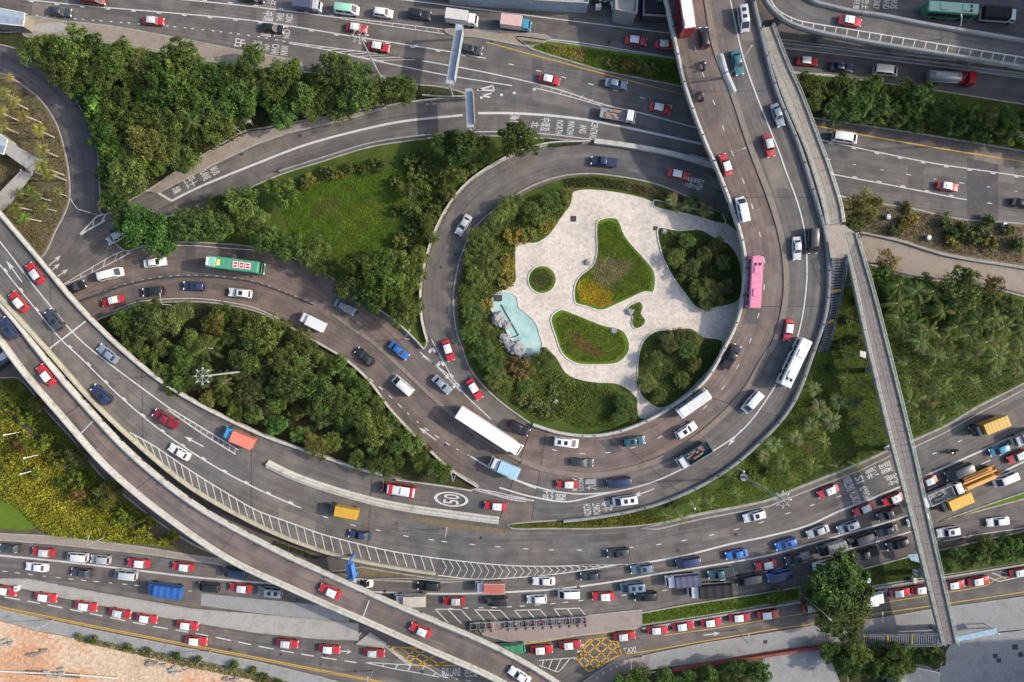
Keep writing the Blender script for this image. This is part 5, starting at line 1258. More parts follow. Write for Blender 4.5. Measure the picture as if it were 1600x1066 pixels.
# motorcycles: two riding, one row parked
V('moto',1100,102,98,'F','navy','motorcycle behind the small black car on the flyover')
V('moto',1097,150,100,'F','rust','second motorcycle lower on the flyover near the inner parapet')
C['cols'] = (.1,.1,.1)
for i, x in enumerate((740,754,766,793,806,820,833,847,860,874,888,902,914)):
    V('moto', x, 980-(x-740)*.055, 96+(i*37 % 11)-5, '', ('black','dark','maroon','navy','grey')[i % 5], '%s parked motorcycle in the row, counted from the narrow flyover' % ('first second third fourth fifth sixth seventh eighth ninth tenth eleventh twelfth thirteenth'.split()[i]), group='motorcycles parked on the pink pavement')
    p = P(x, 977-(x-740)*.055, .17)
# riders
def make_rider():
    m = bpy.data.meshes.new('person'); bm = bmesh.new()
    J = {'pel':(-.25,0,.92),'waist':(-.18,0,1.12),'chest':(-.05,0,1.36),'neck':(.02,0,1.50),'head':(.05,0,1.60),'top':(.05,0,1.74),
         'sl':(-.02,.19,1.40),'el':(.2,.27,1.2),'hl':(.44,.34,1.10),'sr':(-.02,-.19,1.40),'er':(.2,-.27,1.2),'hr':(.44,-.34,1.10),
         'tl':(-.2,.12,.9),'kl':(.2,.22,.80),'al':(.02,.22,.40),'fl':(.16,.23,.34),'tr':(-.2,-.12,.9),'kr':(.2,-.22,.80),'ar':(.02,-.22,.40),'fr':(.16,-.23,.34)}
    R = {'pel':.15,'waist':.14,'chest':.17,'neck':.07,'head':.12,'top':.10,'sl':.085,'el':.06,'hl':.05,'sr':.085,'er':.06,'hr':.05,'tl':.10,'kl':.075,'al':.05,'fl':.05,'tr':.10,'kr':.075,'ar':.05,'fr':.05}
    vs = {k: bm.verts.new(v) for k, v in J.items()}
    for a, b_ in 'pel-waist waist-chest chest-neck neck-head head-top chest-sl sl-el el-hl chest-sr sr-er er-hr pel-tl tl-kl kl-al al-fl pel-tr tr-kr kr-ar ar-fr'.split() and [e.split('-') for e in 'pel-waist waist-chest chest-neck neck-head head-top chest-sl sl-el el-hl chest-sr sr-er er-hr pel-tl tl-kl kl-al al-fl pel-tr tr-kr kr-ar ar-fr'.split()]: bm.edges.new((vs[a], vs[b_]))
    bm.verts.index_update(); bm.to_mesh(m); bm.free()
    o = bpy.data.objects.new('person', m); COL.objects.link(o)
    sk = o.modifiers.new('skin', 'SKIN'); ss = o.modifiers.new('sub', 'SUBSURF'); ss.levels = 1; ss.render_levels = 1
    for i, k in enumerate(J): m.skin_vertices[0].data[i].radius = (R[k], R[k]); m.skin_vertices[0].data[i].use_root = (k == 'pel')
    bpy.context.view_layer.update(); dg = bpy.context.evaluated_depsgraph_get(); me = bpy.data.meshes.new_from_object(o.evaluated_get(dg))
    bpy.data.objects.remove(o); me.materials.clear(); me.materials.append(M['cloth']); me.polygons.foreach_set('use_smooth', [True]*len(me.polygons)); return me
RIDER = make_rider()
b = MB(); b.tube([(.06,0,1.60),(.06,0,1.63),(.06,0,1.72),(.06,0,1.79),(.06,0,1.82)], [.12,.15,.155,.10,.03], 12); HELM = b.mesh('helmet', M['paint'], True)
for (mx, my, a, rd, col, hc, lab) in ((1100,102,98,'F',(.03,.04,.09),(.6,.6,.6),'rider in dark jacket on the motorcycle behind the small black car'),(1097,150,100,'F',(.28,.12,.09),(.5,.5,.48),'rider in reddish jacket on the lower motorcycle of the flyover'),(1489,706,202,'',(.02,.02,.025),(.03,.03,.03),'rider in black on the motorcycle between the yellow trucks')):
    z = zfun(ROADS[rd])(mx, my) + (.035 if not rd else 0); p = P(mx, my, z+.8); p.z = z
    o = link('person', RIDER, None, lab, 'person', loc=p, color=col); o.rotation_euler = (0, 0, math.radians(a))
    link('helmet', HELM, o, color=hc)

if DECK:                                       # pictures printed on the roof of the green bus
    def plate(x0, x1, y0, y1, col, dz=0):
        b = MB(); b.box(x0, x1, y0, y1, 4.352+dz, 4.358+dz); b.obj('roof_print', M['matte'], DECK, color=col)
    plate(-4.9,-3.4,-.75,.75,(.6,.65,.6)); plate(-2.9,-2.2,-.6,.6,(.5,.5,.15))
    for k in range(3):
        x = .2+k*1.2; plate(x,x+1.0,-.62,.62,(.65,.6,.6)); plate(x+.14,x+.86,-.48,-.08,(.5,.02,.03),.008); plate(x+.14,x+.86,.08,.48,(.5,.02,.03),.008)
# ------------------------------------------------------------------ vegetation
def leaf_mesh(name, cen, nrm, size, cols, mat, aspect=.62, jitter=.62, rng=RNG):
    """one small folded leaf clump (four-cornered) at every centre"""
    n = len(cen); nn = nrm + rng.normal(0, jitter, (n, 3)); nn /= np.linalg.norm(nn, axis=1)[:, None] + 1e-9
    t = rng.normal(0, 1, (n, 3)); t -= nn*(t*nn).sum(1)[:, None]; t /= np.linalg.norm(t, axis=1)[:, None] + 1e-9; w = np.cross(nn, t)
    s = np.asarray(size)[:, None]; v = np.empty((n, 4, 3))
    v[:,0] = cen - t*s*.5; v[:,1] = cen + w*s*.5*aspect + nn*s*.10; v[:,2] = cen + t*s*.5 - nn*s*.12; v[:,3] = cen - w*s*.5*aspect + nn*s*.10
    m = bpy.data.meshes.new(name); m.vertices.add(n*4); m.vertices.foreach_set('co', v.astype(np.float32).ravel())
    m.loops.add(n*4); m.loops.foreach_set('vertex_index', np.arange(n*4, dtype=np.int32)); m.polygons.add(n)
    m.polygons.foreach_set('loop_start', np.arange(0, n*4, 4, dtype=np.int32)); m.update(calc_edges=True)
    a = m.color_attributes.new('leaf', 'FLOAT_COLOR', 'POINT'); c = np.ones((n, 4, 4), np.float32); c[:, :, :3] = cols[:, None, :]
    a.data.foreach_set('color', c.ravel()); m.materials.append(mat); return m

def leafcols(n, base, rng, spread=.35, yellow=.10, ycol=(.115,.118,.028)):
    k = np.exp(rng.normal(0, spread, n))[:, None]; c = np.array(base)[None, :]*k
    y = rng.random(n) < yellow; c[y] = np.array(ycol)*np.exp(rng.normal(0, .25, y.sum()))[:, None]
    c[:, 0] *= rng.uniform(.8, 1.25, n); return np.clip(c, .004, .5)

def make_crown(seed, R=3.4, H=3.0, lobes=18, n=2600, leaf=.42, base=(.055,.088,.020), zc=4.6, spread=.35, yellow=.10):
    r = np.random.default_rng(seed); cen = []; nrm = []; sz = []; lum = []
    L = []
    ax, ay = r.uniform(.82, 1.15), r.uniform(.82, 1.15)
    for i in range(lobes):
        a = r.uniform(0, 2*math.pi); d = R*.78*math.sqrt(r.uniform(.01, 1)); L.append((d*math.cos(a)*ax, d*math.sin(a)*ay, zc + H*.42*(1-(d/R)**2) - H*.15 + H*.22*r.uniform(-1, 1), R*r.uniform(.15,.34)))
    for (x, y, z, q) in L:
        k = int(n/lobes*.84); ncl = 13; ll = math.exp(r.normal(0, .22))
        u = r.normal(0, 1, (ncl, 3)); u[:,2] = np.abs(u[:,2])*.9 - .3; u /= np.linalg.norm(u, axis=1)[:, None]; ext = r.uniform(.7, 1.35, ncl)
        idx = r.integers(0, ncl, k); dd = u[idx] + r.normal(0, .26, (k, 3)); dd /= np.linalg.norm(dd, axis=1)[:, None]
        rad = q*(r.uniform(.35, 1.12, (k, 1))**.6)*ext[idx][:, None]; p = np.array([x, y, z]) + dd*rad*np.array([1, 1, H/R*.95])
        cen.append(p); nrm.append(dd*.8 + np.array([0,0,.6])); sz.append(leaf*r.uniform(.55, 1.35, k)); lum.append(np.exp(r.normal(0,.20,ncl))[idx]*ll)
    k = int(n*.18); u = r.normal(0, 1, (k, 3)); u /= np.linalg.norm(u, axis=1)[:, None]
    p = np.array([0, 0, zc-.4]) + u*np.array([R*.8, R*.8, H*.42])*r.random((k, 1))**.4
    cen.append(p); nrm.append(u + np.array([0,0,.5])); sz.append(leaf*r.uniform(.7,1.5,k)); lum.append(np.ones(k)*.9)
    cen = np.concatenate(cen); lum = np.concatenate(lum)
    cols = leafcols(len(cen), base, r, spread, yellow)*lum[:, None]
    return leaf_mesh('crown', cen, np.concatenate(nrm), np.concatenate(sz), cols, M['leaf'], rng=r), L
def make_trunk(seed, L, zc, r0=.20):
    r = random.Random(seed); b = MB(); top = Vector((r.uniform(-.2,.2), r.uniform(-.2,.2), zc*.55))
    b.tube([(0,0,-.15),(top.x*.4,top.y*.4,zc*.28),top], [r0*1.3, r0, r0*.8], 8)
    for (x, y, z, q) in L[:6]: b.tube([top*.95, Vector((x*.5, y*.5, (top.z+z)/2)), (x, y, z)], [r0*.55, r0*.35, r0*.12], 5)
    return b.mesh('trunk', M['bark'])
def kindset(count, seed0, **kw):
    out = []
    for i in range(count):
        cm, L = make_crown(seed0+i, **kw); out.append((cm, make_trunk(seed0+i, L, kw.get('zc', 4.6))))
    return out
TREES = {'broad': kindset(6, 100, n=6000, leaf=.29, base=(.064,.110,.022), yellow=.04, spread=.26),
         'fine': kindset(5, 200, n=6000, leaf=.26, base=(.082,.120,.028), lobes=24, yellow=.05, spread=.26),
         'bright': kindset(3, 300, n=4800, leaf=.32, base=(.062,.130,.024), spread=.26, lobes=14, yellow=.03),
         'olive': kindset(4, 400, n=5600, leaf=.26, base=(.095,.110,.030), lobes=24, yellow=.08, spread=.26),
         'rusty': kindset(2, 500, n=2400, leaf=.36, base=(.115,.085,.030), lobes=16, yellow=.2)}
BUSHES = {'bush': [make_crown(600+i, R=1.5, H=1.5, lobes=12, n=1200, leaf=.24, base=(.070,.098,.026), zc=.85)[0] for i in range(4)],
          'gold': [make_crown(620+i, R=1.4, H=1.3, lobes=11, n=1000, leaf=.24, base=(.15,.13,.025), zc=.75, yellow=.4)[0] for i in range(2)]}
bs = MB()
for k in range(5): bs.tube([(0,0,0), (.35*math.cos(k*1.3), .35*math.sin(k*1.3), .5), (.7*math.cos(k*1.3), .7*math.sin(k*1.3), .95)], [.05,.04,.015], 5)
BSTEM = bs.mesh('stem', M['bark'])

def make_palm(seed, H=5.0, nf=11, fl=2.3, base=(.085,.120,.024), upright=.6):
    r = random.Random(seed); b = MB(); lx, ly = r.uniform(-.3,.3), r.uniform(-.3,.3)
    pts = [(lx*t*t, ly*t*t, H*t-.1*(1-t)) for t in (0,.2,.5,.8,1)]; b.tube(pts, [.17,.12,.11,.10,.11], 8); trunk = b.mesh('trunk', M['palmbark'])
    V_ = []; F_ = []; Cc = []
    for i in range(nf):
        az = 2*math.pi*i/nf + r.uniform(-.25,.25); el = r.uniform(.0, 1.1)*upright + .1; L = fl*r.uniform(.7,1.2); ns = 13
        d = Vector((math.cos(az), math.sin(az), 0)); s = Vector((-d.y, d.x, 0)); k = math.exp(r.gauss(0,.3)); yel = r.random() < .12
        col = (.15*k,.13*k,.035*k) if yel else (base[0]*k, base[1]*k, base[2]*k); pts = []
        for j in range(ns+1):
            t = j/ns; pts.append(Vector((lx, ly, H)) + d*(L*t*math.cos(el*(1-t))) + Vector((0,0,L*(math.sin(el)*t - .62*t*t))) + s*(.12*L*t*t*math.sin(i*2.1)))
        for j in range(1, ns):
            c = pts[j]; t = j/ns; q = (pts[j+1]-pts[j]); wl = L*.19*(math.sin(math.pi*min(1, t*.85+.12))**.7); kk = r.uniform(.75,1.25)
            for sg in (-1, 1):
                o = len(V_); tip = c + s*sg*wl + d*wl*.65 - Vector((0,0,wl*r.uniform(.15,.6)))
                V_ += [c - q*.28, c + q*.28, tip]; F_.append((o,o+1,o+2)); Cc += [tuple(x*kk for x in col)]*3
    m = bpy.data.meshes.new('crown'); m.from_pydata([tuple(v) for v in V_], [], F_); a = m.color_attributes.new('leaf', 'FLOAT_COLOR', 'POINT')
    a.data.foreach_set('color', np.concatenate([np.clip(np.array(Cc, np.float32),0,1), np.ones((len(Cc),1), np.float32)], 1).ravel()); m.materials.append(M['leaf']); return m, trunk
PALMS = {'palm': [make_palm(700+i) for i in range(5)], 'fan': [make_palm(720+i, 4.6, 44, 1.35, (.19,.19,.045), 1.05) for i in range(3)], 'low': [make_palm(740+i, 2.2, 44, 1.5, (.105,.13,.048), 1.0) for i in range(3)]}

def ordinal(i):
    return ('%d%s' % (i, 'th' if 10 <= i % 100 <= 20 else {1:'st',2:'nd',3:'rd'}.get(i % 10, 'th')))
def plant(kind, px, py, r_px, label, group=None, zbase=.12, tint=None, rnd=None, zk=1.0):
    """crown of radius r_px (photograph pixels) seen at px, py"""
    rnd = rnd or random
    if kind in TREES:
        s = r_px/PXM/3.4; zt = 5.0*s*zk; p = P(px, py, zbase+zt); p.z = zbase
        o = link({'broad':'broadleaf_tree','fine':'broadleaf_tree','bright':'bright_tree','olive':'olive_tree','rusty':'rusty_leaved_tree'}[kind], None, None, label, 'tree', group, loc=p)
        cm, tm = rnd.choice(TREES[kind]); c = link('crown', cm, o); link('trunk', tm, o)
    elif kind in BUSHES:
        s = r_px/PXM/1.5; p = P(px, py, zbase+.9*s); p.z = zbase
        o = link('bush', None, None, label, 'bush', group, loc=p); c = link('foliage', rnd.choice(BUSHES[kind]), o); link('stem', BSTEM, o)
    else:
        s = r_px/PXM/{'palm':2.0,'fan':1.45,'low':1.7}[kind]; h = {'palm':5.0,'fan':4.6,'low':2.2}[kind]*s
        p = P(px, py, zbase+h); p.z = zbase; o = link('palm_tree', None, None, label, 'palm', group, loc=p)
        cm, tm = rnd.choice(PALMS[kind]); c = link('crown', cm, o); link('trunk', tm, o)
    o.scale = (s*rnd.uniform(.92,1.08), s*rnd.uniform(.92,1.08), s*zk*rnd.uniform(.85,1.1)); o.rotation_euler = (0, 0, rnd.uniform(0, 6.28))
    k = rnd.uniform(.70, 1.30); t = tint or (1,1,1); c.color = (t[0]*k*rnd.uniform(.8,1.2), t[1]*k, t[2]*k*rnd.uniform(.85,1.15), 1); return o
def wood(place, items, group, noun='tree', rnd=None, zk=1.0):
    """items: (kind, px, py, radius[, tint]); labels count from the left"""
    rnd = rnd or random.Random(hash(place) % 1000 if False else len(place)*17+len(items))
    desc = {'broad':'dark broadleaf','fine':'fine leaved green','bright':'bright green','olive':'olive green','rusty':'rusty leaved','bush':'rounded green','gold':'golden yellow','palm':'feathery','fan':'yellow green','low':'low spreading'}
    for kind in sorted(set(i[0] for i in items)):
        sub = sorted([i for i in items if i[0] == kind], key=lambda i: i[1])
        nn = 'palm' if kind in PALMS else ('bush' if kind in BUSHES else 'tree')
        for q, it in enumerate(sub):
            lab = ('%s %s %s, %s from left' % (desc[kind], nn, place, ordinal(q+1))) if len(sub) > 1 else '%s %s %s' % (desc[kind], nn, place)
            plant(it[0], it[1], it[2], it[3], lab, group, rnd=rnd, tint=it[4] if len(it) > 4 else None, zk=zk)
def fill(poly, kinds, rmin, rmax, spacing, seed, avoid=(), extra=()):
    rng = np.random.default_rng(seed); out = list(extra)
    av = list(avoid) + [(e[1], e[2], e[3]*.9) for e in extra]
    for (x, y) in poisson(poly, spacing, rng, 3000, av):
        out.append((kinds[int(rng.integers(len(kinds)))], x, y, float(rng.uniform(rmin, rmax))))
    return out

# the woods
wood('in the wood below the top highway', fill([(22,64),(110,66),(230,82),(305,100),(385,92),(392,170),(350,205),(280,256),(175,320),(163,250),(142,175),(100,128)], ['broad','broad','fine','bright','broad','olive'], 19, 30, 27, 1,
    avoid=[(205,165,16)], extra=[('broad',108,70,34),('broad',150,105,30),('broad',280,95,36),('broad',255,130,34),('broad',190,80,26),('bright',150,165,26),('bright',158,215,22),('bright',128,140,18),('broad',370,150,32),('broad',340,120,30),('olive',225,225,34),('olive',200,275,34),('broad',395,85,22),('fine',330,165,28),('bright',230,150,22),('palm',175,290,20),('palm',205,250,16),('palm',300,190,16),('palm',250,190,15)]), 'trees of the wood below the highway')
wood('in the hedge wood between highway and ramp', fill([(402,112),(470,104),(540,98),(590,128),(635,132),(640,150),(560,168),(430,182),(404,170)], ['broad','fine','broad'], 18, 26, 25, 2, extra=[('broad',525,110,32),('broad',555,145,34),('broad',430,125,30),('broad',470,150,28),('fine',625,138,28),('broad',505,150,28)]), 'trees between highway and ramp')
wood('around the grassy triangle', [('broad',222,355,41.4,(.75,.9,.9)),('broad',250,368,30.6,(.75,.9,.9)),('broad',195,352,21.6,(.8,.95,.9)),('fine',300,350,30.6),('fine',335,352,28.8),('fine',375,318,30.6),('fine',395,345,27.0),('fine',360,350,23.4),('broad',440,300,27.0),('fine',415,370,27.0),('fine',450,385,28.8),('fine',490,395,27.0),('fine',505,415,21.6),('broad',345,330,25.2),
    ('broad',560,420,28.8,(.85,.8,.8)),('broad',590,440,32.4,(.9,.85,.8)),('fine',545,448,27.0),('fine',598,402,20),('broad',580,470,23.4),('fine',640,445,18),('fine',648,480,18),('fine',630,490,27.0),('broad',610,462,25.2),('broad',715,228,32.4,(.8,.75,.75)),('broad',740,225,23.4,(.8,.75,.75)),('fine',690,225,21.6),('broad',808,218,32.4,(.8,.78,.75)),('fine',625,445,21.6)], 'trees around the grassy triangle')
wood('on the grassy triangle', [('bush',478,285,14.0),('bush',515,270,16.0),('bush',550,262,13.1),('gold',483,278,11.3),('bush',590,258,14.0),('bush',652,272,16.8),('bush',620,284,15.0),('bush',662,300,16.0),('bush',690,285,14.0),('bush',645,335,18.7),('bush',680,330,16.0),('bush',625,375,16.0),('bush',650,385,15.0),('bush',668,262,13.1),('bush',640,250,15.0),('bush',700,262,14.0),('bush',660,245,13.1),('bush',690,310,13.1),('bush',640,360,12.1),('bush',735,262,13.1),('bush',570,265,11.3),('gold',530,272,9.4),('bush',620,330,11.3),('bush',655,360,13.1),('fine',700,300,15),('fine',668,345,16),('fine',655,400,17),('olive',640,300,16),('fine',690,262,15),('fine',720,275,13),('fine',650,430,17),('olive',675,370,13),('fine',625,405,18),('fine',760,245,14)], 'bushes on the grassy triangle')
wood('in the lower wood around the light mast', fill([(165,500),(215,484),(330,482),(390,490),(440,512),(496,545),(542,575),(570,602),(605,648),(650,695),(700,735),(660,742),(552,722),(476,696),(400,668),(330,636),(280,608),(220,562)], ['fine','fine','broad','olive','fine','bright'], 14, 24, 27, 3,
    avoid=[(335,560,22),(410,625,16),(305,500,22)], extra=[('fine',410,520,32),('fine',385,560,28),('olive',230,510,28),('olive',265,500,24),('broad',190,505,20),('broad',280,560,26),('fine',440,560,30),('fine',450,600,30),('broad',500,620,30),('olive',390,610,26),('fine',580,670,30),('broad',620,690,26),('rusty',460,538,14),('rusty',580,712,10),('rusty',660,705,14),('fine',540,640,28),('olive',330,510,24),('palm',320,545,20),('palm',345,600,16),('palm',300,590,15)]), 'trees of the lower wood')
wood('in the dark hedge between the right hand carriageways', fill([(1262,128),(1300,126),(1400,132),(1480,158),(1600,182),(1680,195),(1680,232),(1600,218),(1450,196),(1330,178),(1272,168)], ['broad','broad','fine'], 15, 23, 20, 4), 'trees between the right carriageways')
wood('in the grove beside the service lane', fill([(1372,425),(1420,436),(1520,452),(1600,476),(1680,490),(1680,520),(1600,515),(1500,500),(1430,490),(1390,470)], ['broad','fine','broad'], 15, 25, 27, 5, extra=[('rusty',1388,408,20),('broad',1500,448,34),('rusty',1558,450,22),('bright',1382,430,20)]), 'trees beside the service lane')
wood('in the grove east of the footbridge', fill([(1395,500),(1440,520),(1500,545),(1600,540),(1680,540),(1680,560),(1600,585),(1500,640),(1440,672),(1420,640)], ['palm','palm','palm','low'], 9, 14, 30, 6, extra=[('palm',1423,624,20),('palm',1471,606,20)]), 'palms east of the footbridge')
wood('among the trees beside the service lane', fill([(1400,440),(1500,470),(1600,490),(1600,560),(1450,560),(1400,500)], ['palm'], 14, 21, 22, 16), 'palms beside the service lane')
wood('on the slope between flyover and footbridge', [('low',x,y,r*.82) for x, y, r in ((1271,606,18),(1279,636,20),(1268,662,19),(1309,625,19),(1337,631,19),(1301,658,20),(1337,662,18),(1241,687,18),(1208,692,19),(1222,721,18),(1196,712,15))] + [('palm',x,y,r*.72) for x, y, r in ((1289,690,17),(1268,728,18),(1306,730,18),(1340,728,18),(1370,687,20),(1320,590,16),(1330,560,15),(1240,745,15),(1190,760,16),(1150,770,16),(1110,785,17),(1065,808,20),(1040,805,18),(1085,790,16),(1140,745,14),(1350,600,15))] + [('bush',x,y,r*.7) for x, y, r in ((1325,500,16),(1335,530,18),(1310,540,16),(1300,575,14),(1340,470,14),(1050,790,13),(1200,735,13),(1175,740,12))], 'plants on the slope')
wood('on the dry scrub strip', [('olive',1352,320,26),('olive',1342,345,20),('gold',1425,345,18),('gold',1418,325,12),('bush',1480,345,14),('bush',1500,362,18),('bush',1530,368,20),('gold',1548,378,18),('bush',1545,345,14),('bush',1575,360,12),('bush',1590,382,14),('gold',1490,375,16),('bush',1400,360,12),('rusty',1335,362,14)], 'bushes on the dry scrub strip')
wood('on the palm lawn inside the side road', [('fan',x,y,r*.85) for x, y, r in ((15,157,15),(37,179,15),(58,203,15),(63,234,15),(3,177,14),(5,145,13),(4,198,13),(68,262,18),(75,272,16),(14,120,10))] + [('fan',x,y,r*.85,(.7,.9,.8)) for x, y, r in ((45,298,12),(60,308,11),(25,322,13),(40,340,13),(70,325,10),(85,300,11),(30,300,11))], 'young palms on the lawn')
wood('by the branch road', fill([(1478,868),(1530,852),(1600,842),(1680,830),(1680,858),(1600,866),(1530,876),(1478,885)], ['broad','fine'], 12, 18, 16, 7), 'hedge trees by the branch road')
wood('in the big tree clump at the taxi road', [('broad',1300,915,40),('broad',1320,890,30),('broad',1335,925,34),('fine',1300,960,36),('fine',1340,960,30),('broad',1315,975,30),('bright',1338,900,22),('olive',1330,945,24),('broad',1285,925,28)], 'big trees at the taxi road')
wood('in the bed below the lower staircase', fill([(1298,1020),(1330,1014),(1400,1012),(1470,1014),(1470,1028),(1440,1042),(1400,1050),(1330,1050)], ['broad','fine'], 15, 22, 19, 8), 'trees below the staircase')
wood('in the bed at the bottom edge', fill([(975,1068),(1020,1056),(1100,1046),(1185,1036),(1190,1090),(970,1100)], ['broad','bright','broad'], 15, 22, 20, 9), 'trees at the bottom edge')
wood('beside the grass verge end', [('broad',1205,938,14),('fine',1220,932,12)], 'small trees on the verge')
wood('on the shrub slope by the narrow flyover', [('bush',20,640,14.4,(1.5,1.35,.7)),('bush',45,655,15.8,(1.5,1.35,.7)),('bush',30,690,15.8,(1.5,1.35,.7)),('bush',65,690,17.3,(1.5,1.35,.7)),('bush',90,715,17.3,(1.5,1.35,.7)),('bush',120,750,17.3,(1.5,1.35,.7)),('bush',150,790,18.7,(1.5,1.35,.7)),('bush',190,810,17.3,(1.5,1.35,.7)),('bush',10,720,15.8,(1.5,1.35,.7)),('bush',60,740,15.8,(1.5,1.35,.7)),('bush',220,835,14.4,(1.5,1.35,.7)),('bush',255,845,11.5,(1.5,1.35,.7)),('bush',95,760,14.4,(1.5,1.35,.7)),('bush',15,760,11.5,(1.5,1.35,.7)),('rusty',28,700,12),('rusty',120,775,14),('olive',170,770,22),('olive',60,630,16),('bush',230,815,13.0,(1.5,1.35,.7)),('bush',270,838,10.1,(1.5,1.35,.7)),('olive',120,715,18)], 'shrubs on the slope')
wood('in the shady garden beds', [('olive',1058,402,18),('olive',1078,420,20),('fine',1100,398,16),('olive',1120,385,16),('fine',1095,450,20),('olive',1115,455,20),('olive',1132,450,16),('fine',1075,375,14),('fine',1130,410,14),('fine',1105,475,14),('olive',1020,560,18),('olive',1010,600,18),('olive',1045,535,18),('fine',1075,545,18),('fine',1066,595,14),('fine',1030,620,15),('olive',1060,525,14),('fine',1085,570,14),('olive',1085,530,15)], 'trees in the garden beds', zk=.65)
wood('on the west side of the garden', [('fine',790,330,22),('fine',770,348,20),('fine',748,375,22),('fine',760,395,22),('fine',738,400,18),('fine',745,430,20),('fine',765,420,20),('broad',840,330,24),('broad',862,318,20),('fine',805,318,18),('fine',728,455,14),('fine',740,490,20),('fine',735,520,18),('fine',752,545,22),('fine',768,565,22),('fine',775,590,20),('fine',790,600,16),('fine',760,520,16),('fine',850,560,18),('fine',835,572,16),('fine',975,630,16),('fine',985,645,14),('fine',968,650,14),('fine',820,600,16),('gold',785,415,20),('gold',800,370,20),('gold',850,345,18),('gold',760,475,14),('gold',790,440,16),('gold',825,365,18),('gold',880,310,14),('fine',885,305,14),('bush',830,630,16),('bush',850,640,16),('bush',815,625,14),('bush',865,610,14),('rusty',815,578,18),('rusty',800,568,14)], 'trees on the west side of the garden', zk=.55)
wood('along the hedge bed of the garden', [('low',1052,312,12),('low',1075,320,14),('low',1100,330,14),('low',1060,325,10),('bush',1040,310,9),('bush',1120,338,10),('bush',1085,312,9)], 'plants along the hedge bed')
wood('on the flower wedge', [('gold',985,106,14),('gold',1005,104,16),('gold',975,100,12),('gold',1020,110,14),('bush',955,100,10)], 'shrubs on the flower wedge')
wood('at the corner of the building site', [('bush',122,995,7),('bush',145,1000,10),('bush',200,1012,8),('bush',365,1040,10),('bush',395,1048,8),('bush',230,1018,8),('bush',275,1026,8),('bush',310,1032,8),('bush',412,1060,9),('bush',435,1068,9)], 'bushes by the building site')

# ground cover that nobody could count
def cover(name, poly, n, h, size, base, label, z=.13, yellow=.1, ycol=(.17,.15,.025), patch=None, spread=.3, seed=1, up=1.0):
    rng = np.random.default_rng(seed); x, y = scatter(poly, n, rng); zz = z + h*rng.random(n)**1.5
    f = (CAM_H-zz)/CAM_H/PXM; cen = np.stack([(x-800)*f, (533-y)*f, zz], 1)
    cols = leafcols(n, base, rng, spread, yellow, ycol)
    if patch:
        for (cx, cy, r, col) in patch:
            d = np.hypot(x-cx, y-cy) + rng.normal(0, r*.18, n); m = d < r; cols[m] = np.array(col)*np.exp(rng.normal(0, .3, m.sum()))[:, None]
    u = np.sin(cen[:,0]*1.1+seed)*np.sin(cen[:,1]*1.3)*.25 + 1; cols = cols*u[:, None]
    me = leaf_mesh(name, cen, np.tile([0,0,up], (n,1)), size*rng.uniform(.6,1.4,n), np.clip(cols,.004,.6), M['leafg'], jitter=.6, rng=rng)
    return link(name, me, None, label, 'plants', kind='stuff')
cover('grass', [(440,330),(470,295),(560,268),(640,262),(690,262),(640,320),(620,360),(600,390),(520,410),(460,375)], 24000, .14, .20, (.072,.150,.006), 'bright lawn grass in the middle of the triangle', yellow=.12, ycol=(.095,.14,.008), spread=.18, patch=[(515,322,18,(.095,.110,.018)),(495,332,11,(.10,.10,.024)),(560,345,26,(.10,.145,.008)),(585,330,18,(.12,.15,.008)),(545,380,16,(.095,.15,.008))], seed=21)
cover('undergrowth', [(660,330),(720,265),(780,235),(846,222),(780,245),(720,300),(680,360),(662,420),(655,470),(640,400),(610,400),(640,330),(620,300),(690,260)], 9000, .2, .20, (.075,.115,.014), 'rough undergrowth along the outside of the loop road', yellow=.15, seed=22)
cover('ground_foliage', [(0,640),(60,690),(110,745),(150,780),(215,830),(275,855),(150,845),(80,838),(60,825),(30,795),(0,780)], 26000, .9, .30, (.20,.225,.020), 'mass of yellow green shrubs on the slope', yellow=.35, ycol=(.20,.19,.02), patch=[(60,760,30,(.24,.225,.022)),(110,790,34,(.25,.235,.024)),(170,825,28,(.22,.22,.02)),(130,745,16,(.10,.07,.04)),(60,725,14,(.24,.19,.02))], seed=23)
cover('ground_foliage', [(0,595),(30,596),(75,650),(120,700),(160,755),(205,790),(250,825),(200,815),(140,765),(90,715),(40,660),(0,640)], 14000, .6, .30, (.095,.140,.018), 'dark green undergrowth beside the narrow flyover', yellow=.08, seed=24)
cover('ground_foliage', [(810,62),(930,78),(1000,90),(1060,98),(1150,115),(1150,152),(1062,132),(1000,120),(930,104),(870,85)], 11000, .45, .24, (.08,.13,.024), 'low green plants of the flower wedge', yellow=.25, ycol=(.16,.16,.02), patch=[(890,78,20,(.20,.17,.03)),(870,75,14,(.22,.17,.05)),(840,70,14,(.12,.13,.02)),(905,86,10,(.24,.18,.06))], seed=25)
BIG = BEDS['big']
cover('flowers', [(p[0]*.93+958*.07, p[1]*.93+420*.07) for p in BIG], 17000, .35, .16, (.070,.112,.010), 'clipped green and yellow planting of the large flower bed', z=.26, yellow=.1, patch=[(952,425,23,(.22,.155,.11)),(973,418,13,(.20,.14,.10)),(940,432,12,(.23,.16,.115)),(922,459,19,(.46,.29,.015)),(940,468,17,(.42,.23,.02)),(912,447,12,(.40,.28,.02))], seed=26)
cover('flowers', [(p[0]*.9+925*.1, p[1]*.9+530*.1) for p in BEDS['west']], 7000, .3, .17, (.064,.092,.012), 'clipped green planting of the leaf shaped bed', z=.26, yellow=.12, patch=[(905,532,9,(.17,.02,.04)),(918,542,10,(.16,.03,.045)),(932,549,9,(.15,.025,.04)),(898,524,7,(.13,.03,.04))], seed=27)
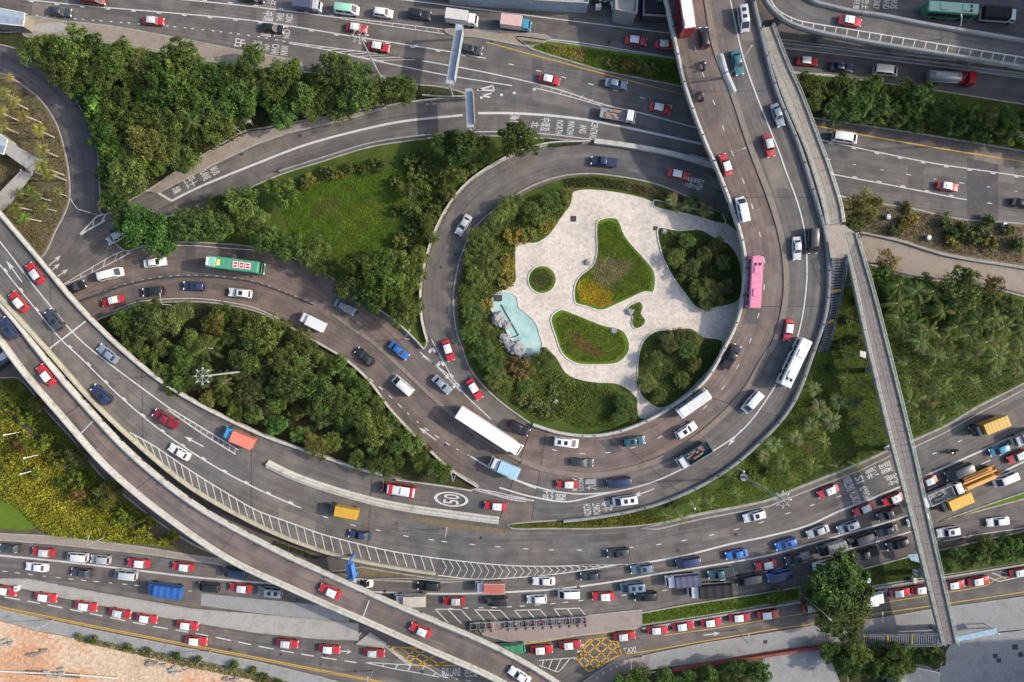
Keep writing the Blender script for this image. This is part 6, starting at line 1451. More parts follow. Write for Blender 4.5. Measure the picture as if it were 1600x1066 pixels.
cover('flowers', [(847+18*math.cos(t*math.pi/8), 437+18*math.sin(t*math.pi/8)) for t in range(16)], 2200, .35, .16, (.06,.10,.022), 'green planting of the round bed', z=.26, patch=[(847,437,12,(.075,.060,.035)),(847,437,5,(.05,.06,.025))], seed=28)
cover('flowers', [(p[0]*.9+995*.1, p[1]*.9+495*.1) for p in BEDS['small']], 900, .3, .16, (.05,.085,.015), 'green planting of the tiny bed', z=.26, seed=29)
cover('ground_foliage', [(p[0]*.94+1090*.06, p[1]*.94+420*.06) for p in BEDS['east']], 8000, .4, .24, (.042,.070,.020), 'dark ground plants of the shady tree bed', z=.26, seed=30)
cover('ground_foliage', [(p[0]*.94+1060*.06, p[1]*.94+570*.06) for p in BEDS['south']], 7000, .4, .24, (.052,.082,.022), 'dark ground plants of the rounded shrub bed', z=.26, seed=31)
cover('grass', [(870,600),(930,606),(965,612),(985,640),(960,668),(900,668),(868,650)], 6000, .2, .18, (.045,.078,.010), 'dark lawn at the lower end of the garden', seed=32)
cover('undergrowth', [(722,430),(750,380),(800,330),(840,305),(895,300),(890,320),(860,362),(835,376),(806,380),(803,440),(770,470),(765,490),(800,545),(850,560),(885,590),(960,606),(870,660),(835,655),(780,610),(740,570),(718,500)], 20000, .5, .26, (.07,.11,.024), 'mixed low planting on the west side of the garden', yellow=.18, ycol=(.22,.17,.02), patch=[(805,572,16,(.055,.02,.03)),(820,385,14,(.30,.22,.02)),(800,420,14,(.28,.20,.02)),(860,360,12,(.26,.20,.02))], seed=33)
cover('hedge_foliage', [(884,279),(930,276),(977,283),(1030,297),(1105,322),(1100,328),(1025,308),(975,296),(930,291),(884,293)], 9000, .6, .2, (.045,.058,.020), 'clipped hedge rows along the top of the plaza', yellow=.1, patch=[(1010,298,26,(.105,.075,.045)),(1060,310,26,(.10,.07,.05)),(985,290,12,(.09,.075,.03))], seed=34)
cover('undergrowth', [(1300,430),(1345,470),(1365,560),(1390,660),(1400,695),(1340,722),(1250,758),(1160,788),(1050,810),(1100,785),(1190,700),(1260,620),(1290,540)], 22000, .18, .22, (.075,.118,.012), 'short rough grass under the palms on the slope', yellow=.1, ycol=(.11,.085,.04), patch=[(1262,700,12,(.12,.07,.035)),(1280,745,18,(.075,.105,.02)),(1340,715,16,(.07,.10,.02))], seed=35)
cover('undergrowth', [(1365,430),(1420,440),(1530,455),(1600,470),(1600,595),(1529,630),(1428,684),(1408,650),(1390,570)], 24000, .25, .24, (.050,.082,.011), 'rough grass under the grove east of the footbridge', yellow=.12, ycol=(.12,.10,.03), seed=36)  # base colour darkened to stand in for weak light in the grove
cover('undergrowth', [(1305,312),(1420,328),(1500,345),(1600,355),(1600,412),(1479,394),(1403,372),(1345,360)], 9000, .35, .22, (.085,.080,.032), 'dry weeds on the scrub strip', yellow=.3, ycol=(.17,.13,.08), spread=.4, seed=37)
cover('ground_foliage', [(1268,176),(1330,188),(1450,206),(1600,230),(1600,222),(1450,196),(1330,176),(1265,168)], 5000, .4, .24, (.060,.082,.018), 'low green plants below the dark hedge', yellow=.2, seed=38)
cover('undergrowth', [(0,120),(30,132),(62,158),(86,192),(98,228),(105,270),(104,316),(84,362),(64,398),(45,382),(18,350),(0,325)], 11000, .3, .24, (.10,.105,.034), 'thin dry grass on the palm lawn', yellow=.3, ycol=(.14,.11,.06), patch=[(45,310,28,(.075,.105,.018)),(30,330,20,(.08,.115,.02))], seed=39)
cover('ground_foliage', [(796,824),(860,824),(934,823),(1000,820),(1028,816),(1060,805),(980,803),(880,815),(800,821)], 5000, .5, .22, (.10,.115,.018), 'bright strip of low plants at the outer foot of the bend', yellow=.3, seed=40)
cover('grass', [(1004,960),(1079,946),(1200,928),(1246,920),(1246,935),(1200,942),(1104,960),(1005,975)], 6000, .15, .18, (.055,.088,.010), 'short grass of the long verge', seed=41)
cover('grass', [(1345,893),(1428,870),(1455,866),(1450,898),(1428,904),(1352,915)], 4000, .15, .18, (.040,.070,.014), 'short grass beside the footbridge end', seed=42)
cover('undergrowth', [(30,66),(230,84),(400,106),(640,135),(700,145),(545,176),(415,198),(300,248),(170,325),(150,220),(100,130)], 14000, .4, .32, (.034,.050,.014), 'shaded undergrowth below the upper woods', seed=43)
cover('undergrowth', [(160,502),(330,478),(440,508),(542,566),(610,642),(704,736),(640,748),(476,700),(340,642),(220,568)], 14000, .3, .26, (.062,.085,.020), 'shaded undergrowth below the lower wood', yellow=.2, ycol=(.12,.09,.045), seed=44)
cover('ground_foliage', [(122,994),(200,1010),(290,1028),(400,1050),(470,1072),(455,1080),(390,1062),(280,1040),(200,1020),(120,1002)], 5000, .5, .22, (.085,.105,.020), 'ragged green weeds along the building site', yellow=.25, seed=45)
cover('ground_foliage', [(850,216),(915,222),(905,226),(860,230)], 1600, .35, .2, (.045,.080,.018), 'green plants at the pointed end of the triangle', seed=46)
cover('ground_foliage', [(430,845),(500,872),(480,872),(430,852)], 900, .6, .25, (.04,.06,.02), 'weeds in the gap between the two flyovers', z=.0, seed=47)
# ------------------------------------------------------------------ footbridge and walkway
def railing(parent, line, mat, h=1.1, post=2.4, offs=0.0, name='railing'):
    pl = resample(line, 1.2); b = MB()
    for hh, r in ((h, .045), (h*.55, .03), (.15, .03)): b.tube([p + Vector((0,0,hh)) for p in pl], r, 6)
    for p in resample(line, post): b.box(p.x-.04, p.x+.04, p.y-.04, p.y+.04, p.z, p.z+h)
    return b.obj(name, M[mat], parent)
def walkway(rows, label, panel_mat, rail_l, rail_r, panel=2.0, name='footbridge', z_pier=()):
    st = Strip(rows, 8); root = link(name, None, None, label, 'footbridge', loc=(0,0,0))
    st.surface('beam', M['concrete_grey'], -.06, root, .9, 1)
    n = len(st.L); d = st.len; cuts = np.arange(0, d[-1], panel)
    for i, a in enumerate(cuts):
        e = min(a+panel-.04, d[-1]); q = []
        for s in (a, e):
            for side in (st.L, st.R): q.append(Vector([np.interp(s, d, side[:,k]) for k in range(3)]))
        w = (q[1]-q[0]).normalized()*.12; v = [q[0]+w, q[1]-w, q[3]-w, q[2]+w]; b = MB(); up = Vector((0,0,.03+.008*(i % 3))); dn = Vector((0,0,-.05))
        b.add([p+up for p in v]+[p+dn for p in v], [(0,1,2,3),(4,7,6,5),(0,4,5,1),(1,5,6,2),(2,6,7,3),(3,7,4,0)]); recalc(b)
        b.obj('deck_panel', M[panel_mat], root)
    m_ = mid(st)
    for side, rail in (('L', rail_l), ('R', rail_r)):
        ln = edge_line(st, side); nn = normals2(ln); k = len(ln)//2; fl = 1 if nn[k].dot(m_[k]-ln[k]) > 0 else -1
        b = MB(); sweep(b, ln, [(-.1,-.5),(.16,-.5),(.16,.30),(-.1,.30)], False, fl); recalc(b); b.obj('edge_beam', M['bridge_edge'], root)
        railing(root, [p + Vector((0,0,.3)) for p in edge_line(st, side, .03)], rail, .95)
    for (x, y) in z_pier:
        z = st.z(x, y); p = P(x, y, z-.9); b = MB(); b.tube([(p.x,p.y,-.1),(p.x,p.y,z-1.4),(p.x,p.y,z-.9)], [.55,.55,.9], 12); b.obj('pier', M['concrete_grey'], root)
    return st, root
M['mastgrey'] = plain('mast_grey', (.27,.275,.27), .55, .2, .4, .15)
M['step_dark'] = speckled('step_dark', [(.3,(.07,.07,.072)),(.6,(.13,.13,.13))], .8, 6)
M['bridge_deck'] = speckled('bridge_deck', [(.3,(.13,.115,.108)),(.5,(.18,.16,.15)),(.7,(.15,.135,.128))], .5, 5, bmp=.2)
M['bridge_edge'] = speckled('bridge_edge', [(.3,(.12,.125,.12)),(.6,(.20,.205,.195))], .5, 5)
M['walk_deck'] = speckled('walkway_deck', [(.25,(.20,.18,.15)),(.5,(.25,.235,.20)),(.62,(.26,.215,.185)),(.8,(.19,.18,.155))], .22, 4, bmp=.25)
S_T1, T1 = walkway([(1190,45,1206,40,7.1),(1205,100,1228,97,7.1),(1223,153,1251,148,7.1),(1254,225,1278,220,6.9),(1268,265,1293,260,6.6),(1286,328,1312,322,6.0),(1290,352,1316,348,5.86)], 'old stained walkway clinging to the outer side of the curved flyover', 'walk_deck', 'rail_green', 'steel', 2.6, 'walkway', [(1222,110),(1268,230),(1306,350)])
S_T2, T2 = walkway([(1323,398,1336,364,5.8),(1337,460,1363,456,5.8),(1352,530,1382,530,5.8),(1392,695,1422,690,5.8),(1419,797,1446,797,5.8),(1443,892,1468,892,5.8),(1467,988,1490,990,5.8),(1471,1006,1493,1006,5.8)], 'long grey footbridge crossing from the flyover to the lower staircase', 'bridge_deck', 'rail_green', 'rail_green', 1.3, 'footbridge', [(1340,440),(1375,580),(1408,705),(1456,905),(1480,995)])
qd = [P(x, y, 5.80) for x, y in ((1298,404),(1324,402),(1340,366),(1318,352),(1290,352))]
b = MB(); nq = len(qd); b.add([p + Vector((0,0,.055)) for p in qd] + [p - Vector((0,0,.5)) for p in qd], [tuple(range(nq)), tuple(range(2*nq-1,nq-1,-1))] + [(i, nq+i, nq+(i+1) % nq, (i+1) % nq) for i in range(nq)]); recalc(b); b.obj('landing', M['walk_deck'], T2)
# steps from the walkway down beside the flyover
def staircase(label, pts, rise_n, rail, landing=(), name='staircase', stepmat='concrete_grey'):
    root = link(name, None, None, label, 'staircase', loc=(0,0,0)); st = Strip(pts, 4); d = st.len; n = rise_n
    for i in range(n):
        a, e = d[-1]*i/n, d[-1]*(i+(1.0 if i in landing else .62))/n; q = []
        for s in (a, e):
            for side in (st.L, st.R): q.append(Vector([np.interp(s, d, side[:,k]) for k in range(3)]))
        z = q[0].z; up = z; b = MB(); v = [q[0], q[1], q[3], q[2]]
        tops = [Vector((p.x, p.y, up)) for p in v]; bots = [Vector((p.x, p.y, up-.28)) for p in v]
        b.add(tops+bots, [(0,1,2,3),(7,6,5,4),(0,4,5,1),(1,5,6,2),(2,6,7,3),(3,7,4,0)]); recalc(b)
        b.obj('landing' if i in landing else 'step', M['yellow'] if i in landing else M[stepmat], root)
    sf = st.surface('riser_shade_slab', M['dark'], -.32, root, .15, 1)  # dark slab seen through the tread gaps stands in for riser shadow
    for side in 'LR':
        ln = edge_line(st, side); b = MB(); sweep(b, ln, [(-.08,-.6),(.08,-.6),(.08,.15),(-.08,.15)]); recalc(b); b.obj('stringer', M['bridge_edge'], root)
        railing(root, ln, rail, 1.05)
    return st
staircase('narrow staircase with blue rails going down beside the curved flyover', [(1300,404,1321,402,5.7),(1298,440,1317,439,4.3),(1294,485,1308,481,2.6),(1285,530,1298,527,.8),(1276,552,1290,549,.12)], 34, 'rail_blue', (11,22), stepmat='step_dark')
staircase('long straight staircase with striped landings at the end of the footbridge', [(1466,989,1466,1006,5.75),(1428,990,1428,1007,4.2),(1391,991,1391,1007,2.7),(1353,991,1353,1007,1.2),(1329,992,1329,1007,.2)], 40, 'steel', (11,22,33), stepmat='concrete_grey')

# ------------------------------------------------------------------ masts, lamps and gantries
def mast(px, py, H, label):
    p = P(px, py, .1); root = link('light_mast', None, None, label, 'light mast', loc=p)
    b = MB(); b.tube([(0,0,0),(0,0,1),(0,0,H)], [.30,.23,.11], 12); b.obj('pole', M['mastgrey'], root)
    b = MB(); b.tube([(0,0,-.05),(0,0,.35)], .8, 12); b.obj('base', M['concrete_grey'], root)
    b = MB(); n = 24; b.tube([(1.0*math.cos(2*math.pi*i/n), 1.0*math.sin(2*math.pi*i/n), H-.3) for i in range(n+1)], .05, 6)
    for i in range(8): a = 2*math.pi*i/8; b.tube([(0,0,H-.2),(1.25*math.cos(a),1.25*math.sin(a),H-.3)], .03, 5)
    hf = b.obj('head_frame', M['mastgrey'], root)
    lm = MB(); lm.box(-.18,.24,-.14,.14,-.12,.10,.05); lmm = lm.mesh('floodlight', M['mastgrey'])
    for i in range(8):
        a = 2*math.pi*i/8; o = link('floodlight', lmm, hf, loc=(1.3*math.cos(a),1.3*math.sin(a),H-.35)); o.rotation_euler = (0, .35, a)
mast(596,124,20.5,'tall light mast with eight lamps standing in the trees below the top highway')
mast(386,580,20.5,'tall light mast with eight lamps in the lower wood')
mast(1162,745,20.5,'tall light mast whose lamps hang over the lower carriageway verge')
mast(1568,223,20.5,'tall light mast at the right edge beside the dark hedge')
def lamp(px, py, ang, label, H=8.0, arm=2.2, z=None, two=False, mat='mastgrey'):
    zz = .1 if z is None else z; p = P(px, py, zz); root = link('street_lamp', None, None, label, 'street lamp', loc=p); b = MB()
    b.tube([(0,0,0),(0,0,H*.85),(0,0,H)], [.09,.07,.05], 8); b.obj('pole', M[mat], root)
    for a in ((ang, ang+180) if two else (ang,)):
        h = math.radians(a); d = (math.cos(h), math.sin(h)); b = MB()
        b.tube([(0,0,H-.1),(d[0]*arm*.5,d[1]*arm*.5,H+.25),(d[0]*arm,d[1]*arm,H+.35)], .05, 6); am = b.obj('arm', M[mat], root)
        b = MB(); b.box(-.3,.3,-.11,.11,-.06,.06,.03); o = b.obj('lamp_head', M[mat], am, loc=(d[0]*arm,d[1]*arm,H+.33)); o.rotation_euler = (0,0,h)
LAMPS = [(84,968,40,'street lamp between the taxi lane and the building site'),(330,1016,45,'street lamp by the lone taxi at the building site'),(583,1048,80,'street lamp beside the triangular island'),(1152,985,90,'street lamp at the rank of taxis'),(978,1022,90,'street lamp at the corner of the yellow box'),
  (1352,952,95,'street lamp hidden beside the big tree'),(152,336,120,'street lamp at the fork of side road and ramp'),(278,478,95,'street lamp at the lower edge of the slip road'),(640,530,60,'street lamp at the nose between loop and slip road'),(712,742,100,'street lamp near the tip of the lower wood'),(166,838,70,'street lamp by the shrub slope pavement'),(700,826,80,'street lamp on the verge under the dividing wall')]
for x, y, a, l in LAMPS: lamp(x, y, a, l, 6.5, 1.8)
lamp(1250,926,-45,'tall single armed street lamp leaning over the taxi beside the big tree',11.5,.9,.1)
lamp(1138,120,55,'twin head street lamp on the flyover median',7.0,3.2,7.3,False); lamp(1130,252,20,'street lamp on the inner parapet of the flyover',6.0,2.0,7.0)
lamp(1470,62,95,'street lamp on the hatched ramp above the tank truck',6,1.6,7.4); lamp(1592,85,95,'street lamp on the hatched ramp at the right edge',6,1.6,7.4)
for (x, y, l) in ((33,675,'white garden post at the top of the shrub slope'),(63,710,'white garden post in the middle of the shrub slope'),(58,734,'white garden post at the bottom of the shrub slope'),(1150,730,'white garden post on the slope outside the bend'),(1076,786,'white garden post low on the slope outside the bend')):
    p = P(x, y, .1); root = link('garden_post', None, None, l, 'post', loc=p); b = MB(); b.tube([(0,0,0),(0,0,4.6)], .09, 8); b.obj('pole', M['whitemetal'], root)
    b = MB(); b.tube([(0,0,4.55),(0,0,4.75),(0,0,4.85)], [.16,.2,.08], 8); b.obj('lamp_head', M['whitemetal'], root)
def gantry(x0, y0, x1, y1, z, w, label, beam='mastgrey', sign='bluemetal', base=.1, posts=True, zc=True):
    a, c = P(x0, y0, z), P(x1, y1, z); d = (c-a); L = d.length; ang = math.atan2(d.y, d.x)
    root = link('sign_gantry', None, None, label, 'sign gantry', loc=(a.x, a.y, 0)); root.rotation_euler = (0,0,ang)
    b = MB()
    for y in (-w/2, w/2):
        for h in (z-.9, z): b.box(0, L, y-.07, y+.07, h-.07, h+.07)
    k = max(3, int(L/1.4))
    for i in range(k):
        s, e = L*i/k, L*(i+1)/k; b.tube([(s,-w/2,z),(e,w/2,z)], .05, 5); b.tube([(s,w/2,z-.9),(s,w/2,z)], .05, 5); b.tube([(s,-w/2,z-.9),(e,-w/2,z)], .05, 5)
    b.obj('truss', M[beam], root)
    b = MB(); b.box(.1, L-.1, -w/2+.1, w/2-.1, z+.02, z+.08); b.obj('catwalk', M['palemetal' if beam == 'mastgrey' else beam], root)
    b = MB(); b.box(L*.08, L*.92, w/2+.16, w/2+.26, z-1.6, z+.9, .03); b.obj('sign_board', M[sign], root)
    for s in ((0, L) if posts else ()):
        b = MB(); b.tube([(s,0,base),(s,0,z-.5)], .24, 10); b.obj('post', M[beam], root)
gantry(718,38,702,132,6.6,1.25,'big sign gantry with a pale blue topped truss over the highway', sign='palemetal')
gantry(732,138,735,200,6.4,1.2,'smaller white sign gantry over the ramp below the big one', sign='steel')
gantry(544,880,549,908,5.6,.95,'bright blue sign gantry at the gap beside the narrow flyover', 'bluemetal')
# old overhead sign beam on the flyover median
p0, p1, p2 = P(1125,86,11.4), P(1133,114,11.5), P(1147,145,11.4)
root = link('overhead_sign', None, None, 'curved grey overhead sign beam above the flyover median', 'sign gantry', loc=(0,0,0))
b = MB(); b.tube([p0, p1], [.62,.62], 12); b.obj('sign_box', M['steel'], root); b = MB(); b.tube([p1 + (p2-p1)*.05, p2], [.62,.55], 12); b.obj('sign_box', M['steel'], root)
b = MB(); q = P(1136,122,7.2); b.tube([(q.x,q.y,7.1),(p1.x,p1.y,11.3)], .2, 8); b.obj('post', M['steel'], root)

# ------------------------------------------------------------------ small buildings, walls and other things
def gable(name, quad, z, label, cat, roofmat, wallmat, over=.3):
    c = [P(x, y, z) for x, y in quad]; cen = sum(c, Vector())/4; root = link(name, None, None, label, cat, loc=(0,0,0)); b = MB()
    b.add([(p.x,p.y,z-.02) for p in c]+[(p.x,p.y,.05) for p in c], [(0,1,5,4),(1,2,6,5),(2,3,7,6),(3,0,4,7)]); recalc(b); b.obj('wall', M[wallmat], root)
    e = [cen + (p-cen)*1.06 for p in c]; r0, r1 = (e[0]+e[3])/2, (e[1]+e[2])/2; r0.z = r1.z = z+.55
    for nm, f in (('roof_slope', [e[0],e[1],r1,r0]), ('roof_slope', [r0,r1,e[2],e[3]])):
        b = MB(); b.add(f + [p - Vector((0,0,.12)) for p in f], [(0,1,2,3),(7,6,5,4),(0,4,5,1),(1,5,6,2),(2,6,7,3),(3,7,4,0)]); recalc(b); b.obj(nm, M[roofmat], root)
    b = MB()
    for i in range(4): b.tube([e[i]+Vector((0,0,.05)), e[(i+1) % 4]+Vector((0,0,.05))], .10, 5)
    b.obj('gutter', M['whitemetal'], root); return root
gable('pavilion', [(-60,2),(36,21),(34,40),(-60,30)], 3.4, 'small blue grey roofed building with white edges at the left edge', 'building', 'rooftile', 'pave_brown')
gable('shelter', [(-60,170),(10,218),(4,240),(-60,212)], 3.2, 'blue grey roof beside the pale canopy at the left edge', 'building', 'rooftile', 'concrete')
def canopy(quad, z, label, mat='concrete', posts=True, name='canopy'):
    c = [P(x, y, z) for x, y in quad]; root = link(name, None, None, label, 'canopy', loc=(0,0,0)); n = len(c); b = MB()
    b.add(c + [p - Vector((0,0,.18)) for p in c], [tuple(range(n)), tuple(range(2*n-1,n-1,-1))] + [(i, n+i, n+(i+1) % n, (i+1) % n) for i in range(n)]); recalc(b); b.obj('roof', M[mat], root)
    for i in range(n if posts else 0): b = MB(); b.box(-.12,.12,-.12,.12,0,.14); o = b.obj('corner_cap', M['whitemetal'], root, loc=c[i])
    if posts:
        cen = sum(c, Vector())/n
        for p in c: q = p.lerp(cen, .12); b = MB(); b.tube([(q.x,q.y,.1),(q.x,q.y,z-.2)], .1, 8); b.obj('post', M['steel'], root)
canopy([(10,220),(64,250),(50,270),(6,238)], 3.0, 'pale flat canopy running down to the palms')
canopy([(33,266),(50,273),(16,318),(-10,342),(-20,320)], 2.9, 'second pale canopy turning back to the flyover')
canopy([(363,193),(388,183),(391,190),(366,201)], 2.8, 'small white bus shelter roof at the ramp edge', 'whitemetal')
canopy([(1490,996),(1555,982),(1561,990),(1497,1003)], 3.0, 'pale blue glass canopy at the yard', 'canopy')
canopy([(1344,548),(1353,550),(1353,560),(1344,557)], 2.5, 'small pale hut roof under the footbridge at the grove', 'sky' if 'sky' in M else 'whitemetal', False)
canopy([(1380,700),(1392,694),(1396,702),(1390,706)], 2.5, 'small pale hut roof where the footbridge meets the carriageway', 'whitemetal', False)
canopy([(1418,867),(1436,865),(1440,880),(1424,876)], 2.5, 'small pale blue roof under the footbridge at the verge', 'canopy', False)
gable('hut', [(1408,1040),(1466,1052),(1462,1085),(1395,1085)], 3.0, 'grey and pale gabled hut at the bottom edge of the yard', 'building', 'concrete', 'concrete_grey')
# buildings cut by the top edge
def block(quad, z, label, mat='concrete_grey', name='building'):
    c = [P(x, y, z) for x, y in quad]; root = link(name, None, None, label, 'building', loc=(0,0,0)); b = MB(); n = len(c)
    b.add(c + [Vector((p.x,p.y,.0)) for p in c], [tuple(range(n))] + [(i, n+i, n+(i+1) % n, (i+1) % n) for i in range(n)]); recalc(b); b.obj('wall', M[mat], root)
    b = MB(); sweep(b, c, [(-.15,-.05),(.15,-.05),(.15,.5),(-.15,.5)], True); recalc(b); b.obj('roof_parapet', M['concrete'], root)
    rr = random.Random(len(label))
    for k in range(2):
        q = c[0].lerp(c[2], .3+.3*k); b = MB(); b.box(-.5,.5,-.4,.4,0,.8,.05); b.obj('roof_unit', M['steel'], root, loc=q)
    return root
block([(700,-60),(919,-40),(919,6),(850,2),(760,-4),(700,-8)], 4.0, 'low blue fronted building with a rounded white terrace at the top edge', 'rooftile')
block([(962,-40),(998,-40),(994,22),(962,16)], 5.0, 'grey flat roofed block at the top edge left of the flyover')
block([(1006,-40),(1040,-40),(1046,26),(1005,24)], 3.0, 'dark red roofed block tucked against the flyover at the top edge', 'maroonroof' if 'maroonroof' in M else 'dark')
canopy([(780,-50),(900,-54),(910,-12),(880,-6),(800,-8)], 4.6, 'rounded pale terrace roof at the top edge', 'concrete_grey', False)
ST = link('stacked_cargo', None, None, 'heap of tan and white goods between the two blocks at the top edge', 'goods', loc=(0,0,0))
rr = random.Random(4)
for k in range(14):
    p = P(rr.uniform(932,958), rr.uniform(-4,14), .2); b = MB(); s = rr.uniform(.4,.9); b.box(-s,s,-s*.7,s*.7,0,rr.uniform(.6,1.6),.06); o = b.obj('crate', M[rr.choice(['cardboard','whitemetal','dark'])] if 'cardboard' in M else M[rr.choice(['construction','whitemetal','dark'])], ST, loc=p); o.rotation_euler = (0,0,rr.uniform(0,3))
# walls
def wall(pts, z, h, w, mat, label, st=None, seg=4.0, name='wall'):
    root = link(name, None, None, label, 'wall', loc=(0,0,0)); segmented('wall_panel', root, wline(pts, st, 8, z), [(-w/2,-.1),(w/2,-.1),(w/2,h),(-w/2,h)], M[mat], seg); return root
M['brickred'] = speckled('brick_red', [(.3,(.13,.035,.03)),(.6,(.20,.06,.05))], 1.0, 6)
wall([(1050,1045),(1104,1036),(1200,1021),(1290,1008),(1330,1006)], .14, 1.1, .5, 'brickred', 'low dark red brick wall below the concrete pavement')
wall([(928,222),(975,228),(1028,237),(1070,247),(1120,262)], .1, .9, .9, 'parapet', 'bright concrete wall between ramp and loop road')
wall([(1076,243),(1130,258),(1200,280)], .1, .8, .4, 'concrete_grey', 'grey wall in the shade below the flyover')
wall([(438,269),(501,249),(577,226),(653,214),(700,211)], .1, .9, .25, 'concrete_grey', 'thin grey barrier along the lower edge of the ramp', name='barrier')
wall([(922,222),(850,226),(786,249),(725,291),(687,345),(665,405),(657,450),(659,500),(668,535)], .1, .9, .22, 'parapet', 'thin pale barrier around the outside of the loop road', name='barrier')
wall([(587,479),(620,503),(650,531),(662,545)], .1, .9, .18, 'parapet', 'thin pale barrier at the nose of the grassy triangle', name='barrier')
wall([(442,505),(496,535),(542,563),(577,595),(610,639),(653,685),(704,733),(746,760)], .1, .8, .22, 'parapet', 'thin pale barrier along the upper edge of the lower wood', name='barrier')
wall([(620,749),(690,758),(738,766)], .1, .8, .2, 'parapet', 'short pale barrier at the tip of the lower wood', name='barrier')
wall([(660,150),(690,152),(724,152)], .1, .7, .25, 'concrete', 'short pale wall at the pointed end of the hedge wood')
wall([(1003,981),(1104,964),(1200,948),(1250,940)], .1, .5, .35, 'concrete', 'low pale kerb wall between grass verge and taxi rank')
wall([(1352,921),(1428,908),(1500,897),(1600,881)], .1, .5, .35, 'concrete', 'low pale kerb wall behind the taxis right of the big tree')
wall([(1339,363),(1403,377),(1479,400),(1600,420),(1700,440)], .1, .5, .3, 'concrete_grey', 'low weathered wall between scrub strip and service lane')
wall([(1215,70),(1290,78),(1400,93),(1600,118),(1750,138)], .1, .9, .3, 'concrete_grey', 'grey barrier beside the upper right carriageway')
wall([(740,972),(800,970),(860,966),(916,962)], .1, .6, .3, 'concrete_grey', 'grey low wall behind the parked motorcycles')
wall([(560,904),(640,902),(700,908)], .1, .8, .15, 'steel', 'thin steel barrier below the blue gantry', name='barrier')
# fence hoops of the motorcycle park: each a white frame
for i, x in enumerate((740,754,766,793,806,820,833,847,860,874,888,902,914)):
    y = 976-(x-740)*.055; p = P(x, y, .16); b = MB(); s = .62
    b.tube([(-s,-s,0),(-s,-s,1.0),(-s,s,1.0),(-s,s,0)], .035, 6); b.tube([(s,-s,0),(s,-s,1.0),(s,s,1.0),(s,s,0)], .05, 6); b.tube([(-s,s,1.0),(s,s,1.0)], .05, 6); b.tube([(-s,-s,1.0),(s,-s,1.0)], .05, 6)
    o = b.obj('parking_frame', M['mastgrey'], None, label='white frame around the %s parked motorcycle from the narrow flyover' % ('first second third fourth fifth sixth seventh eighth ninth tenth eleventh twelfth thirteenth'.split()[i]), cat='frame', group='motorcycle parking frames', loc=p)
# boulders of the pond
def boulder(px, py, r, seed, label, flat=.7):
    bm = bmesh.new(); bmesh.ops.create_icosphere(bm, subdivisions=3, radius=r/PXM); rr = np.random.default_rng(seed); ph = rr.uniform(0, 6, 9)
    for v in bm.verts:
        n = v.co.normalized(); k = 1 + .16*math.sin(4*n.x+ph[0])*math.cos(3*n.y+ph[1]) + .12*math.sin(7*n.y+ph[2]+2*n.z) + .09*math.sin(11*n.x+ph[3])*math.sin(9*n.z+ph[4]) + .05*math.sin(21*n.y+ph[5]+13*n.x)
        v.co *= k; v.co.z *= flat
    m = bpy.data.meshes.new('boulder'); bm.to_mesh(m); bm.free(); m.materials.append(M['stone']); return link('boulder', m, None, label, 'rock', 'boulders in the garden', loc=P(px, py, .2))
for x, y, r, s, l in ((777,499,11,1,'biggest furrowed boulder at the upper end of the pond'),(790,508,8,2,'boulder beside the biggest one at the pond'),(788,529,9,3,'bluish boulder at the middle of the pond edge'),(806,544,12,4,'grooved boulder at the lower pond edge'),(796,541,9,5,'dark boulder below the bluish one'),(814,552,7,6,'small boulder at the lower tip of the pond'),(984,487,6,7,'pale boulder in the tiny hourglass bed'),(1037,361,5,8,'pale boulder at the corner of the shady tree bed'),(868,627,4,9,'small pale stone at the lower garden path'),(918,410,5,10,'grey stone at the waist of the large bed'),(958,517,5,11,'grey stone on the edge of the leaf shaped bed')): boulder(x, y, r, s, l)
# drain covers and hatches on the plaza and yard
for (x, y, s, l) in ((896,342,.55,'dark drain cover on the plaza below the gold bushes'),(1024,357,.4,'dark drain cover beside the shady tree bed'),(1586,1011,.5,'uppermost dark drain cover in the yard'),(1595,1023,.45,'dark drain cover at the right edge of the yard'),(1555,1025,.4,'left one of the paired dark drain covers in the yard'),(1561,1032,.4,'right one of the paired dark drain covers in the yard'),(1196,1003,.35,'dark drain cover on the concrete pavement'),(982,292,.6,None)):
    b = MB(); b.box(-s,s,-s,s,0,.05,.02); b.box(-s*.8,s*.8,-.04,.04,.05,.065); b.obj('drain_cover', M['dark' if l else 'concrete'], None, label=l or 'pale square hatch in the hedge rows of the plaza', cat='cover', loc=P(x, y, .165))
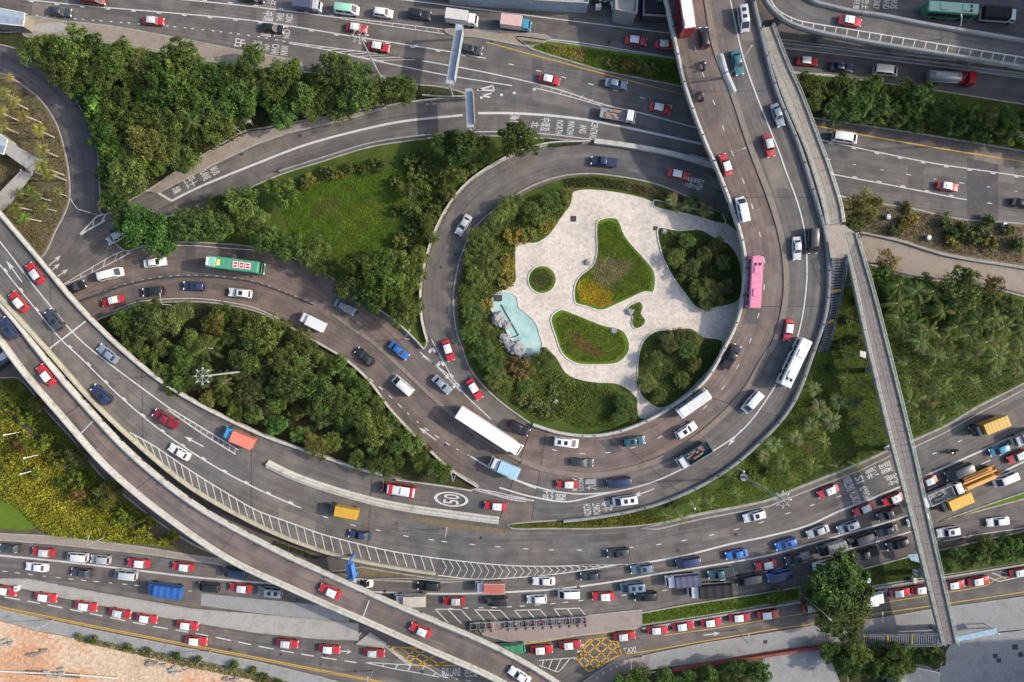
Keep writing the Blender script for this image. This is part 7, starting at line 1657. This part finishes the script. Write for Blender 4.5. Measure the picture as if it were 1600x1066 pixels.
# construction odds and ends
rr = random.Random(9)
for i, (x, y) in enumerate(((12,1002),(245,1035),(280,1045),(365,1062),(85,1050),(60,1020))):
    b = MB()
    for k in range(12):
        s = rr.uniform(.2,.6); cx, cy = rr.uniform(-1.6,1.6), rr.uniform(-.7,.7); b.box(cx-s,cx+s,cy-s*.5,cy+s*.5,0,rr.uniform(.15,.6),.05)
    b.obj('rubble_heap', M['pave_brown' if i % 2 else 'concrete'], None, label=('rubble heap at the left edge of the building site','rubble heap below the weeds of the building site','grey rubble heap right of the other on the building site','rubble heap at the right corner of the building site','rubble heap at the bottom of the building site','small rubble heap in the middle of the building site')[i], cat='rubble', loc=P(x, y, .1))
root = link('steel_track', None, None, 'long row of dark sleepers and pale rail on the building site', 'track', loc=(0,0,0))
for i in range(22):
    p = P(42+i*3.9, 1050+i*.28, .12); b = MB(); b.box(-.13,.13,-.45,.45,0,.16,.02); b.obj('sleeper', M['rust'], root, loc=p)
b = MB(); b.tube([P(0,1049,.35),P(125,1055,.35),P(185,1060,.35)], .14, 6); b.obj('rail', M['whitemetal'], root)
for (x, y, l) in ((29,918,'grey sign box on the concrete median beside the taxi'),(1448,372,'blue and white cart on the scrub strip'),(1385,340,'small blue and white sign on the scrub strip'),(1566,352,'small blue post sign by the right highway edge'),(1426,905,'stacked pale utility boxes below the footbridge'),(1354,905,'pale square frame on the grass by the big tree'),(1428,893,'pale utility box on the grass below the footbridge'),(843,752,'pale')):
    if l == 'pale': continue
    p = P(x, y, .15); root = link('cabinet', None, None, l, 'cabinet', loc=p); blue = 'blue' in l; b = MB()
    b.box(-.35,.35,-.5,.5,0,.9,.05); b.obj('body', M['palemetal' if blue else 'whitemetal'], root); b = MB(); b.box(-.4,.4,-.2,.2,.9,.97,.02); b.obj('lid', M['steel'], root)
for i, (x, y) in enumerate(((1003,1026),(975,1034),(962,1040),(954,1044),(942,1050),(932,1058))):
    p = P(x, y, .16); b = MB(); b.tube([(0,0,0),(0,0,.75),(0,0,.85)], [.13,.13,.06], 8); b.obj('bollard', M['whitemetal'], None, label='white bollard, %s from the right on the corner pavement' % ordinal(i+1), cat='bollard', group='bollards on the corner pavement', loc=p)
# office towers outside the view on the right whose shade falls over the edge of the scene
def tower(x0, x1, y0, y1, H, label):
    root = link('office_tower', None, None, label, 'building', loc=((x0+x1)/2,(y0+y1)/2,0)); b = MB(); b.box(-(x1-x0)/2,(x1-x0)/2,-(y1-y0)/2,(y1-y0)/2,0,H); b.obj('wall', M['concrete_grey'], root)
    for k in range(int(H/3.6)):
        b = MB(); b.box(-(x1-x0)/2-.06,(x1-x0)/2+.06,-(y1-y0)/2-.06,(y1-y0)/2+.06,1.2+k*3.6,2.9+k*3.6); b.obj('window_band', M['glass'], root)
tower(122,150,-100,-57,34,'office tower standing beyond the lower right of the roads')
tower(126,150,42,100,36,'office tower standing beyond the upper right of the roads')
